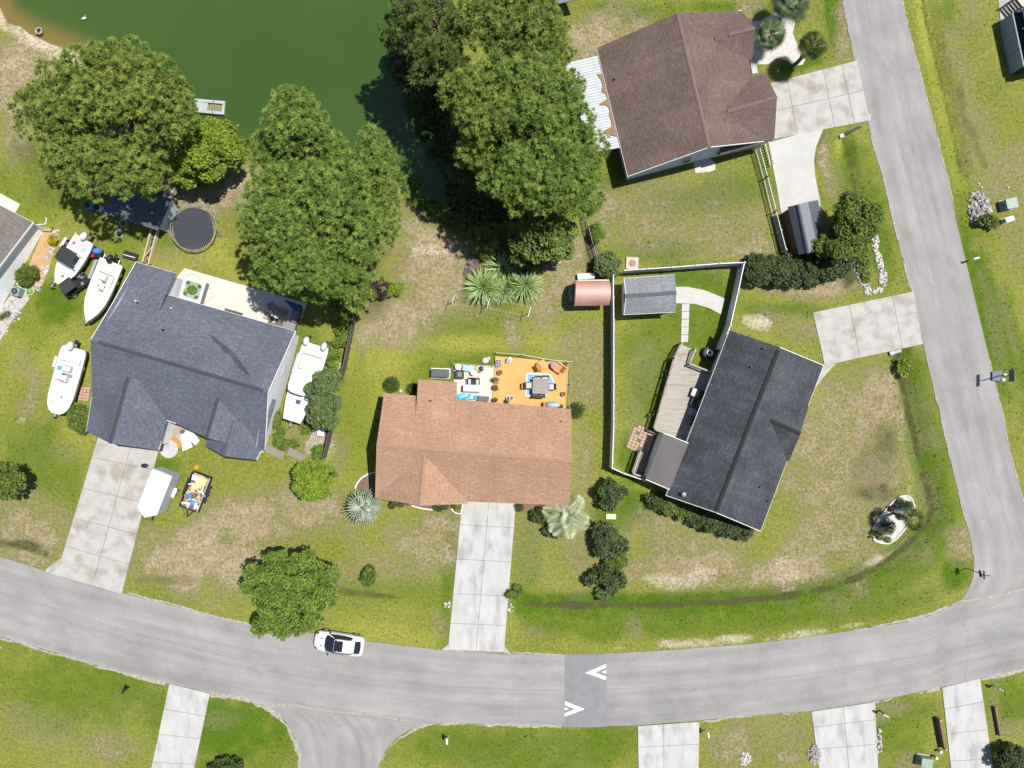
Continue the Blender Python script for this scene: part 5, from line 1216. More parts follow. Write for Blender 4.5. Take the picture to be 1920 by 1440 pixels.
for k in range(15):
    c = p0.lerp(p1, (k + .5) / 15) + nn * .02; MB().bar((c.x, c.y, .02), (c.x, c.y, 2.12), (p1 - p0).length / 15 * .9, .04, up=tuple(nn)).build('wall_board', BROWNW, s, root=s)
# dark shed in the shade of the pine, with its little deck
s = thing('shed', 'low dark roofed shed half hidden under the pine by the trampoline', 'shed', (*P(250, 400)[:2], 0))
r_ = [P(196, 388, 2.2), P(212, 372, 2.2), P(310, 352, 2.5), P(282, 430, 2.3), P(205, 404, 2.2)]
r_ = [P(188, 398, 2.2), P(222, 355, 2.6), P(322, 372, 2.6), P(296, 432, 2.2)]
MB().slab(r_, .1).build('roof', shingle('shingle_slate', (.075, .082, .10), (.10, .108, .128), (.055, .06, .072), .2, .4), s, root=s)
ins = inset(r_, .25, [2.1, 2.5, 2.5, 2.1]); w = MB()
for k in range(4):
    p, q = ins[k], ins[(k + 1) % 4]; w.poly([(p[0], p[1], -.05), (q[0], q[1], -.05), q, p])
w.build('wall', SIDE_B, s, root=s)
dk = thing('deck', 'small grey plank platform between the dark shed and the trampoline', 'deck', (*P(305, 400)[:2], 0))
d0, d1, d2, d3 = P(302, 372), P(322, 350), P(302, 432), P(284, 430)
e0, e1, e2, e3 = P(314, 345), P(332, 348), P(305, 432), P(288, 428)
for k in range(12):
    t0, t1 = k / 12, (k + .93) / 12
    MB().prism([e0.lerp(e3, t0), e1.lerp(e2, t0), e1.lerp(e2, t1), e0.lerp(e3, t1)], -.05, .25).build('plank', WOODG, dk, root=dk)
rp = thing('wooden_ramp', 'open wooden ramp frame with cross slats between dark shed and charcoal house', 'ramp', (*P(286, 465)[:2], 0))
f0, f1, f2, f3 = P(289, 432), P(300, 434), P(284, 496), P(273, 493)
PALEW = M('pale_wood', (.42, .35, .25), (.35, .29, .2), scale=4, stretch=(1, .3, 1))
for p, q in ((f0, f3), (f1, f2)): MB().bar(p + Vector((0, 0, .35)), q + Vector((0, 0, .35)), .1, .5).build('side_board', PALEW, rp, root=rp)
for k in range(6): MB().bar(f0.lerp(f3, (k + .5) / 6) + Vector((0, 0, .3)), f1.lerp(f2, (k + .5) / 6) + Vector((0, 0, .3)), .1, .06).build('slat', BARK, rp, root=rp)
MB().bar(f1.lerp(f2, .45) + Vector((0, 0, .5)), f0.lerp(f3, .85) + Vector((0, 0, .5)), .08, .06).build('brace', PALEW, rp, root=rp)
# ---------------------------------------------------------------- fences
VINYL = M('white_vinyl', (.56, .57, .59), (.52, .53, .55), scale=2, rough=.5, spec=.4)
def panel_fence(label, runs, h, mat, postmat, span=2.4, t=.05, pw=.13, name='fence', group=None):
    f = thing(name, label, 'fence', (*P(*runs[0][0], h)[:2], 0), group=group)
    capm = None; seen = set()
    for run in runs:
        pts = [P(x, y, h) for x, y in run]
        for p, q in zip(pts[:-1], pts[1:]):
            p, q = Vector((p.x, p.y, 0)), Vector((q.x, q.y, 0)); n = max(1, round((q - p).length / span))
            for k in range(n + 1):
                c = p.lerp(q, k / n); key = (round(c.x, 1), round(c.y, 1))
                if key not in seen:
                    seen.add(key)
                    po = MB().box((c.x, c.y, h / 2 + .0), (pw, pw, h + .12)).build('post', postmat, f, root=f)
                    MB().tube([(c.x, c.y, h + .06), (c.x, c.y, h + .09), (c.x, c.y, h + .16)], [pw * .78, pw * .78, .02], 4).build('cap', WHITE if postmat is VINYL else postmat, po, root=f)
                if k < n:
                    d = p.lerp(q, (k + 1) / n); u = (d - c).normalized() * pw * .5
                    MB().bar(c + u + Vector((0, 0, h / 2 + .03)), d - u + Vector((0, 0, h / 2 + .03)), t, h - .06).build('panel', mat, f, root=f)
                    MB().bar(c + u + Vector((0, 0, h - .03)), d - u + Vector((0, 0, h - .03)), t + .01, .09).build('top_rail', mat, f, root=f)
    return f
panel_fence('long white vinyl fence standing left of the dark grey house', [[(1150, 516), (1151, 600), (1151, 720), (1151, 800), (1148, 878), (1170, 888), (1209, 901)]], 1.8, VINYL, VINYL)
panel_fence('white vinyl fence wrapping around the grey shingle shed to the house', [[(1171, 507), (1260, 501), (1350, 494), (1396, 492), (1384, 548), (1370, 610), (1352, 653)]], 1.8, VINYL, VINYL)
DKB = M('dark_board', (.070, .060, .050), (.10, .088, .075), scale=3, stretch=(.3, .3, 2))
panel_fence('dark board fence between the charcoal house and the terracotta house', [[(664, 552), (660, 600), (652, 640), (642, 690), (634, 712)], [(618, 800), (612, 830), (604, 859)]], 1.5, DKB, DKB, t=.06)
def picket_fence(label, pts, h, mat, span=2.2, sp=.14, w=.035):
    f = thing('picket_fence', label, 'fence', (*P(*pts[0])[:2], 0)); q = [Vector((*P(x, y, h)[:2], 0)) for x, y in pts]
    for p, r in zip(q[:-1], q[1:]):
        n = max(1, round((r - p).length / span))
        for k in range(n):
            c, d = p.lerp(r, k / n), p.lerp(r, (k + 1) / n)
            MB().bar(c + Vector((0, 0, -.05)), c + Vector((0, 0, h + .08)), .09).build('post', mat, f, root=f)
            for z in (.2, h - .12): MB().bar(c + Vector((0, 0, z)), d + Vector((0, 0, z)), .05, .05).build('rail', mat, f, root=f)
            m = int((d - c).length / sp); mb = MB()
            for j in range(1, m): e = c.lerp(d, j / m); mb.bar(e + Vector((0, 0, .08)), e + Vector((0, 0, h)), w)
            mb.build('pickets', mat, f, root=f, kind='stuff')
        MB().bar(r + Vector((0, 0, -.05)), r + Vector((0, 0, h + .08)), .09).build('post', mat, f, root=f)
    return f
picket_fence('dark picket fence beside the trimmed round shrub', [(1098, 400), (1104, 425), (1113, 460), (1121, 485), (1128, 500)], 1.3, M('grey_paint', (.16, .16, .17), (.22, .22, .23), scale=4), sp=.16, w=.05)
picket_fence('white picket fence along the curved concrete spur', [(1424, 272), (1440, 330), (1456, 395), (1475, 468)], 1.25, WHITE, sp=.14, w=.04)
gt_ = thing('gate', 'white gate leaf left open beside the curved concrete spur', 'gate', (*P(1428, 280)[:2], 0))
g0, g1 = P(1428, 272), P(1438, 312)
for z in (.25, 1.1): MB().bar(g0 + Vector((.25, 0, z)), g1 + Vector((.25, 0, z)), .06, .08).build('rail', WHITE, gt_, root=gt_)
for k in range(9): c = g0.lerp(g1, k / 8) + Vector((.25, 0, 0)); MB().bar(c + Vector((0, 0, .08)), c + Vector((0, 0, 1.2)), .05).build('picket', WHITE, gt_, root=gt_)

# ---------------------------------------------------------------- terracotta house: orange deck and its things
ORANGE = M('orange_deck_paint', (.375, .225, .072), (.405, .255, .085), scale=.8, rough=.7, fine=(20, .05), c3=(.39, .21, .085), s3=.6, r3=(.6, .8))
dk = thing('deck', 'bright orange painted wooden deck behind the terracotta roofed house', 'deck', (*P(995, 715)[:2], 0))
D0, D1, D2, D3 = P(929, 668), P(1067, 680), P(1060, 772), P(922, 760)
N = 50
for k in range(N):
    t0, t1 = k / N, (k + .975) / N
    MB().prism([D0.lerp(D1, t0), D0.lerp(D1, t1), D3.lerp(D2, t1), D3.lerp(D2, t0)], .02, .16).build('plank', ORANGE, dk, root=dk)
MB().prism([D0.lerp(D1, .01), D0.lerp(D1, .99), D3.lerp(D2, .99), D3.lerp(D2, .01)], -.05, .145).build('joists', BROWNW, dk, root=dk)
wf = thing('wire_fence', 'thin wire and post fence around the orange deck', 'fence', (*P(1070, 682)[:2], 0))
GREYM = M('grey_metal', (.32, .33, .34), rough=.45, metal=.6)
w_pts = [(931, 662), (980, 666), (1030, 675), (1070, 679), (1069, 720), (1066, 764)]
for x, y in w_pts: c = P(x, y); MB().cyl(c, .035, -.05, 1.1, 8).build('post', GREYM, wf, root=wf)
for a, b_ in zip(w_pts[:-1], w_pts[1:]):
    for z in (.4, .75, 1.08): MB().tube([P(*a) + Vector((0, 0, z)), P(*b_) + Vector((0, 0, z))], .012, 5).build('wire', GREYM, wf, root=wf)
wf = thing('wire_fence', 'thin wire and post fence along the cluttered white patio', 'fence', (*P(890, 680)[:2], 0))
w_pts = [(851, 682), (880, 683), (908, 686), (927, 686)]
for x, y in w_pts: c = P(x, y); MB().cyl(c, .035, -.05, 1.0, 8).build('post', GREYM, wf, root=wf)
for a, b_ in zip(w_pts[:-1], w_pts[1:]): MB().tube([P(*a) + Vector((0, 0, .95)), P(*b_) + Vector((0, 0, .95))], .012, 5).build('wire', GREYM, wf, root=wf)
def dz(x, y): return (840 + x / 7.68, 660 + y / 7.68)
DZ = .16
BLUE = M('rug_blue', (.13, .25, .36), (.17, .30, .42), scale=5); BLUEP = M('rug_pale', (.42, .50, .56), (.38, .46, .52), scale=5)
rug = MB().prism([P(*dz(*p), DZ) for p in [(1130, 302), (1480, 316), (1545, 470), (1400, 640), (1115, 638)]], DZ, DZ + .012).build('rug', BLUEP); tag(rug, 'blue bordered five sided rug on the orange deck', 'rug')
MB().prism([P(*dz(*p), DZ) for p in [(1165, 335), (1465, 345), (1512, 465), (1385, 605), (1150, 605)]], DZ + .012, DZ + .018).build('rug_field', BLUE, rug, root=rug)
MB().prism([P(*dz(*p), DZ) for p in [(1150, 318), (1472, 330), (1528, 467), (1392, 622), (1132, 622)]], DZ + .011, DZ + .015).build('rug_border', BLUE, rug, root=rug)
WICK = M('dark_wicker', (.055, .048, .044), (.085, .075, .068), scale=8); CUSH = M('cushion_grey', (.30, .30, .31), (.36, .36, .37), scale=4); TEAK = M('table_slats', (.20, .175, .165), (.25, .22, .205), scale=5, stretch=(.3, 3, 1))
tb = thing('outdoor_table', 'grey slatted dining table on the blue rug', 'table', (*P(*dz(1330, 490))[:2], DZ), R(-2))
for k in range(8): MB().box((0, -.72 + .095 + k * .18, .72), (1.5, .165, .04)).build('slat', TEAK, tb, local=True)
for x in (-.65, .65):
    for y in (-.6, .6): MB().box((x, y, .35), (.08, .08, .7)).build('leg', WICK, tb, local=True)
def chair(label, px, py, rz, z=DZ, mat=WICK, cush=CUSH, w=.62, name='patio_chair', group='chairs around the deck table'):
    c = P(px, py, z + .4); o = thing(name, label, 'chair', (c.x, c.y, z), rz, group=group)
    MB().box((0, 0, .36), (w, .6, .08)).build('seat', mat, o, local=True, bevel=.02)
    MB().box((0, 0, .44), (w - .08, .52, .09)).build('cushion', cush, o, local=True, bevel=.03)
    MB().box((0, -.31, .62), (w, .07, .55), m=Matrix.Rotation(R(12), 3, 'X')).build('backrest', mat, o, local=True, bevel=.02)
    for sx in (-1, 1):
        MB().box((sx * (w / 2 - .02), 0, .58), (.06, .55, .05)).build('armrest', mat, o, local=True, bevel=.01)
        for sy in (-1, 1): MB().box((sx * (w / 2 - .04), sy * .25, .17), (.05, .05, .36)).build('leg', mat, o, local=True)
    return o
chair('wicker chair above the table at left', *dz(1295, 405), R(180)); chair('wicker chair above the table at right', *dz(1400, 398), R(180))
chair('wicker chair below the table at left', *dz(1265, 595), 0, cush=WICK); chair('wicker chair below the table at right', *dz(1352, 600), 0, cush=WICK)
chair('light cushioned chair at the left end of the table', *dz(1165, 480), R(-90)); chair('light cushioned chair at the right end of the table', *dz(1495, 500), R(90))
ADI = M('adirondack_orange', (.55, .20, .07), (.50, .17, .06), scale=4, rough=.5); RED = M('red_plastic', (.50, .11, .03), rough=.5); TERR = M('terracotta_pot', (.40, .16, .09), (.34, .13, .07), scale=6); SOIL = M('soil', (.06, .045, .03), (.09, .07, .05), scale=8)
def adirondack(label, px, py, rz):
    c = P(px, py, .4); o = thing('lounge_chair', label, 'chair', (c.x, c.y, DZ), rz)
    for k in range(5): MB().box((-.26 + k * .13, .08, .33), (.115, .6, .03), m=Matrix.Rotation(R(-10), 3, 'X')).build('seat_slat', ADI, o, local=True)
    for k in range(5): MB().box((-.26 + k * .13, -.42, .62 + .03 * (2 - abs(k - 2))), (.115, .03, .75), m=Matrix.Rotation(R(25), 3, 'X')).build('back_slat', ADI, o, local=True)
    for sx in (-1, 1):
        MB().box((sx * .38, 0, .55), (.13, .75, .03)).build('armrest', ADI, o, local=True)
        MB().box((sx * .36, .3, .26), (.05, .08, .54)).build('leg', ADI, o, local=True); MB().box((sx * .36, -.3, .26), (.05, .08, .54)).build('leg', ADI, o, local=True)
adirondack('orange slatted lounge chair left of the round side table on the deck', *dz(1360, 192), R(-60)); adirondack('orange slatted lounge chair right of the round side table on the deck', *dz(1600, 225), R(55))
t_ = thing('side_table', 'small round glass side table between the two orange lounge chairs', 'table', (*P(*dz(1530, 195), DZ + .5)[:2], DZ))
MB().lathe((0, 0, 0), [(.34, .5), (.34, .54), (.3, .55)], 20).build('table_top', M('brown_glass', (.26, .16, .14), rough=.2, spec=.6), t_, local=True); MB().lathe((0, 0, 0), [(.22, 0), (.06, .03), (.04, .5)], 12).build('pedestal', WICK, t_, local=True)
def pot(label, px, py, r=.2, h=.32, z=DZ, mat=None, plant=None, seed=0):
    c = P(px, py, z + h); o = thing('plant_pot', label, 'plant pot', (c.x, c.y, z))
    MB().lathe((0, 0, 0), [(r * .68, 0), (r * .95, h * .86), (r * 1.05, h * .86), (r * 1.05, h), (r * .88, h), (r * .84, h * .88)], 16).build('pot', mat or TERR, o, local=True)
    MB().lathe((0, 0, 0), [(r * .83, h * .8), (r * .8, h * .9), (.02, h * .93)], 12).build('soil', SOIL, o, local=True)
    if plant:
        V_, F_, rn = scatter(TINY, np.random.default_rng(seed).normal(0, r * .4, (14, 3)) * [1, 1, .5] + [0, 0, h + .12], np.full(14, .9), seed); mesh_obj('plant', np_mesh('plant', V_, F_, plant, rn), o)
WPL = M('white_plastic', (.50, .50, .50), rough=.5); LILAC = M('lilac_glaze', (.52, .46, .52), (.45, .40, .46), scale=5)
pot('terracotta pot nearest the top left of the orange deck', *dz(748, 295), .24, .36); pot('potted plant on the deck edge, upper of the left pair', *dz(682, 400), .26, .36, DZ, TERR, LEAFG, 3); pot('potted plant on the deck edge, lower of the left pair', *dz(682, 508), .26, .36, DZ, TERR, LEAFG, 4)
pot('potted plant at the deck corner by the house wall', *dz(680, 692), .24, .3, DZ, TERR, LEAFM, 5); pot('white topped pot alone at the top of the deck', *dz(885, 115), .22, .4, DZ, M('buff_pot', (.5, .42, .34)), leafmat('white_flower', (.6, .6, .55), (.7, .7, .66), .2), 6)
pot('red pot beside the right fence of the deck', *dz(1665, 605), .22, .34, DZ, RED); pot('lilac pot left of the pair by the house wall', *dz(868, 665), .2, .3, DZ, LILAC); pot('lilac pot right of the pair by the house wall', *dz(912, 665), .2, .3, DZ, LILAC); pot('small white pot before the lilac pots', *dz(845, 712), .16, .26, DZ, WPL, LEAFD, 8)
for k, (x, y) in enumerate([(705, 130), (745, 125), (708, 168), (748, 165), (712, 208), (752, 195)]): pot(['topmost left', 'topmost right', 'middle left', 'middle right', 'lowest left', 'lowest right'][k] + ' of six pale lilac pots stacked at the deck corner', *dz(x, y), .13, .24, DZ, LILAC, None)
pot('small flower pot in the far right corner of the deck', *dz(1700, 175), .16, .3, DZ, M('buff_pot', (.5, .42, .34)), LEAFG, 9); pot('olive potted plant beside the blue cover at the house wall', *dz(1632, 785), .2, .28, DZ, TERR, LEAFM, 10)
bx = thing('storage_bin', 'red side box beside the light cushioned chair', 'box', (*P(*dz(1085, 490))[:2], DZ)); MB().box((0, 0, .2), (.35, .5, .4), R(-3)).build('body', RED, bx, local=True, bevel=.02); MB().box((0, 0, .415), (.38, .53, .04), R(-3)).build('lid', RED, bx, local=True, bevel=.01)
gr = thing('covered_grill', 'barbecue grill under a rounded blue grey cover by the house wall', 'grill', (*P(*dz(1500, 760))[:2], DZ)); MB().ell((0, 0, .45), (.72, .34, .6), 18, 10).build('cover', M('cover_blue_grey', (.22, .29, .36), (.26, .33, .40), scale=3), gr, local=True, smooth=True); MB().box((-.75, 0, .3), (.2, .5, .55)).build('side_shelf', RED, gr, local=True)
# cluttered white patio
fp = thing('fire_pit', 'square black fire pit on the cluttered white patio', 'fire pit', (*P(*dz(175, 325))[:2], .06)); MB().lathe((0, 0, 0), [(.5, 0), (.5, .4), (.56, .42), (.56, .46), (.3, .46), (.28, .3)], 4).build('bowl', BLACKM, fp, local=True); MB().box((0, 0, .38), (.5, .5, .04), R(45)).build('burner', M('ash', (.2, .2, .2), (.1, .1, .1), scale=9), fp, local=True)
fp.rotation_euler = (0, 0, R(45)); 
ct = thing('glass_table', 'pale blue folded table leaning at the back of the white patio', 'table', (*P(*dz(295, 235))[:2], .06), R(-10)); MB().box((0, 0, .5), (1.0, .6, .05), m=Matrix.Rotation(R(20), 3, 'X')).build('table_top', M('pale_blue', (.32, .42, .48), rough=.3, spec=.5), ct, local=True)
for x in (-.4, .4):
    for y in (-.2, .2): MB().box((x, y, .22), (.05, .05, .45)).build('leg', GREYM, ct, local=True)
for k, (x, y, m_, lb) in enumerate([(370, 295, M('sage', (.4, .42, .36)), 'round sage stool on the white patio'), (408, 240, M('olive_stool', (.3, .27, .15)), 'round olive stool on the white patio'), (480, 245, BLACKM, 'round black kettle grill on the white patio'), (155, 215, WPL, 'white bucket at the corner of the white patio'), (135, 505, WPL, 'round white tub beside the rear wing wall')]):
    o = thing('stool' if k < 2 else ('kettle_grill' if k == 2 else 'bucket'), lb, 'stool' if k < 2 else ('grill' if k == 2 else 'bucket'), (*P(*dz(x, y))[:2], .06)); MB().lathe((0, 0, 0), [(.2, 0), (.27, .4), (.28, .44), (.2, .46), (.02, .5)], 18).build('body', m_, o, local=True); MB().lathe((0, 0, 0), [(.3, .41), (.3, .44), (.27, .445)], 18).build('rim', WPL if k == 2 else m_, o, local=True)
tb = thing('patio_table', 'long white work table with clutter on the white patio', 'table', (*P(*dz(360, 520))[:2], .06), R(-1)); MB().box((0, 0, .74), (1.7, .62, .05)).build('table_top', M('mauve_top', (.42, .38, .42), (.55, .53, .55), scale=4), tb, local=True)
for x in (-.78, .78):
    for y in (-.25, .25): MB().box((x, y, .36), (.06, .06, .72)).build('leg', GREYM, tb, local=True)
TR = M('blue_tarp', (.05, .28, .46), (.10, .42, .60), scale=5)
tp = thing('blue_tarp', 'crumpled bright blue tarp against the rear wall on the white patio', 'tarp', (*P(*dz(280, 640))[:2], .06)); mb = MB(); rr_ = random.Random(4)
gx_ = [[Vector((-.95 + 1.9 * i / 8 + rr_.uniform(-.06, .06), -.28 + .56 * j / 4 + rr_.uniform(-.05, .05), .12 + rr_.uniform(0, .35))) for i in range(9)] for j in range(5)]
for j in range(4):
    for i in range(8): mb.poly([gx_[j][i], gx_[j][i + 1], gx_[j + 1][i + 1]]); mb.poly([gx_[j][i], gx_[j + 1][i + 1], gx_[j + 1][i]])
mb.build('sheet', TR, tp, local=True, recalc=False)
MB().box((0, 0, .1), (1.7, .45, .2)).build('stacked_load', GREYM, tp, local=True)
for k, (x, y) in enumerate([(315, 430), (370, 432), (425, 435)]): chair(['left', 'middle', 'right'][k] + ' dark metal folding chair behind the white work table', *dz(x, y), R(180), .06, BLACKM, CUSH if k != 1 else BLACKM, .4, 'folding_chair', 'folding chairs on the white patio')
o = thing('storage_bench', 'dark storage bench against the rear wall on the white patio', 'bench', (*P(*dz(515, 670))[:2], .06), R(-4)); MB().box((0, 0, .25), (1.0, .42, .5)).build('body', M('charcoal_resin', (.08, .08, .085), rough=.6), o, local=True, bevel=.02); MB().box((0, 0, .52), (1.04, .46, .04)).build('lid', M('charcoal_resin', (.08, .08, .085)), o, local=True, bevel=.01)
def ac_unit(label, px, py, sx, sy, h, mat, rz=0, name='air_conditioner', cat='air conditioner'):
    c = P(px, py, h); o = thing(name, label, cat, (c.x, c.y, 0), rz); MB().box((0, 0, .03), (sx + .2, sy + .2, .1)).build('pad', CONC2, o, local=True)
    MB().box((0, 0, h / 2 + .07), (sx, sy, h - .02)).build('cabinet', mat, o, local=True, bevel=.03)
    MB().lathe((0, 0, 0), [(min(sx, sy) * .4, h + .06), (min(sx, sy) * .4, h + .09), (min(sx, sy) * .36, h + .09)], 20).build('fan_ring', BLACKM, o, local=True)
    for k in range(5): MB().box((0, 0, h + .085), (min(sx, sy) * .74, .015, .012), R(36 * k)).build('grille_bar', GREYM, o, local=True)
g = thing('generator', 'black boxed generator with a white rail behind the rear wing', 'generator', (*P(826, 700)[:2], 0), R(-2)); MB().box((0, 0, .4), (1.6, .7, .7)).build('cabinet', M('dark_cabinet', (.07, .075, .085), rough=.5), g, local=True, bevel=.04); MB().box((0, 0, .03), (1.9, 1.0, .1)).build('pad', CONC2, g, local=True)
for k in range(9): MB().box((-.64 + k * .16, 0, .76), (.02, .6, .02)).build('lid_rib', BLACKM, g, local=True)
MB().box((0, .42, .45), (1.7, .05, .06)).build('rail', WHITE, g, local=True)
for q, (x, y, r_) in enumerate([(910, 676, .35), (916, 672, .22), (751, 733, .2)]):
    c = P(x, y); tag(MB().ell((c.x, c.y, .08), (r_, r_ * .9, .18), 10, 6).build('stone', M('garden_stone', (.3, .28, .25), (.4, .37, .33), scale=4)), ['flat grey stone on the lawn behind the white patio', 'pale stone nearest the orange deck corner', 'round stone beside the sago palm at the rear wing'][q], 'stone')
# edging stones and mulch bed at the front corner
MULCH = M('mulch', (.10, .062, .045), (.15, .095, .07), scale=10, fine=(25, .3))
o = struct('planting_bed', MB().prism([P(*p) for p in [(703, 886), (690, 889), (678, 896), (670, 906), (666, 916), (704, 930), (706, 900)]], -.1, .03), MULCH, 'brown mulch bed at the left front corner of the terracotta house')
piece([(704, 885), (690, 889), (678, 896), (670, 906), (666, 916)], .12, .06, WHITE, o, 'edging')
o = struct('planting_bed', MB().prism([P(*p) for p in [(730, 940), (866, 950), (864, 965), (852, 962), (846, 954), (812, 956), (790, 954), (772, 950), (730, 946)]], -.1, .03), MULCH, 'mulch strip under the front gable')
piece([(772, 948), (790, 953), (812, 956)], .1, .06, WHITE, o, 'edging'); piece([(846, 954), (853, 961), (864, 964), (867, 946)], .1, .06, WHITE, o, 'edging')
struct('planting_bed', MB().prism([P(*p) for p in [(968, 945), (1030, 948), (1030, 958), (968, 958)]], -.1, .03), MULCH, 'mulch bed right of the pale driveway')
# ---------------------------------------------------------------- dark grey house: wooden deck
dk = thing('deck', 'weathered grey plank deck with railings along the dark grey house', 'deck', (*P(1270, 730)[:2], 0))
ZD = .75
k0, k1, k2, k3 = P(1276, 643, ZD), P(1333, 690, ZD), P(1288, 828, ZD), P(1224, 804, ZD)
k0 = P(1262, 672, ZD); k1 = P(1334, 700, ZD)
N = 46
for k in range(N):
    t0, t1 = k / N, (k + .95) / N
    MB().prism([k0.lerp(k3, t0), k1.lerp(k2, t0), k1.lerp(k2, t1), k0.lerp(k3, t1)], ZD - .05 + random.uniform(-.004, .004), ZD).build('plank', WOODG, dk, root=dk)
j0, j1, j2, j3 = P(1277, 644, ZD), P(1302, 655, ZD), P(1290, 683, ZD), P(1265, 673, ZD)
for k in range(8):
    t0, t1 = k / 8, (k + .95) / 8
    MB().prism([j0.lerp(j3, t0), j1.lerp(j2, t0), j1.lerp(j2, t1), j0.lerp(j3, t1)], -.05, .3 + .38 * t0).build('step', WOODG, dk, root=dk)
MB().prism([Vector((p.x, p.y, 0)) for p in (k0, k1, k2, k3)], -.05, ZD - .06).build('joists', M('deck_under', (.05, .042, .035)), dk, root=dk)
def railing(par, pts, z0, h=.95, sp=.15):
    for p, q in zip(pts[:-1], pts[1:]):
        n = max(1, round((q - p).length / 1.8)); 
        MB().bar(p + Vector((0, 0, z0 + h)), q + Vector((0, 0, z0 + h)), .13, .05).build('handrail', WOODG, par, root=par)
        MB().bar(p + Vector((0, 0, z0 + .1)), q + Vector((0, 0, z0 + .1)), .05, .07).build('bottom_rail', WOODG, par, root=par)
        for k in range(n + 1): c = p.lerp(q, k / n); MB().bar(c + Vector((0, 0, -.05)), c + Vector((0, 0, z0 + h)), .1).build('post', WOODG, par, root=par)
        m = int((q - p).length / sp)
        for k in range(m): c = p.lerp(q, (k + .5) / m); MB().bar(c + Vector((0, 0, z0 + .1)), c + Vector((0, 0, z0 + h)), .045).build('baluster', WOODG, par, root=par)
fl_ = lambda p: Vector((p.x, p.y, 0))
railing(dk, [fl_(k0), fl_(k3)], ZD); railing(dk, [fl_(j0), fl_(k0)], .3); railing(dk, [fl_(j1), fl_(j2)], .3); railing(dk, [fl_(j2), fl_(k1)], ZD); railing(dk, [fl_(k3), fl_(k3).lerp(fl_(k2), .25)], ZD)
def wz(x, y): return (1170 + x / 4.8, 620 + y / 4.8)
chair('white cushioned armchair on the grey plank deck', *wz(635, 555), R(70), ZD, WICK, WPL, .8, group='deck chairs on grey deck'); chair('dark armchair right of the white cushioned one on the grey deck', *wz(682, 570), R(70), ZD, WICK, WICK, .7, group='deck chairs on grey deck')
chair('dark armchair lower down on the grey deck in the house shade', *wz(632, 640), R(70), ZD, WICK, WICK, .7, group='deck chairs on grey deck'); chair('pale chair lowest on the grey deck near the window', *wz(620, 730), R(75), ZD, GREYM, CUSH, .55, group='deck chairs on grey deck')
railp = [(408, 415), (430, 270), (390, 370), (265, 745), (235, 760), (330, 620)]
for k, (x, y) in enumerate(railp): pot(['first', 'second', 'third', 'fourth', 'fifth', 'sixth'][k] + ' spiky potted plant set out along the outer railing of the grey deck', *wz(x, y), .18, .3, 0, TERR, LEAFG, 20 + k)
ug = thing('patio_umbrella_base', 'round black tarp covered drum with a white bowl beside the grey deck', 'drum', (*P(1327, 662)[:2], 0)); MB().lathe((0, 0, 0), [(.6, 0), (.62, .5), (.5, .62), (.02, .7)], 22).build('cover', M('black_tarp', (.025, .027, .035), rough=.5), ug, local=True); MB().lathe((0, 0, 0), [(.2, .64), (.3, .78), (.28, .78), (.18, .68)], 18).build('bowl', WPL, ug, local=True)
BRICKM = M('patio_brick', (.28, .165, .12), (.36, .25, .19), scale=6, fine=(20, .2))
bp_ = struct('patio', MB().prism([P(1191, 794), P(1210, 802), P(1232, 812), P(1216, 858), P(1174, 838)], -.1, .03), GAP, 'small brick paved square beside the sunroom')
b0_, b1_, b2_, b3_ = P(1191, 794), P(1230, 811), P(1213, 857), P(1174, 838)
for i in range(6):
    for j in range(8):
        if (i * 5 + j * 3) % 11 == 0: continue
        q = lambda u, v: b0_.lerp(b1_, u).lerp(b3_.lerp(b2_, u), v)
        MB().prism([q(i / 6 + .01, j / 8 + .01), q((i + .9) / 6, j / 8 + .01), q((i + .9) / 6, (j + .9) / 8), q(i / 6 + .01, (j + .9) / 8)], 0, .06).build('brick', BRICKM, bp_, root=bp_)
sd_ = thing('deck', 'small wooden side deck with a bench beside the sunroom', 'deck', (*P(1203, 872)[:2], 0))
m0, m1, m2, m3 = P(1198, 845, .5), P(1218, 853, .5), P(1208, 893, .5), P(1184, 886, .5)
for k in range(9):
    t0, t1 = k / 9, (k + .94) / 9; MB().prism([m0.lerp(m3, t0), m1.lerp(m2, t0), m1.lerp(m2, t1), m0.lerp(m3, t1)], .44, .5).build('plank', M('grey_deck_dark', (.12, .105, .09), (.16, .14, .12), scale=4), sd_, root=sd_)
railing(sd_, [fl_(m0), fl_(m3)], .5); railing(sd_, [fl_(m3), fl_(m2)], .5)
# ---------------------------------------------------------------- boats and trailers
GEL = M('gelcoat', (.50, .50, .495), (.45, .45, .445), scale=1.5, rough=.3, spec=.5); GELD = M('deck_nonskid', (.385, .385, .38), (.35, .35, .345), scale=6, rough=.6)
RUB = M('tyre_rubber', (.022, .022, .023), rough=.8); RIM = M('wheel_rim', (.6, .6, .6), rough=.35, metal=.7); GALV = M('trailer_steel', (.45, .46, .47), (.38, .39, .40), scale=4, rough=.45, metal=.6)
SMOKE = M('smoked_acrylic', (.14, .15, .18), rough=.15, spec=.6); CANV = M('black_canvas', (.020, .021, .023), (.028, .029, .031), scale=5)
def wheel(par, x, y, z=.32, r=.32, w=.2, local=True):
    ty = MB().tube([(x, y - w / 2, z), (x, y - w * .35, z), (x, y + w * .35, z), (x, y + w / 2, z)], [r * .93, r, r, r * .93], 20).build('tyre', RUB, par, local=True)
    for sg in (-1, 1): MB().tube([(x, y + sg * w * .5, z), (x, y + sg * (w * .5 + .012), z)], [r * .62, r * .55], 16).build('rim', RIM, ty, local=True, root=par)
    return ty
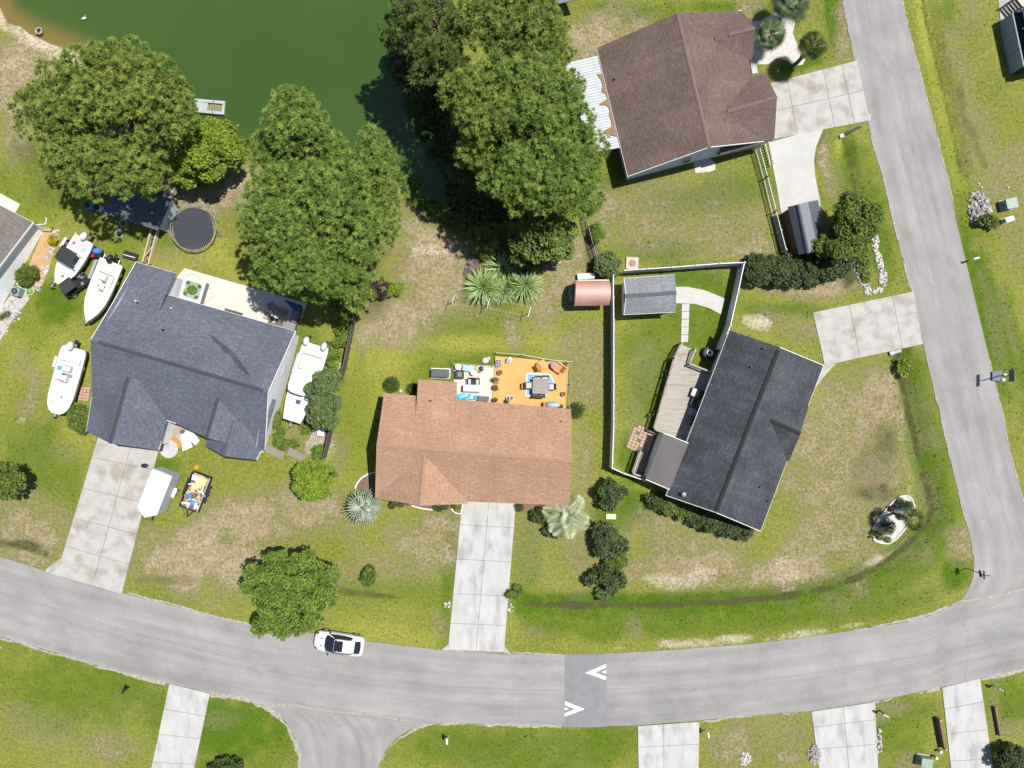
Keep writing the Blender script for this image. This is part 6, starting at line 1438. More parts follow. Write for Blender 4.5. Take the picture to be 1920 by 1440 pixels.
def boat_trailer(label, px, py, rz, L, W, axles=1):
    c = P(px, py); t = thing('boat_trailer', label, 'trailer', (c.x, c.y, 0), rz)
    for s_ in (-1, 1):
        MB().tube([(-L * .48, s_ * W * .36, .5), (L * .2, s_ * W * .36, .5), (L * .5, 0, .5)], .05, 6).build('frame_rail', GALV, t, local=True)
        for k in range(axles):
            x = -L * .18 + (k - (axles - 1) / 2) * .75
            wheel(t, x, s_ * W * .56, .32, .31, .2)
        mb = MB(); n = 8; x0, x1 = -L * .18 - .4 * axles - .1, -L * .18 + .4 * axles + .1
        mb.box(((x0 + x1) / 2, s_ * W * .56, .70), (x1 - x0, .26, .03)); mb.box((x0, s_ * W * .56, .6), (.03, .26, .2)); mb.box((x1, s_ * W * .56, .6), (.03, .26, .2))
        mb.build('fender', GALV if axles > 1 else GEL, t, local=True)
    for x in (-L * .45, -L * .18, L * .12): MB().bar((x, -W * .38, .48), (x, W * .38, .48), .08).build('cross_member', GALV, t, local=True)
    MB().bar((L * .45, 0, .5), (L * .5 + 1.1, 0, .5), .09).build('tongue', GALV, t, local=True)
    MB().bar((L * .5 + .6, 0, .5), (L * .5 + .6, 0, 1.15), .08).build('winch_post', GALV, t, local=True)
    MB().cyl((L * .5 + .95, .12), .04, 0, .8, 8).build('jack', GALV, t, local=True); MB().cyl((L * .5 + 1.12, 0), .07, .45, .58, 10).build('coupler', BLACKM, t, local=True)
    return t
def boat(label, px, py, rz, L, W, prof, z=.62, H=.85, cock=(.08, .52), parts=(), floor=.35):
    """prof: half-beam fractions along the length from stern (0) to bow (1)"""
    c = P(px, py, z + H); o = thing('boat', label, 'boat', (c.x, c.y, z), rz)
    n = 25; secs, ring = [], []
    def hb(t):
        for (t0, b0), (t1, b1) in zip(prof[:-1], prof[1:]):
            if t <= t1: f = (t - t0) / (t1 - t0); f = f * f * (3 - 2 * f) if False else f; return (b0 + (b1 - b0) * f) * W / 2
        return prof[-1][1] * W / 2
    hull = MB(); xs = [i / (n - 1) for i in range(n)]
    for t in xs:
        b = max(hb(t), .02); x = -L / 2 + L * t; k = .02 + .45 * max(0, t - .6) ** 1.6 * 2.2; k = min(k, H * .75); s_ = H * (1 + .12 * t * t)
        secs.append([(x, 0, k), (x, b * .82, k + .22 * (1 - t * .4)), (x, b, s_ - .12), (x, b, s_), (x, max(b - .16, .01), s_), (x, -max(b - .16, .01), s_), (x, -b, s_), (x, -b, s_ - .12), (x, -b * .82, k + .22 * (1 - t * .4))])
    hull.loft(secs).build('hull', GEL, o, local=True)
    # rub rail
    for sg in (-1, 1): MB().tube([(-L / 2 + L * t, sg * (max(hb(t), .02) + .01), H * (1 + .12 * t * t) - .13) for t in xs], .022, 5).build('rub_rail', BLACKM, o, local=True)
    # cockpit liner drawn as a raised coaming round a lower floor
    t0, t1 = cock; pin_ = []
    m_ = [t0 + (t1 - t0) * k / 10 for k in range(11)]
    up = [(-L / 2 + L * t, hb(t) - .24, H * (1 + .12 * t * t)) for t in m_]; dn = [(x, -y, zz_) for x, y, zz_ in up]
    fl = MB(); fl.poly([(x, y, zz_ + .004) for x, y, zz_ in up] + [(x, y, zz_ + .004) for x, y, zz_ in reversed(dn)]).build('cockpit_floor', GELD, o, local=True)
    for line in (up, dn): MB().tube([(x, y, zz_ + .02) for x, y, zz_ in line], .035, 6).build('coaming', GEL, o, local=True)
    MB().tube([up[-1], dn[-1]], .035, 6).build('coaming', GEL, o, local=True)
    o['_H'] = H; return o
def outboard(par, x, y, z, mat, rz=0, sc=1.0):
    cw = MB().ell((x - .18 * sc, y, z + .34 * sc), (.42 * sc, .27 * sc, .34 * sc), 14, 9).build('outboard_cowl', mat, par, local=True, smooth=True)
    MB().box((x - .28 * sc, y, z - .15), (.22 * sc, .16 * sc, .8)).build('engine_leg', mat, cw, local=True, root=par)
    MB().box((x - .5 * sc, y, z - .42), (.5 * sc, .3 * sc, .03)).build('cavitation_plate', BLACKM, cw, local=True, root=par)
    for k in range(3):
        a = R(120 * k); MB().box((x - .68 * sc, y + .11 * math.cos(a), z - .52 + .11 * math.sin(a)), (.04, .1, .16)).build('propeller_blade', BLACKM, cw, local=True, root=par)
def ang(x0, y0, x1, y1): return math.atan2(-(y1 - y0), x1 - x0)
# boat with the black canopy
rz = ang(158, 449, 108, 531); boat_trailer('galvanised trailer under the boat with the black canopy', 138, 483, rz, 4.6, 2.0, 1)
b = boat('white motor boat with a black canvas canopy beside the white house', 133, 490, rz, 4.75, 2.15, [(0, .84), (.15, .96), (.45, 1), (.7, .92), (.86, .62), (.96, .32), (1, .26)], cock=(.05, .5))
MB().loft([[(x, -.82, 1.95 - .02 * abs(x)), (x, -.5, 2.06), (x, .5, 2.06), (x, .82, 1.95), (x, .82, 1.91), (x, -.82, 1.91)] for x in (-1.05, -.4, .3)]).build('canopy', CANV, b, local=True)
for x in (-.95, .2):
    for y in (-.78, .78): MB().tube([(x * .7 - .2, y, .85), (x, y * .98, 1.92)], .018, 6).build('canopy_pole', GALV, b, local=True)
MB().loft([[(.45, y, .95), (.62, y * .95, .95), (.45, y * .9, 1.42), (.40, y * .9, 1.42)] for y in (-.86, -.3, .3, .86)]).build('windshield', SMOKE, b, local=True)
outboard(b, -2.42, 0, .85, GEL); MB().box((-1.55, .45, .92), (.4, .32, .08)).build('seat_pad', CUSH, b, local=True, bevel=.02); MB().box((-1.6, -.62, .92), (.22, .18, .08)).build('bait_box', M('magenta_plastic', (.45, .04, .18), rough=.5), b, local=True)
MB().cyl((1.55, .1), .14, .9, .93, 16).build('deck_hatch', M('green_hatch', (.10, .17, .14), rough=.5), b, local=True); MB().box((-.35, -.45, .98), (.3, .3, .28)).build('console', GELD, b, local=True, bevel=.03)
# open skiff with the black outboard
rz = ang(205, 494, 160, 606); boat_trailer('tandem axle trailer under the open skiff', 196, 535, rz, 5.8, 2.1, 2)
b = boat('open white skiff with a black outboard next to the charcoal roof', 186, 547, rz, 5.95, 2.25, [(0, .98), (.3, 1), (.5, .96), (.68, .86), (.82, .62), (.93, .3), (1, .04)], cock=(.06, .62))
outboard(b, -3.0, 0, .9, M('black_cowl', (.015, .015, .018), rough=.35)); MB().box((-1.35, 0, 1.0), (.5, .6, .3)).build('seat', GELD, b, local=True, bevel=.04); MB().box((-.6, .1, .96), (.6, .45, .22)).build('console', GEL, b, local=True, bevel=.04)
for k, (x, y) in enumerate([(-.95, .1), (-.55, .2), (-.15, .15), (-.5, -.25)]): MB().box((x, y, .885), (.09, .4 if k < 3 else .16, .02)).build('grab_rail', BLACKM, b, local=True)
MB().box((-1.75, 0, .885), (.04, 1.4, .02)).build('deck_seam', BLACKM, b, local=True); MB().box((-.6, .82, .885), (2.2, .03, .02)).build('deck_seam', BLACKM, b, local=True)
MB().tube([(2.5, -.05, .95), (2.7, .35, 1.0), (2.9, -.2, 1.0)], .02, 6).build('bow_rail', GALV, b, local=True)
# bay boat
rz = ang(141, 652, 107, 777); boat_trailer('single axle trailer under the blunt bowed bay boat', 130, 705, rz, 5.8, 2.2, 1)
b = boat('blunt bowed white bay boat with a white outboard at the left', 122, 714, rz, 6.25, 2.42, [(0, .86), (.06, .98), (.4, 1), (.75, .96), (.88, .84), (.95, .66), (1, .3)], cock=(.10, .9))
outboard(b, -3.05, -.15, .9, GEL, sc=1.05)
MB().loft([[(-2.15, y, .98), (-1.95 + .2 * abs(y), y, .98), (-1.95 + .2 * abs(y), y, 1.12), (-2.15, y, 1.12)] for y in (-1.0, -.4, .4, 1.0)]).build('stern_bench', GEL, b, local=True); MB().box((-1.98, 0, .9), (.1, 1.9, .03)).build('deck_seam', BLACKM, b, local=True)
MB().box((-1.15, .05, 1.08), (.5, .75, .42)).build('leaning_seat', GELD, b, local=True, bevel=.05); MB().box((-.25, .05, 1.15), (.65, .62, .58)).build('console', GEL, b, local=True, bevel=.05)
MB().tube([(-.55, .05, 1.5)] + [(-.62 + .0 * k, .05 + .17 * math.cos(R(k * 45)), 1.46 + .17 * math.sin(R(k * 45))) for k in range(9)], .015, 6).build('steering_wheel', BLACKM, b, local=True); MB().loft([[(-.1, y, 1.4), (.02, y, 1.4), (-.05, y * .9, 1.75), (-.1, y * .9, 1.75)] for y in (-.28, 0, .28)]).build('windshield', SMOKE, b, local=True)
MB().box((-1.05, -.75, .98), (.32, .3, .2)).build('cooler', M('blue_plastic', (.05, .28, .55), rough=.4), b, local=True, bevel=.03); MB().box((-.55, .1, .97), (.28, .9, .04)).build('deck_seam', SMOKE, b, local=True); MB().cyl((1.5, .15), .06, .98, 1.01, 12).build('deck_fitting', BLACKM, b, local=True)
MB().tube([(1.9, -.6, 1.02), (2.3, -.62, 1.02)], .02, 6).build('trolling_motor', GALV, b, local=True)
# twin engine catamaran
rz = ang(593, 645, 547, 791); boat_trailer('tandem trailer under the twin engine boat', 575, 712, rz, 7.0, 2.2, 2)
b = boat('twin engine white boat with hardtop beside the dark board fence', 570, 718, rz, 7.3, 2.5, [(0, .94), (.05, 1), (.5, 1), (.75, .92), (.9, .78), (1, .66)], H=1.0, cock=(.12, .62))
for y in (-.85, .85): outboard(b, -3.55, y, 1.05, GEL)
MB().loft([[(x, -.98 * w_, 2.25), (x, -.6 * w_, 2.34), (x, .6 * w_, 2.34), (x, .98 * w_, 2.25), (x, .98 * w_, 2.18), (x, -.98 * w_, 2.18)] for x, w_ in ((-1.2, .92), (-.6, 1), (.4, 1), (.85, .9), (1.02, .6))]).build('hardtop', GEL, b, local=True)
for x in (-1.0, .5):
    for y in (-.8, .8): MB().tube([(x, y, 1.0), (x, y * .95, 2.2)], .03, 6).build('hardtop_pole', GALV, b, local=True)
MB().loft([[(.75, y, 1.05), (1.3 - .2 * abs(y), y, 1.05), (1.0 - .1 * abs(y), y * .9, 1.95), (.8, y * .9, 1.95)] for y in (-.85, -.3, .3, .85)]).build('cabin', GEL, b, local=True); MB().box((1.8, .05, 1.13), (.38, .42, .04)).build('deck_hatch', M('hatch_blue', (.05, .06, .13), rough=.2, spec=.6), b, local=True)
MB().box((3.68, 0, .75), (.1, .8, .5)).build('bow_tunnel', M('tunnel_dark', (.02, .02, .04)), b, local=True)
MB().box((-2.6, 0, 1.02), (.06, 1.8, .03)).build('deck_seam', SMOKE, b, local=True); MB().box((-1.6, -.92, 1.02), (2.0, .03, .03)).build('deck_seam', SMOKE, b, local=True); MB().box((-1.1, -.8, 1.05), (.16, .16, .08)).build('deck_fitting', BLACKM, b, local=True)
# people-sized odds and ends around the boats
pl = thing('tarp_bundle', 'red and blue tarp bundle lying at the stern of the open skiff', 'tarp', (*P(186, 477)[:2], 0)); MB().ell((.25, .15, .75), (.42, .3, .45), 12, 8).build('blue_sheet', M('tarp_blue', (.04, .13, .42), (.05, .18, .5), scale=5), pl, local=True); MB().ell((-.3, 0, .6), (.22, .45, .45), 10, 7).build('red_sheet', M('tarp_red', (.42, .02, .05), (.5, .05, .08), scale=5), pl, local=True)
MB().box((0, 0, .3), (.9, .7, .6)).build('crate', BLACKM, pl, local=True)
rz = ang(165, 520, 118, 555); c = P(140, 536, .8)
u = thing('utility_cart', 'black roofed utility cart parked between two boats', 'cart', (c.x, c.y, 0), rz)
for x in (-.9, .75):
    for y in (-.52, .52): wheel(u, x, y, .28, .28, .2)
MB().box((-.05, 0, .5), (2.5, 1.0, .3)).build('chassis', BLACKM, u, local=True, bevel=.05); MB().box((-1.0, 0, .75), (.8, 1.05, .25)).build('cargo_bed', BLACKM, u, local=True); MB().loft([[(x, -.55, 1.72), (x, -.4, 1.8), (x, .4, 1.8), (x, .55, 1.72), (x, .55, 1.68), (x, -.55, 1.68)] for x in (-.45, .1, .75)]).build('roof', M('cart_roof', (.03, .032, .036), rough=.4), u, local=True)
for x in (-.4, .7):
    for y in (-.5, .5): MB().tube([(x, y, .6), (x, y, 1.7)], .025, 6).build('roof_post', BLACKM, u, local=True)
MB().box((0, 0, .78), (.5, .95, .16)).build('seat', CANV, u, local=True, bevel=.04); MB().box((1.05, 0, .68), (.5, .9, .3)).build('hood', BLACKM, u, local=True, bevel=.06)
rr_ = random.Random(9)
for k in range(9): MB().box((-1.05 + rr_.uniform(-.35, .35), rr_.uniform(-.45, .45), .95 + rr_.uniform(0, .15)), (rr_.uniform(.15, .4), rr_.uniform(.1, .3), rr_.uniform(.1, .25)), rr_.uniform(0, 3)).build('cargo_box', [BLACKM, WICK, GREYM][k % 3], u, local=True)
tbx = thing('tool_box', 'black bin with a white bar lying on the lawn beside the charcoal roof', 'box', (*P(247, 480)[:2], 0), R(-16)); MB().box((0, 0, .18), (1.3, .65, .35)).build('body', M('dark_bin', (.03, .03, .035)), tbx, local=True, bevel=.03); MB().box((0, -.08, .38), (1.1, .06, .05)).build('handle_bar', WHITE, tbx, local=True); MB().box((0, .15, .37), (1.1, .3, .04)).build('lid', BLACKM, tbx, local=True)
bk = thing('bicycle', 'bicycle with white tyres leaning beside the dark shed', 'bicycle', (*P(231, 430)[:2], 0), R(70))
for x in (-.52, .52): MB().tube([(x + .33 * math.cos(R(k * 24)), .06 * math.sin(R(k * 24)) * 3, .34 + .33 * math.sin(R(k * 24)) * .85) for k in range(16)], .03, 6).build('wheel', WHITE, bk, local=True)
for a, b_ in [((-.52, 0, .34), (-.1, .1, .8)), ((-.1, .1, .8), (.38, .1, .75)), ((.38, .1, .75), (.52, 0, .34)), ((-.1, .1, .8), (0, 0, .3)), ((0, 0, .3), (.38, .1, .75)), ((0, 0, .3), (-.52, 0, .34))]: MB().tube([a, b_], .02, 6).build('frame_tube', M('bike_blue', (.03, .05, .2), rough=.3), bk, local=True)
MB().box((-.14, .1, .88), (.22, .12, .05)).build('saddle', BLACKM, bk, local=True); MB().tube([(.4, -.15, .95), (.38, .1, .95), (.4, .35, .95)], .015, 6).build('handlebar', GALV, bk, local=True)
for k, (x, y, m_, lb) in enumerate([(191, 393, WPL, 'white barrel in the shade at the left of the dark shed'), (174, 388, M('blue_plastic', (.05, .28, .55)), 'blue barrel in the pine shade near the dark shed')]):
    o = thing('barrel', lb, 'barrel', (*P(x, y)[:2], 0)); MB().lathe((0, 0, 0), [(.27, 0), (.3, .2), (.3, .65), (.27, .85), (.1, .86)], 16).build('drum', m_, o, local=True); MB().lathe((0, 0, 0), [(.29, .83), (.29, .87), (.25, .87)], 16).build('rim', BLACKM, o, local=True)
# brick bed beside the garage
bb = struct('paving_slab', MB().prism([P(150, 724), P(171, 726), P(167, 753), P(147, 750)], -.1, .04), GAP, 'small brick rectangle beside the bay boat')
q0, q1, q2, q3 = P(150, 724), P(171, 726), P(167, 753), P(147, 750)
for i in range(3):
    for j in range(5):
        q = lambda u_, v: q0.lerp(q1, u_).lerp(q3.lerp(q2, u_), v); MB().prism([q(i / 3 + .02, j / 5 + .02), q((i + .92) / 3, j / 5 + .02), q((i + .92) / 3, (j + .92) / 5), q(i / 3 + .02, (j + .92) / 5)], 0, .08).build('brick', BRICKM, bb, root=bb)
# ---------------------------------------------------------------- white enclosed trailer and junk trailer
rz = ang(305, 885, 272, 968); c = P(291, 922, 2.1)
t = thing('enclosed_trailer', 'white enclosed cargo trailer with a pointed front on the driveway', 'trailer', (c.x, c.y, 0), rz)
TW = M('trailer_white', (.50, .50, .50), rough=.35, spec=.5); TG = M('trailer_grey', (.33, .36, .37), (.30, .33, .34), scale=3, rough=.4)
L_, W_ = 3.7, 1.95
MB().prism([(-L_ / 2, -W_ / 2), (L_ / 2, -W_ / 2), (L_ / 2 + .65, 0), (L_ / 2, W_ / 2), (-L_ / 2, W_ / 2)], .45, 2.15).build('body', TG, t, local=True)
for k, (x0, x1) in enumerate([(-L_ / 2, -.95), (-.93, .35), (.37, L_ / 2)]): MB().box(((x0 + x1) / 2, 0, 2.17), (x1 - x0 - .02, W_ + .02, .05)).build('roof_panel', TW, t, local=True)
MB().prism([(L_ / 2 + .02, -W_ / 2), (L_ / 2 + .66, 0), (L_ / 2 + .02, W_ / 2)], 2.145, 2.195).build('roof_panel', TW, t, local=True); MB().box((.35, -.1, 2.24), (.4, .4, .1)).build('roof_vent', TW, t, local=True, bevel=.03)
for y in (-W_ / 2, W_ / 2): MB().box((-.0, y, 2.17), (L_, .05, .1)).build('roof_trim', GALV, t, local=True)
for y in (-W_ / 2 - .12, W_ / 2 + .12): wheel(t, -.1, y, .33, .33, .22)
for y in (-W_ / 2 - .14, W_ / 2 + .14): MB().box((-.1, y, .74), (.95, .3, .05)).build('fender', TW, t, local=True, bevel=.02)
MB().box((-L_ / 2 - .03, 0, 1.3), (.06, W_ - .12, 1.55)).build('ramp_door', TG, t, local=True); MB().bar((L_ / 2 + .3, 0, .45), (L_ / 2 + 1.3, 0, .45), .1).build('tongue', BLACKM, t, local=True)
rz = ang(382, 888, 352, 966); c = P(367, 922, .8)
t = thing('utility_trailer', 'black utility trailer heaped with boards and rubbish on the lawn', 'trailer', (c.x, c.y, 0), rz)
L_, W_ = 3.4, 1.75
MB().box((0, 0, .5), (L_, W_, .08)).build('bed', PALEW, t, local=True)
for y in (-W_ / 2, W_ / 2): MB().box((0, y, .78), (L_, .05, .5)).build('side_wall', BLACKM, t, local=True); MB().box((0, y, 1.04), (L_, .07, .05)).build('top_rail', GALV if y > 0 else BLACKM, t, local=True)
for x in (-L_ / 2, L_ / 2): MB().box((x, 0, .75), (.08, W_, .55)).build('end_gate', BLACKM, t, local=True)
for k in (-.4, .4):
    for y in (-W_ / 2 - .15, W_ / 2 + .15): wheel(t, k - .1, y, .32, .31, .2)
for y in (-W_ / 2 - .16, W_ / 2 + .16): MB().box((-.1, y, .72), (1.7, .28, .04)).build('fender', BLACKM, t, local=True)
MB().tube([(L_ / 2, -.4, .5), (L_ / 2 + .85, 0, .5)], .05, 6).build('tongue', BLACKM, t, local=True); MB().tube([(L_ / 2, .4, .5), (L_ / 2 + .85, 0, .5)], .05, 6).build('tongue', BLACKM, t, local=True)
jk = thing('rubbish_heap', 'heap of boards, cardboard and blue plastic in the black trailer', 'rubbish', (c.x, c.y, .54), rz)
JM = [PALEW, M('plywood', (.52, .38, .22), (.46, .33, .19), scale=3), WPL, BARK, M('tarp_blue2', (.03, .17, .50), rough=.5), M('cardboard', (.38, .26, .16), (.33, .22, .13), scale=4), TWIG, BROWNW]
MB().box((-1.0, .15, .42), (.95, .9, .06), R(4)).build('plywood_sheet', JM[1], jk, local=True); MB().box((-1.2, .5, .25), (.7, .5, .3), R(-6)).build('cardboard_box', JM[5], jk, local=True); MB().box((-1.25, -.5, .35), (.5, .45, .3), R(5)).build('white_box', WPL, jk, local=True)
MB().box((-.35, .0, .36), (.8, 1.0, .05), R(12)).build('plywood_sheet', JM[1], jk, local=True); MB().ell((1.05, .1, .38), (.34, .32, .2), 10, 7).build('blue_bag', JM[4], jk, local=True); MB().ell((.5, -.35, .38), (.26, .22, .18), 9, 6).build('blue_bag', JM[4], jk, local=True); MB().box((1.15, .6, .35), (.55, .4, .2), R(8)).build('white_box', WPL, jk, local=True)
rr_ = random.Random(5)
for k in range(46):
    x, y = rr_.uniform(-.6, 1.55), rr_.uniform(-.75, .75); m_ = JM[rr_.choice([0, 1, 2, 3, 5, 6, 7, 2, 0])]
    MB().box((x, y, .3 + rr_.uniform(0, .25)), (rr_.uniform(.15, .7), rr_.uniform(.05, .22), rr_.uniform(.03, .14)), m=(Matrix.Rotation(rr_.uniform(0, 3.1), 3, 'Z') @ Matrix.Rotation(rr_.uniform(-.4, .4), 3, 'Y'))).build('scrap_board', m_, jk, local=True)
MB().box((.2, 0, .14), (3.0, 1.6, .26)).build('packed_debris', JM[3], jk, local=True)
# front stoop clutter
for k, (pts, lb) in enumerate([([(341, 812), (350, 808), (362, 838), (343, 846)], 'white sheet spread on the grass nearest the round concrete pad'), ([(350, 808), (360, 806), (375, 826), (368, 835), (360, 828)], 'white sheet spread on the grass nearest the house wall')]):
    mb = MB(); mb.prism([P(*p) for p in pts], .05, .09 + .02 * k); tag(mb.build('plastic_sheet', WPL), lb, 'sheet')
o = thing('orange_toy', 'orange plastic toy slide pieces on the front stoop', 'toy', (*P(333, 827)[:2], .05)); OR = M('toy_orange', (.72, .17, .02), rough=.4); MB().box((-.1, .1, .2), (.75, .35, .3), R(-30)).build('slide', OR, o, local=True, bevel=.08); MB().box((.25, -.35, .12), (.3, .45, .2), R(-30)).build('step', OR, o, local=True, bevel=.05); MB().cyl((-.25, .25), .12, .05, .4, 12).build('knob', OR, o, local=True)
c = P(369, 876); tag(MB().lathe((c.x, c.y, 0), [(.22, 0), (.22, .03), (.2, .12), (.02, .14)], 12).build('orange_bucket', OR), 'small orange bucket on the grass above the junk trailer', 'bucket')
c = P(272, 873); tag(MB().ell((c.x, c.y, .07), (.37, .22, .09), 14, 6).build('door_mat', BLACKM), 'black oval mat on the driveway behind the white trailer', 'mat')
c = P(344, 809); tag(MB().lathe((c.x, c.y, .05), [(.18, 0), (.2, .3), (.02, .32)], 8).build('wooden_stool', BARK), 'little brown stool at the shaded front wall', 'stool')
# ---------------------------------------------------------------- trampoline
t = thing('trampoline', 'round black trampoline on the lawn above the charcoal roof', 'trampoline', (*P(363, 427, .8)[:2], 0)); RT = 2.12
MB().lathe((0, 0, .9), [(RT - .28, 0), (RT - .28, .012), (.01, .014)], 48).build('jumping_mat', M('trampoline_mat', (.028, .030, .038), (.036, .038, .047), scale=6), t, local=True)
FRM = M('trampoline_frame', (.20, .195, .17), (.16, .155, .13), scale=4)
MB().tube([(RT * math.cos(R(k * 7.5)), RT * math.sin(R(k * 7.5)), .88) for k in range(49)], .05, 8).build('frame_ring', FRM, t, local=True)
spm = mesh_only(MB().tube([(RT - .29, 0, .9), (RT - .03, 0, .89)], .012, 5), 'spring', GALV)
for k in range(72): inst(spm, t, (0, 0, 0), R(k * 5), name='spring')
for k in range(6):
    a0 = R(k * 60 + 20); a1 = R(k * 60 + 44); q = [Vector((RT * math.cos(a), RT * math.sin(a), .86)) for a in (a0, a1)]
    MB().tube([q[0], q[0] * 1.02 * Vector((1, 1, 0)).x - Vector((0, 0, .8)), q[1] * 1.02 - Vector((0, 0, .82)), q[1]], .03, 6).build('leg', FRM, t, local=True)
MB().tube([(RT + .12, -.9, .05), (RT + .02, .0, .85)], .025, 6).build('ladder_rail', FRM, t, local=True); MB().tube([(RT + .2, -.75, .05), (RT + .1, -.1, .85)], .025, 6).build('ladder_rail', FRM, t, local=True)
# ---------------------------------------------------------------- hot tub and sofa on the white patio
rz = R(-16.5); h = thing('hot_tub', 'open hot tub full of green algae water on the white patio', 'hot tub', (*P(361, 544, .9)[:2], .06), rz)
SHELL = M('tub_shell', (.42, .47, .50), (.36, .41, .44), scale=4, rough=.35); ALG = M('algae_water', (.045, .075, .012), (.085, .12, .02), scale=2.5, rough=.2, spec=.5)
MB().box((0, 0, .42), (2.0, 2.0, .84)).build('cabinet', M('tub_cabinet', (.16, .15, .15), rough=.6), h, local=True, bevel=.06)
MB().box((0, 0, .87), (2.06, 2.06, .06)).build('rim', SHELL, h, local=True, bevel=.03)
def clover(s_, z0, z1, mb):
    pts = []
    for k in range(64):
        a = 6.2832 * k / 64; r = s_ * (.70 + .20 * abs(math.cos(2 * a + math.pi / 2)) ** .8); pts.append((r * math.cos(a), r * math.sin(a)))
    return mb.prism(pts, z0, z1)
clover(1.02, .895, .908, MB()).build('basin_edge', M('tub_blue', (.20, .27, .31), rough=.3), h, local=True); clover(.93, .90, .914, MB()).build('basin', M('tub_inner', (.24, .29, .26), (.16, .2, .12), scale=3, rough=.3), h, local=True)
mb = MB(); mb.prism([(.52 * math.cos(R(k * 22.5)), .46 * math.sin(R(k * 22.5))) for k in range(16)], .905, .920).build('algae_pool', ALG, h, local=True)
for x, y in ((-.55, .55), (.55, .5), (.55, -.55), (-.55, -.5)): MB().prism([(x + .2 * math.cos(R(k * 30)), y + .2 * math.sin(R(k * 30))) for k in range(12)], .905, .922).build('algae_pool', ALG, h, local=True)
o = tag(MB().tube([P(386, 540) + Vector((0, 0, .09)), P(396, 541) + Vector((0, 0, .09)), P(400, 552) + Vector((0, 0, .09)), P(394, 562) + Vector((0, 0, .09)), P(384, 571) + Vector((0, 0, .09))], .03, 6).build('garden_hose', M('hose_tan', (.36, .31, .22), rough=.6)), 'tan garden hose curling beside the hot tub', 'hose')
tag(MB().tube([P(346, 520) + Vector((0, 0, .09)), P(359, 513) + Vector((0, 0, .09)), P(370, 517) + Vector((0, 0, .09)), P(376, 526) + Vector((0, 0, .09))], .025, 6).build('garden_hose', M('hose_tan', (.36, .31, .22))), 'thin hose on the patio above the hot tub', 'hose')
o = thing('planter_trough', 'long dark planter trough against the patio side of the charcoal house', 'planter', (*P(440, 587)[:2], .06), rz); MB().box((0, 0, .25), (1.55, .4, .5)).build('trough', M('planter_dark', (.07, .06, .06), rough=.7), o, local=True, bevel=.02); MB().box((0, 0, .505), (1.4, .28, .02)).build('soil', SOIL, o, local=True)
struct('patio', MB().prism([P(326, 520), P(341, 523), P(332, 558), P(313, 552)], -.1, .075), M('patio_step', (.33, .29, .26), (.29, .26, .23), scale=3), 'grey stone strip between the hot tub and the charcoal roof')
SOFC = M('sofa_cushion', (.15, .15, .16), (.18, .18, .19), scale=4); RAT = M('brown_rattan', (.095, .065, .055), (.13, .09, .075), scale=10)
def patz(x, y): return (310 + x / 6.857, 490 + y / 6.857)
sf = thing('sectional_sofa', 'brown rattan corner sofa with grey cushions at the patio corner', 'sofa', (*P(*patz(1540, 780))[:2], .06), rz)
MB().box((0, -.3, .2), (2.6, .8, .4)).build('base', RAT, sf, local=True, bevel=.03); MB().box((.95, .7, .2), (.8, 1.3, .4)).build('base', RAT, sf, local=True, bevel=.03); MB().box((0, -.66, .5), (2.6, .1, .6)).build('backrest', RAT, sf, local=True, bevel=.02); MB().box((1.32, .35, .5), (.1, 2.0, .6)).build('backrest', RAT, sf, local=True, bevel=.02); MB().box((-1.26, -.3, .45), (.1, .8, .35)).build('armrest', RAT, sf, local=True, bevel=.02)
for x, y, a in ((.35, -.2, .1), (.95, -.2, 0), (.95, .5, 0), (.95, 1.05, .05)): MB().box((x, y, .46), (.62, .62, .12), a).build('cushion', SOFC, sf, local=True, bevel=.04)
for x, y in ((-.85, -.3), (1.0, -.55)): MB().box((x, y, .43), (.22, .14, .08), .3).build('towel', WPL, sf, local=True)
ct = thing('coffee_table', 'grey topped rattan coffee table before the corner sofa', 'table', (*P(*patz(1500, 650))[:2], .06), rz); MB().box((0, 0, .3), (1.1, .6, .08)).build('table_top', SOFC, ct, local=True, bevel=.02); MB().box((0, 0, .13), (1.0, .5, .26)).build('base', RAT, ct, local=True)
o = thing('floor_cushion', 'square grey cushion lying left of the coffee table', 'cushion', (*P(*patz(1365, 575))[:2], .06), R(20)); MB().box((0, 0, .1), (.62, .62, .16)).build('pad', SOFC, o, local=True, bevel=.06); MB().box((.25, -.5, .09), (.6, .6, .14), .3).build('pad', SOFC, o, local=True, bevel=.05)
o = thing('parasol', 'closed blue fabric parasol lying in the shade at the patio corner', 'parasol', (*P(*patz(1690, 590))[:2], .06), rz); MB().tube([(-.9, .3, .9), (.1, .0, 1.0), (.7, -.1, .9)], [.06, .3, .12], 10).build('canopy', M('parasol_blue', (.03, .05, .14), rough=.7), o, local=True); MB().tube([(-1.2, .4, .4), (.7, -.1, .95)], .025, 6).build('pole', GALV, o, local=True); MB().lathe((.2, -.1, 0), [(.4, 0), (.4, .1), (.05, .14), (.05, .8)], 14).build('stand', BLACKM, o, local=True)
o = thing('side_table', 'small wooden slatted crate beside the corner sofa', 'table', (*P(*patz(1318, 705))[:2], .06), rz); [MB().box((-.24 + k * .12, 0, .3), (.1, .5, .04)).build('slat', PALEW, o, local=True) for k in range(5)]; MB().box((0, 0, .14), (.5, .46, .28)).build('box', BARK, o, local=True)
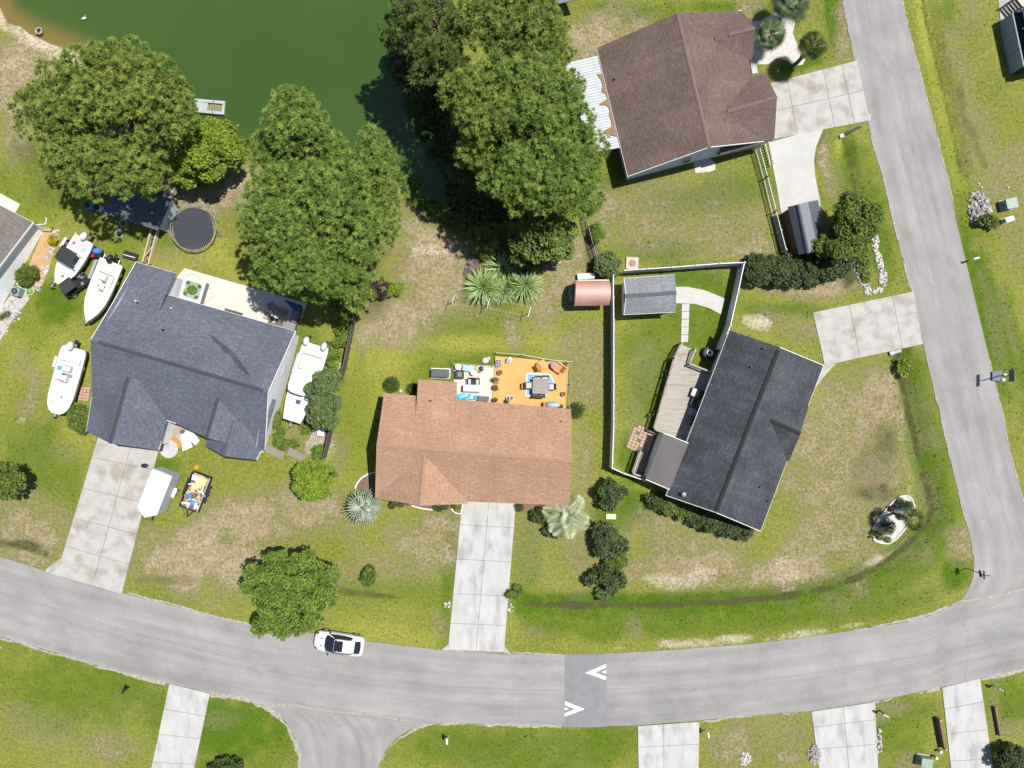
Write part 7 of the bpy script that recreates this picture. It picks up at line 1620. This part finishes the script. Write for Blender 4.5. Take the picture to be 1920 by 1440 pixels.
# ---------------------------------------------------------------- white car on the road
c = P(635, 1207, .8); rz = ang(681, 1213, 590, 1200)
car = thing('parked_car', 'white coupe with black glass roof parked at the road edge', 'car', (c.x, c.y, .03), rz)
CARW = M('car_white', (.52, .52, .53), rough=.22, spec=.5, coat=.6); CARG = M('car_glass', (.010, .012, .020), rough=.05, spec=.7); CARB = M('car_black', (.02, .02, .022), rough=.4)
def sect(x, w_, zb, zs, zt, cr):
    """body cross-section: sill, shoulder, crown"""
    return [(x, w_ * .93, zb), (x, w_, zb + .14), (x, w_, zs - .1), (x, w_ * .95, zs), (x, w_ * .6, zt), (x, 0, zt + cr), (x, -w_ * .6, zt), (x, -w_ * .95, zs), (x, -w_, zs - .1), (x, -w_, zb + .14), (x, -w_ * .93, zb)]
LC = 4.65
bs_ = [(-2.32, .62, .36, .80, .82, .01), (-2.24, .80, .26, .90, .95, .02), (-1.9, .90, .22, .97, 1.02, .02), (-1.2, .93, .2, .96, 1.0, .02), (-.4, .93, .2, .93, .97, .02), (.5, .93, .2, .92, .96, .02), (.9, .93, .2, .90, .95, .03), (1.4, .92, .2, .84, .90, .03), (1.9, .88, .22, .74, .80, .03), (2.15, .78, .26, .66, .72, .02), (2.28, .60, .34, .60, .64, .01), (2.33, .40, .40, .55, .56, .0)]
MB().loft([sect(*q) for q in bs_]).build('body', CARW, car, local=True, smooth=True)
def rsec(x, w_, z): return [(x, w_, z - .02), (x, w_ * .72, z + .035), (x, 0, z + .055), (x, -w_ * .72, z + .035), (x, -w_, z - .02), (x, 0, z - .06)]
MB().loft([rsec(-1.55, .60, 1.17), rsec(-1.2, .64, 1.30), rsec(-.6, .66, 1.37), rsec(-.05, .66, 1.38), rsec(.32, .64, 1.345)]).build('roof', CARW, car, local=True, smooth=True)
def quadstrip(name, rows, mat, sm=True):
    mb = MB()
    for r0_, r1_ in zip(rows[:-1], rows[1:]):
        for k in range(len(r0_) - 1): mb.poly([r0_[k], r0_[k + 1], r1_[k + 1], r1_[k]])
    return mb.build(name, mat, car, local=True, recalc=False)
quadstrip('windshield', [[(.34, -.62, 1.345), (.36, -.3, 1.385), (.36, .3, 1.385), (.34, .62, 1.345)], [(.78, -.71, 1.13), (.85, -.35, 1.16), (.85, .35, 1.16), (.78, .71, 1.13)], [(1.08, -.76, .945), (1.25, -.38, .965), (1.25, .38, .965), (1.08, .76, .945)]], CARG)
MB().loft([[(x, .50, 1.41 + d_), (x, 0, 1.443 + d_), (x, -.50, 1.41 + d_), (x, -.50, 1.36 + d_), (x, .50, 1.36 + d_)] for x, d_ in ((-.52, -.005), (-.1, .005), (.28, -.02))]).build('sunroof', CARG, car, local=True)
quadstrip('rear_window', [[(-1.56, -.52, 1.20), (-1.58, 0, 1.235), (-1.56, .52, 1.20)], [(-1.85, -.58, 1.10), (-1.9, 0, 1.125), (-1.85, .58, 1.10)], [(-2.05, -.56, 1.01), (-2.12, 0, 1.03), (-2.05, .56, 1.01)]], CARG)
for s_ in (-1, 1):
    quadstrip('side_window', [[(.92, s_ * .86, .96), (.3, s_ * .89, .965), (-.5, s_ * .89, .98), (-1.35, s_ * .80, 1.02)], [(.36, s_ * .66, 1.30), (0, s_ * .675, 1.34), (-.6, s_ * .67, 1.34), (-1.3, s_ * .66, 1.22)]], CARG)
    quadstrip('pillar', [[(1.1, s_ * .80, .945), (.34, s_ * .64, 1.36)], [(.95, s_ * .865, .955), (.34, s_ * .665, 1.31)]], CARW); quadstrip('pillar', [[(-1.3, s_ * .82, 1.0), (-1.2, s_ * .65, 1.28)], [(-2.1, s_ * .6, 1.0), (-1.56, s_ * .55, 1.2)]], CARW)
    mr_ = MB().ell((.85, s_ * 1.0, 1.0), (.09, .13, .08), 10, 7).build('mirror', CARB, car, local=True, smooth=True)
    MB().ell((2.02, s_ * .70, .70), (.22, .10, .05), 10, 6, Matrix.Rotation(-s_ * .5, 3, 'Z')).build('headlight', CARB, car, local=True); MB().ell((-2.22, s_ * .60, .84), (.07, .22, .06), 10, 6).build('taillight', M('tail_red', (.35, .02, .02), rough=.3), car, local=True)
    MB().box((1.55, s_ * .32, .955), (.24, .06, .02)).build('hood_vent', CARB, car, local=True)
    for x in (1.42, -1.42): wheel(car, x, s_ * .86, .33, .33, .2)
MB().loft([[(2.30, y, .25), (2.38 - .25 * abs(y), y, .25), (2.38 - .25 * abs(y), y, .5), (2.30 - .1 * abs(y), y, .5)] for y in (-.72, -.3, .3, .72)]).build('front_bumper', CARB, car, local=True)
# ---------------------------------------------------------------- street furniture
def mailbox(label, px, py, rz, pm_=WHITE, bm_=None, h=1.05):
    c = P(px, py); o = thing('mailbox', label, 'mailbox', (c.x, c.y, 0), rz, group='mailboxes along the roads')
    MB().box((0, 0, h / 2), (.1, .1, h + .1)).build('post', pm_, o, local=True)
    prof = [(-.09, 0), (.09, 0), (.09, .12)] + [(.09 * math.cos(R(a)), .12 + .09 * math.sin(R(a))) for a in range(30, 180, 30)] + [(-.09, .12)]
    MB().loft([[(x, y, h + z) for y, z in prof] for x in (-.18, .32)]).build('box', bm_ or pm_, o, local=True); MB().box((.33, 0, h + .1), (.02, .17, .19)).build('door', bm_ or pm_, o, local=True); MB().box((.1, .1, h + .2), (.1, .015, .12)).build('flag', M('flag_red', (.5, .03, .03)), o, local=True)
    MB().box((.08, 0, h - .03), (.5, .12, .04)).build('bracket', pm_, o, local=True)
mailbox('white mailbox beside the right road across from the hedge', 1817, 488, R(195)); mailbox('white mailbox below the road right of the side street', 840, 1380, R(95)); mailbox('white mailbox at the corner of the driveway below the speed table', 1322, 1368, R(100), WHITE, WHITE); mailbox('black mailbox below the road near the left driveway', 243, 1287, R(70), BLACKM)
mailbox('white mailbox cut by the left edge below the road', 2, 1214, R(60)); mailbox('dark mailbox right of the driveway with the rock pile', 1650, 1332, R(150), BLACKM, GREYM); mailbox('white mailbox on a bracket at the lower right', 1862, 1284, R(150), WHITE, M('mail_green', (.2, .22, .18)))
o = thing('marker_post', 'thin white marker post on the lawn below the speed table', 'post', (*P(990, 1379)[:2], 0)); MB().box((0, 0, .4), (.06, .06, .9)).build('stake', WHITE, o, local=True); MB().box((0, 0, .82), (.07, .07, .12)).build('tip', GREYM, o, local=True)
# street name sign
o = thing('street_sign', 'black street sign post with blades at the road junction corner', 'sign', (*P(1812, 1065)[:2], 0)); MB().cyl((0, 0), .035, -.1, 2.75, 10).build('pole', BLACKM, o, local=True); MB().box((0, 0, 2.5), (.04, .75, .18), R(2)).build('name_blade', M('sign_green', (.02, .06, .04), rough=.5), o, local=True); MB().box((0, 0, 2.72), (.75, .04, .18), R(2)).build('name_blade', M('sign_green', (.02, .06, .04)), o, local=True); MB().box((-.02, 0, 2.0), (.06, .6, .3), R(10)).build('sign_plate', BLACKM, o, local=True)
# basketball hoop
o = thing('basketball_hoop', 'portable basketball hoop standing beside the right road', 'basketball hoop', (*P(1872, 705)[:2], 0), R(180))
MB().prism([(-.2, -.55), (.7, -.4), (.7, .4), (-.2, .55)], 0, .22).build('base', M('base_blue_grey', (.09, .10, .13), rough=.6), o, local=True); MB().tube([(.2, 0, .15), (.15, 0, 1.6), (.35, 0, 2.7)], .05, 8).build('pole', BLACKM, o, local=True); MB().box((.8, 0, 2.95), (.05, 1.1, .72)).build('backboard', M('backboard', (.07, .08, .10), rough=.3), o, local=True)
MB().tube([(1.06 + .22 * math.cos(R(k * 30)), .22 * math.sin(R(k * 30)), 2.75) for k in range(13)], .015, 6).build('rim', M('hoop_orange', (.5, .12, .02)), o, local=True)
for z in (2.8, 3.15): MB().tube([(.3, 0, z - .35), (.78, 0, z)], .025, 6).build('arm', BLACKM, o, local=True)
for x, y in ((-.25, .35), (-.4, -.1)): MB().ell((x, y, .3), (.2, .16, .14), 10, 7).build('sandbag', WPL, o, local=True)
# utility boxes
def ubox(label, px, py, sx, sy, h, mat, rz):
    c = P(px, py, h); o = thing('utility_box', label, 'utility box', (c.x, c.y, 0), rz); MB().box((0, 0, .05), (sx + .15, sy + .15, .12)).build('pad', CONC2, o, local=True); MB().box((0, 0, h / 2 + .06), (sx, sy, h - .05)).build('cabinet', mat, o, local=True, bevel=.03); MB().box((0, 0, h + .05), (sx + .06, sy + .06, .06)).build('lid', mat, o, local=True, bevel=.02); MB().box((-sx / 2 - .02, 0, h * .55), (.03, .1, .2)).build('lock', BLACKM, o, local=True)
UG = M('utility_green', (.20, .25, .21), (.17, .22, .18), scale=3, rough=.5); UG2 = M('utility_pale', (.42, .52, .45), rough=.5)
ubox('green transformer box beside the rock pile at the right', 1897, 381, 1.0, .9, .85, UG, R(12)); ubox('small pale green utility box below the transformer', 1893, 411, .75, .38, .6, UG2, R(18)); ubox('green transformer box cut by the bottom edge', 1738, 1431, 1.0, .8, .8, UG, R(-8))
for k, (x, y, lb) in enumerate([(1750, 1416, 'small white utility pedestal above the bottom transformer'), (1758, 1405, 'white capped pipe at the end of the timber wall')]): o = thing('utility_pedestal', lb, 'pedestal', (*P(x, y)[:2], 0)); MB().cyl((0, 0), .1, -.05, .5, 10).build('tube', GREYM, o, local=True); MB().lathe((0, 0, 0), [(.13, .48), (.13, .58), (.02, .62)], 12).build('cap', WHITE, o, local=True)
for k, (x0, y0, x1, y1, w_, h_, lb) in enumerate([(1755, 1344, 1765, 1398, .22, .7, 'leaning brown timber wall with a dark side below the right road'), (1862, 1324, 1871, 1376, .16, .4, 'long brown timber beam standing beside the last driveway')]):
    a, b_ = P(x0, y0), P(x1, y1); o = thing('timber_beam', lb, 'timber', (a.x, a.y, 0))
    for j in range(3): MB().bar(a + Vector((0, 0, h_ * (j + .5) / 3)), b_ + Vector((0, 0, h_ * (j + .5) / 3)), w_, h_ / 3 - .01).build('timber', M('stained_timber', (.13, .07, .055), (.17, .10, .08), scale=4), o, root=o)
    for p in (a, b_): MB().bar(p + Vector((0, 0, -.1)), p + Vector((0, 0, h_ + .08)), w_ * .9).build('end_post', TWIG, o, root=o)
# well caps
for k, (x, y, rz, s_, lb) in enumerate([(1044, 481, R(-22), 1.1, 'square concrete well cap under the loose leafy tree'), (1185, 494, R(-3), 1.15, 'square concrete well cap outside the white fence')]):
    c = P(x, y); o = thing('well_cap', lb, 'well cap', (c.x, c.y, 0), rz); MB().box((0, 0, .07), (s_, s_, .2)).build('slab', M('cap_concrete', (.40, .34, .28), (.34, .29, .24), scale=3), o, local=True, bevel=.02); MB().lathe((0, 0, .17), [(.33, 0), (.33, .03), (.28, .045), (.02, .05)], 24).build('lid', M('rusty_lid', (.20, .13, .10), (.26, .18, .13), scale=5), o, local=True)
c = P(1145, 968); tag(MB().box((c.x, c.y, .08), (.95, .5, .24), R(-2)).build('stone_slab', M('cap_concrete2', (.45, .40, .35), (.40, .35, .30), scale=3), bevel=.03), 'small pale stone slab between two dark bushes on the front lawn', 'slab')
# clothesline
def tpost(label, px, py):
    c = P(px, py); o = thing('clothesline_post', label, 'clothesline post', (c.x, c.y, 0), R(-15)); MB().cyl((0, 0), .045, -.1, 1.95, 10).build('post', GREYM, o, local=True); MB().bar((0, -.5, 1.9), (0, .5, 1.9), .05).build('crossbar', GREYM, o, local=True)
    for y in (-.45, .45): MB().cyl((0, y), .02, 1.9, 1.98, 8).build('hook', BLACKM, o, local=True)
    return c
ca = tpost('clothesline post left of the yucca clumps', 853, 566); cb = tpost('clothesline post in front of the yucca clumps', 917, 574); cc_ = tpost('clothesline post right of the yucca clumps', 992, 588)
for k, (p, q) in enumerate([(cb, cc_), (ca, cb)]):
    for y in (-.45, .45): tag(MB().tube([p + Vector((.1, y, 1.95)), p.lerp(q, .5) + Vector((.1, y, 1.85)), q + Vector((.1, y, 1.95))], .007, 5).build('clothesline_wire', GREYM), ('upper' if y > 0 else 'lower') + (' wire of the clothesline across the yucca clumps' if k == 0 else ' wire of the clothesline left of the yucca clumps'), 'wire')
# pallets, bin, boards in the side yard
for k, (x, y, lb) in enumerate([(519, 846, 'wooden pallet leaning nearest the charcoal house wall'), (559, 851, 'wooden pallet leaning nearest the dark board fence')]):
    c = P(x, y); o = thing('pallet', lb, 'pallet', (c.x, c.y, 0), R(-26))
    tilt = Matrix.Rotation(R(38), 3, 'X')
    for j in range(5): v = tilt @ Vector((0, -.45 + j * .22, .07)); MB().box((v.x, v.y, v.z + .38), (1.75, .17, .03), m=tilt).build('deck_board', WOODG, o, local=True)
    for j in (-.75, 0, .75): v = tilt @ Vector((j, 0, 0)); MB().box((v.x, v.y, v.z + .36), (.07, 1.05, .1), m=tilt).build('stringer', WOODG, o, local=True)
o = thing('white_bin', 'long white bin standing against the dark board fence', 'bin', (*P(606, 805)[:2], 0), R(78)); MB().box((0, 0, .3), (1.15, .6, .6)).build('body', WPL, o, local=True, bevel=.04); MB().box((0, 0, .62), (1.2, .65, .05)).build('lid', WPL, o, local=True, bevel=.02)
for k in range(4):
    a, b_ = P(622 + k * 5, 710), P(634 + k * 3, 680); tag(MB().bar(a + Vector((0, 0, .1)), b_ + Vector((0, 0, .18)), .16, .06).build('scrap_board', TWIG), ['first', 'second', 'third', 'fourth'][k] + ' loose grey board from the left lying against the dark fence', 'board')
for k in range(3):
    a, b_ = P(590 + k * 5, 806), P(576 + k * 6, 838); tag(MB().bar(a + Vector((0, 0, .05)), b_ + Vector((0, 0, .05)), .2, .05).build('scrap_board', WOODG), ['left', 'middle', 'right'][k] + ' weathered board lying beside the white bin', 'board')
# small floating dock and things in the water
o = thing('floating_dock', 'small grey floating dock on the pond beside the leafy tree', 'dock', (*P(392, 200)[:2], -.3), R(-5)); ALU = M('aluminium', (.30, .315, .33), (.24, .25, .27), scale=4, rough=.5)
for y in (-.5, .5): MB().box((0, y, .2), (2.9, .28, .3)).build('float', ALU, o, local=True, bevel=.03)
MB().box((-.8, 0, .25), (1.3, .8, .06)).build('deck_plate', ALU, o, local=True); MB().box((1.35, 0, .22), (.2, .8, .2)).build('end_beam', ALU, o, local=True)
for k in range(9): MB().box((-.1 + k * .15, 0, .12), (.08, .78, .03)).build('slat', M('dock_slat', (.25, .25, .17), (.2, .2, .12), scale=6), o, local=True)
for y in (-.5, .5): MB().cyl((.4, y), .06, .34, .4, 10).build('cleat', BLACKM, o, local=True)
c = P(156, 32); o = thing('swimming_bird', 'white bird swimming on the pond in the top left', 'bird', (c.x, c.y, -.3), R(25)); mb = MB(); mb.loft([[(x, w_ * math.cos(R(a)), z + h_ * math.sin(R(a))) for a in range(0, 360, 45)] for x, w_, z, h_ in ((-.28, .02, .16, .02), (-.18, .09, .12, .08), (0, .13, .1, .11), (.14, .09, .11, .09), (.2, .045, .18, .05), (.22, .03, .3, .035), (.26, .035, .38, .035), (.32, .012, .37, .012))]).build('body', WPL, o, local=True, smooth=True)
c = P(73, 58); o = tag(MB().tube([(c.x + .28 * math.cos(R(k * 30)), c.y + .28 * math.sin(R(k * 30)), .02) for k in range(13)], .09, 8).build('old_tyre', M('old_rubber', (.35, .32, .24), (.1, .09, .08), scale=4)), 'old tyre lying at the pond edge in the upper left', 'tyre')
# ---------------------------------------------------------------- stones
ROCKM = [M('rock_white', (.43, .40, .39), (.33, .31, .30), scale=5), M('rock_grey', (.20, .19, .18), (.28, .265, .26), scale=5), M('rock_dark', (.16, .15, .15), (.24, .22, .21), scale=5)]
def rock_mesh(seed, mat):
    mb = MB(); r = random.Random(seed); mb.ell((0, 0, 0), (1, .78, .62), 7, 5); mb.v = [tuple(x * r.uniform(.75, 1.2) for x in v) for v in mb.v]; return mesh_only(mb, 'stone', mat)
RM = [[rock_mesh(10 * i + k, m_) for k in range(3)] for i, m_ in enumerate(ROCKM)]
def rocks(label, areas, n, size, kinds, cat='rocks', name='rock_pile', seed=1, pile=0.0):
    c0 = P(areas[0][0], areas[0][1]); o = thing(name, label, cat, (c0.x, c0.y, 0)); r = random.Random(seed); tot = sum(a[2] * a[3] for a in areas)
    for a in areas:
        for k in range(max(1, int(n * a[2] * a[3] / tot))):
            d, t_ = math.sqrt(r.random()), r.uniform(0, 6.283); ca_, sa_ = math.cos(R(a[4] if len(a) > 4 else 0)), math.sin(R(a[4] if len(a) > 4 else 0)); ex, ey = d * a[2] * math.cos(t_), d * a[3] * math.sin(t_)
            p = P(a[0] + ex * ca_ - ey * sa_, a[1] + ex * sa_ + ey * ca_) - c0; s_ = size * r.uniform(.6, 1.35)
            inst(r.choice(RM[r.choice(kinds)]), o, (p.x, p.y, s_ * .3 + pile * (1 - d) * r.random()), sc=(s_, s_, s_), rot=(r.uniform(-.4, .4), r.uniform(-.4, .4), r.uniform(0, 6.28)), name='stone')
    return o
rocks('white rock border curving from the hedge down to the cracked driveway', [(1606, 500, 7, 14, -20), (1617, 525, 7, 16, -22), (1627, 545, 7, 10, -20)], 140, .125, [0, 0, 0, 1], seed=3)
rocks('white rock border on the road side of the dark hedge', [(1640, 455, 6, 20, -5), (1648, 490, 7, 20, -8), (1655, 520, 7, 18, 0), (1645, 545, 10, 6, -20)], 190, .125, [0, 0, 0, 1], seed=4)
rocks('grey rock pile beside the green transformer box', [(1835, 385, 20, 26), (1828, 400, 14, 20), (1845, 395, 14, 14)], 240, .16, [1, 1, 2, 0], seed=5, pile=.5)
rocks('dark rock pile at the left edge of a driveway at the bottom', [(1526, 1414, 12, 18)], 90, .14, [2, 1, 1], seed=6, pile=.3)
rocks('small pale rock heap on the dry lawn left of the dark rock pile', [(1396, 1422, 12, 12)], 60, .12, [0, 1, 0], seed=7, pile=.2)
rocks('few pale stones right of the driveway with the rock pile', [(1648, 1390, 5, 24)], 24, .15, [0, 1], seed=8)
rocks('pale stones at the culvert end left of the pale driveway', [(838, 1134, 6, 7)], 14, .14, [0, 1], seed=9); rocks('pale stones at the culvert end right of the pale driveway', [(958, 1140, 5, 8)], 12, .14, [0, 1], seed=10)
rocks('pale edging stones of the planted bed along the white house', [(104, 440, 6, 12, 30), (96, 470, 5, 18, 20), (84, 510, 4, 18, 18), (70, 540, 6, 9, 40), (85, 505, 8, 8)], 80, .14, [0, 0, 1], seed=11)
gb = struct('gravel_bed', MB().prism([P(*p) for p in [(0, 580), (22, 552), (46, 545), (56, 560), (44, 576), (30, 590), (12, 620), (0, 640), (-40, 680), (-40, 620)]], -.1, .03), M('white_gravel', (.36, .34, .32), (.22, .20, .19), scale=9, fine=(25, .25)), 'white gravel strip along the wall at the left edge')
rocks('scattered white stones on the gravel strip at the left edge', [(22, 585, 20, 22), (8, 610, 10, 20)], 90, .12, [0, 0, 1, 2], seed=12)
struct('planting_bed', MB().prism([P(*p) for p in [(84, 424), (108, 436), (112, 450), (102, 470), (92, 505), (80, 535), (60, 545), (46, 520), (62, 480), (74, 450)]], -.1, .03), M('orange_mulch', (.34, .22, .11), (.27, .18, .10), scale=4, fine=(20, .25)), 'tan mulched bed along the white house at the left edge')
ac_unit('grey air conditioner beside the white house at the left edge', 28, 546, .8, .75, .8, M('ac_grey', (.20, .23, .25), rough=.5), R(-22))
for k, (x, y) in enumerate([(38, 532), (44, 534)]): o = thing('flower_pot', ['pale', 'dark'][k] + ' little pot between the air conditioner and the rounded shrub', 'pot', (*P(x, y)[:2], 0)); MB().lathe((0, 0, 0), [(.1, 0), (.16, .25), (.18, .26), (.15, .27), (.02, .22)], 12).build('pot', [WPL, BLACKM][k], o, local=True); MB().lathe((0, 0, 0), [(.13, .2), (.02, .24)], 10).build('soil', SOIL, o, local=True)
o = thing('paddling_ring', 'flat pale green mesh ring on the lawn by the air conditioner', 'ring', (*P(56, 545)[:2], 0)); MB().tube([(.42 * math.cos(R(k * 20)), .42 * math.sin(R(k * 20)), .06) for k in range(19)], .05, 6).build('ring', M('ring_green', (.22, .42, .16), rough=.5), o, local=True); [MB().tube([(0, 0, .07), (.42 * math.cos(R(k * 45)), .42 * math.sin(R(k * 45)), .07)], .02, 5).build('spoke', M('ring_green', (.22, .42, .16)), o, local=True) for k in range(8)]
# gravel beds with palms
WG = M('shell_gravel', (.42, .40, .37), (.30, .28, .26), scale=6, fine=(22, .2), bump=.3)
struct('gravel_bed', MB().prism([P(*p) for p in [(1407, 39), (1425, 40), (1445, 28), (1458, 10), (1490, 14), (1490, 45), (1486, 62), (1492, 78), (1498, 92), (1510, 112), (1504, 122), (1490, 123), (1472, 112), (1455, 110), (1440, 121), (1415, 121)]], -.1, .03), WG, 'white shell gravel bed with palms in front of the brown house')
ov = [(1652, 1018), (1640, 1014), (1634, 1004), (1636, 992), (1646, 974), (1660, 956), (1674, 940), (1688, 930), (1700, 929), (1710, 936), (1714, 950), (1712, 964), (1705, 978), (1694, 994), (1680, 1010), (1666, 1019)]
gv = struct('gravel_bed', MB().prism([P(*p) for p in ov], -.1, .03), WG, 'oval white gravel island on the corner lawn')
for k in range(len(ov)):
    a, b_ = P(*ov[k]), P(*ov[(k + 1) % len(ov)]); MB().bar(a + Vector((0, 0, .05)), b_ + Vector((0, 0, .05)), .13, .14).build('edging_stone', M('edging_white', (.44, .42, .39), (.38, .36, .33), scale=5), gv, root=gv)
for k, (x, y, m_) in enumerate([(1686, 940, LEAFG), (1672, 952, LEAFP), (1650, 1006, LEAFM), (1664, 1010, LEAFG), (1640, 1000, LEAFD), (1704, 945, LEAFM), (1690, 968, LEAFG)]): shrub(['topmost', 'purple', 'lowest left', 'lowest', 'leftmost dark', 'upper right', 'middle'][k] + ' small plant in the oval gravel island', x, y, 6, 5, .4, m_, TINY, n=3, lr=.14, dens=500)
o = thing('garden_light', 'small dark garden lamp at the left end of the oval island', 'lamp', (*P(1632, 1006)[:2], 0)); MB().cyl((0, 0), .02, -.05, .4, 8).build('stake', BLACKM, o, local=True); MB().lathe((0, 0, 0), [(.02, .5), (.12, .42), (.12, .38), (.05, .36)], 12).build('shade', BLACKM, o, local=True)
struct('gravel_bed', MB().prism([P(*p) for p in [(1300, 303), (1330, 297), (1341, 306), (1341, 318), (1332, 322), (1304, 325)]], -.1, .03), M('bed_stone', (.45, .42, .39), (.3, .27, .25), scale=8, fine=(22, .25)), 'small pale stone patch below the wall of the brown house')
for k, (x0, y0, x1, y1, lb) in enumerate([(1576, 256, 1614, 237, 'dark culvert pipe end beside the right road'), (1670, 663, 1690, 657, 'culvert pipe end below the cracked driveway')]):
    a, b_ = P(x0, y0), P(x1, y1); o = thing('culvert', lb, 'culvert', (a.x, a.y, 0)); MB().tube([a + Vector((0, 0, -.1)), b_ + Vector((0, 0, -.1)), ], .16, 12).build('pipe', BLACKM if k == 0 else CONC2, o, root=o); MB().box(a + Vector((.1, .05, -.05)), (.4, .35, .3), R(20)).build('headwall', CONC2, o, root=o)
# fence posts of light along the drive and other scattered small bits
for k, (x, y) in enumerate([(1735, 345), (1890, 352), (1840, 352)]): c = P(x + 100 * (k == 0), y); tag(MB().ell((c.x, c.y, .05), (.12, .1, .09), 8, 5).build('stone', ROCKM[0]), ['leftmost', 'rightmost', 'middle'][k] + ' single white stone on the grass above the grey rock pile', 'stone')

# ---------------------------------------------------------------- tufts of grass standing in the lawns
OCC = np.zeros(GX.shape, bool)
def occupy(x, y):
    """mark the ground cells under a flat polygon"""
    i0, i1 = max(0, int((min(y) - gy0) / RES) - 1), min(NY, int((max(y) - gy0) / RES) + 2); j0, j1 = max(0, int((min(x) - gx0) / RES) - 1), min(NX, int((max(x) - gx0) / RES) + 2)
    if i1 <= i0 or j1 <= j0: return
    X_, Y_ = XX[i0:i1, j0:j1], YY[i0:i1, j0:j1]; ins_ = np.zeros(X_.shape, bool); n_ = len(x)
    for k in range(n_):
        xa, ya, xb, yb = x[k], y[k], x[(k + 1) % n_], y[(k + 1) % n_]
        if ya == yb: continue
        ins_ ^= ((ya > Y_) != (yb > Y_)) & (X_ < (xb - xa) * (Y_ - ya) / (yb - ya) + xa)
    OCC[i0:i1, j0:j1] |= ins_
for o in list(scn.objects):
    if o.type == 'MESH' and o.get('kind') == 'structure' and o.name not in ('ground', 'pond'):
        for pg in o.data.polygons:
            if abs(pg.normal.z) > .5: vs = [o.data.vertices[i].co for i in pg.vertices]; occupy([v.x for v in vs], [v.y for v in vs])
OCC |= sd < .3
OCC = OCC | np.roll(OCC, 1, 0) | np.roll(OCC, -1, 0) | np.roll(OCC, 1, 1) | np.roll(OCC, -1, 1)
def grass(name, label, n_, weight, mat, L_, seed):
    r = np.random.default_rng(seed); x, y = r.uniform(-49, 49, n_), r.uniform(-37, 37, n_)
    i, j = ((y - gy0) / RES).round().astype(int), ((x - gx0) / RES).round().astype(int)
    ok = ~OCC[i, j] & (r.random(n_) < weight[i, j]); x, y, i, j = x[ok], y[ok], i[ok], j[ok]
    V_, F_, rn = scatter(t_needles(7, L_, .05, seed, .15), np.stack([x, y, ZZ[i, j] - .01], 1), r.uniform(.6, 1.3, len(x)), seed, .2)
    o = mesh_obj(name, np_mesh(name, V_, F_, mat, rn)); o['kind'] = 'stuff'; o['label'] = label; o['category'] = 'grass'
wl_ = np.clip(.25 + ATT['lush'] + .5 * ATT['lime'] - ATT['dry'] * .6, 0, 1)
grass('grass_tufts', 'longer green grass tufts standing in the lawns', 26000, wl_, leafmat('grass_green', (.070, .112, .010), (.165, .190, .028), .4), .13, 41)
grass('dry_grass_tufts', 'dry straw coloured grass tufts on the worn lawns', 22000, np.clip(.15 + ATT['dry'], 0, 1), leafmat('grass_straw', (.17, .14, .07), (.32, .26, .16), .35), .11, 43)
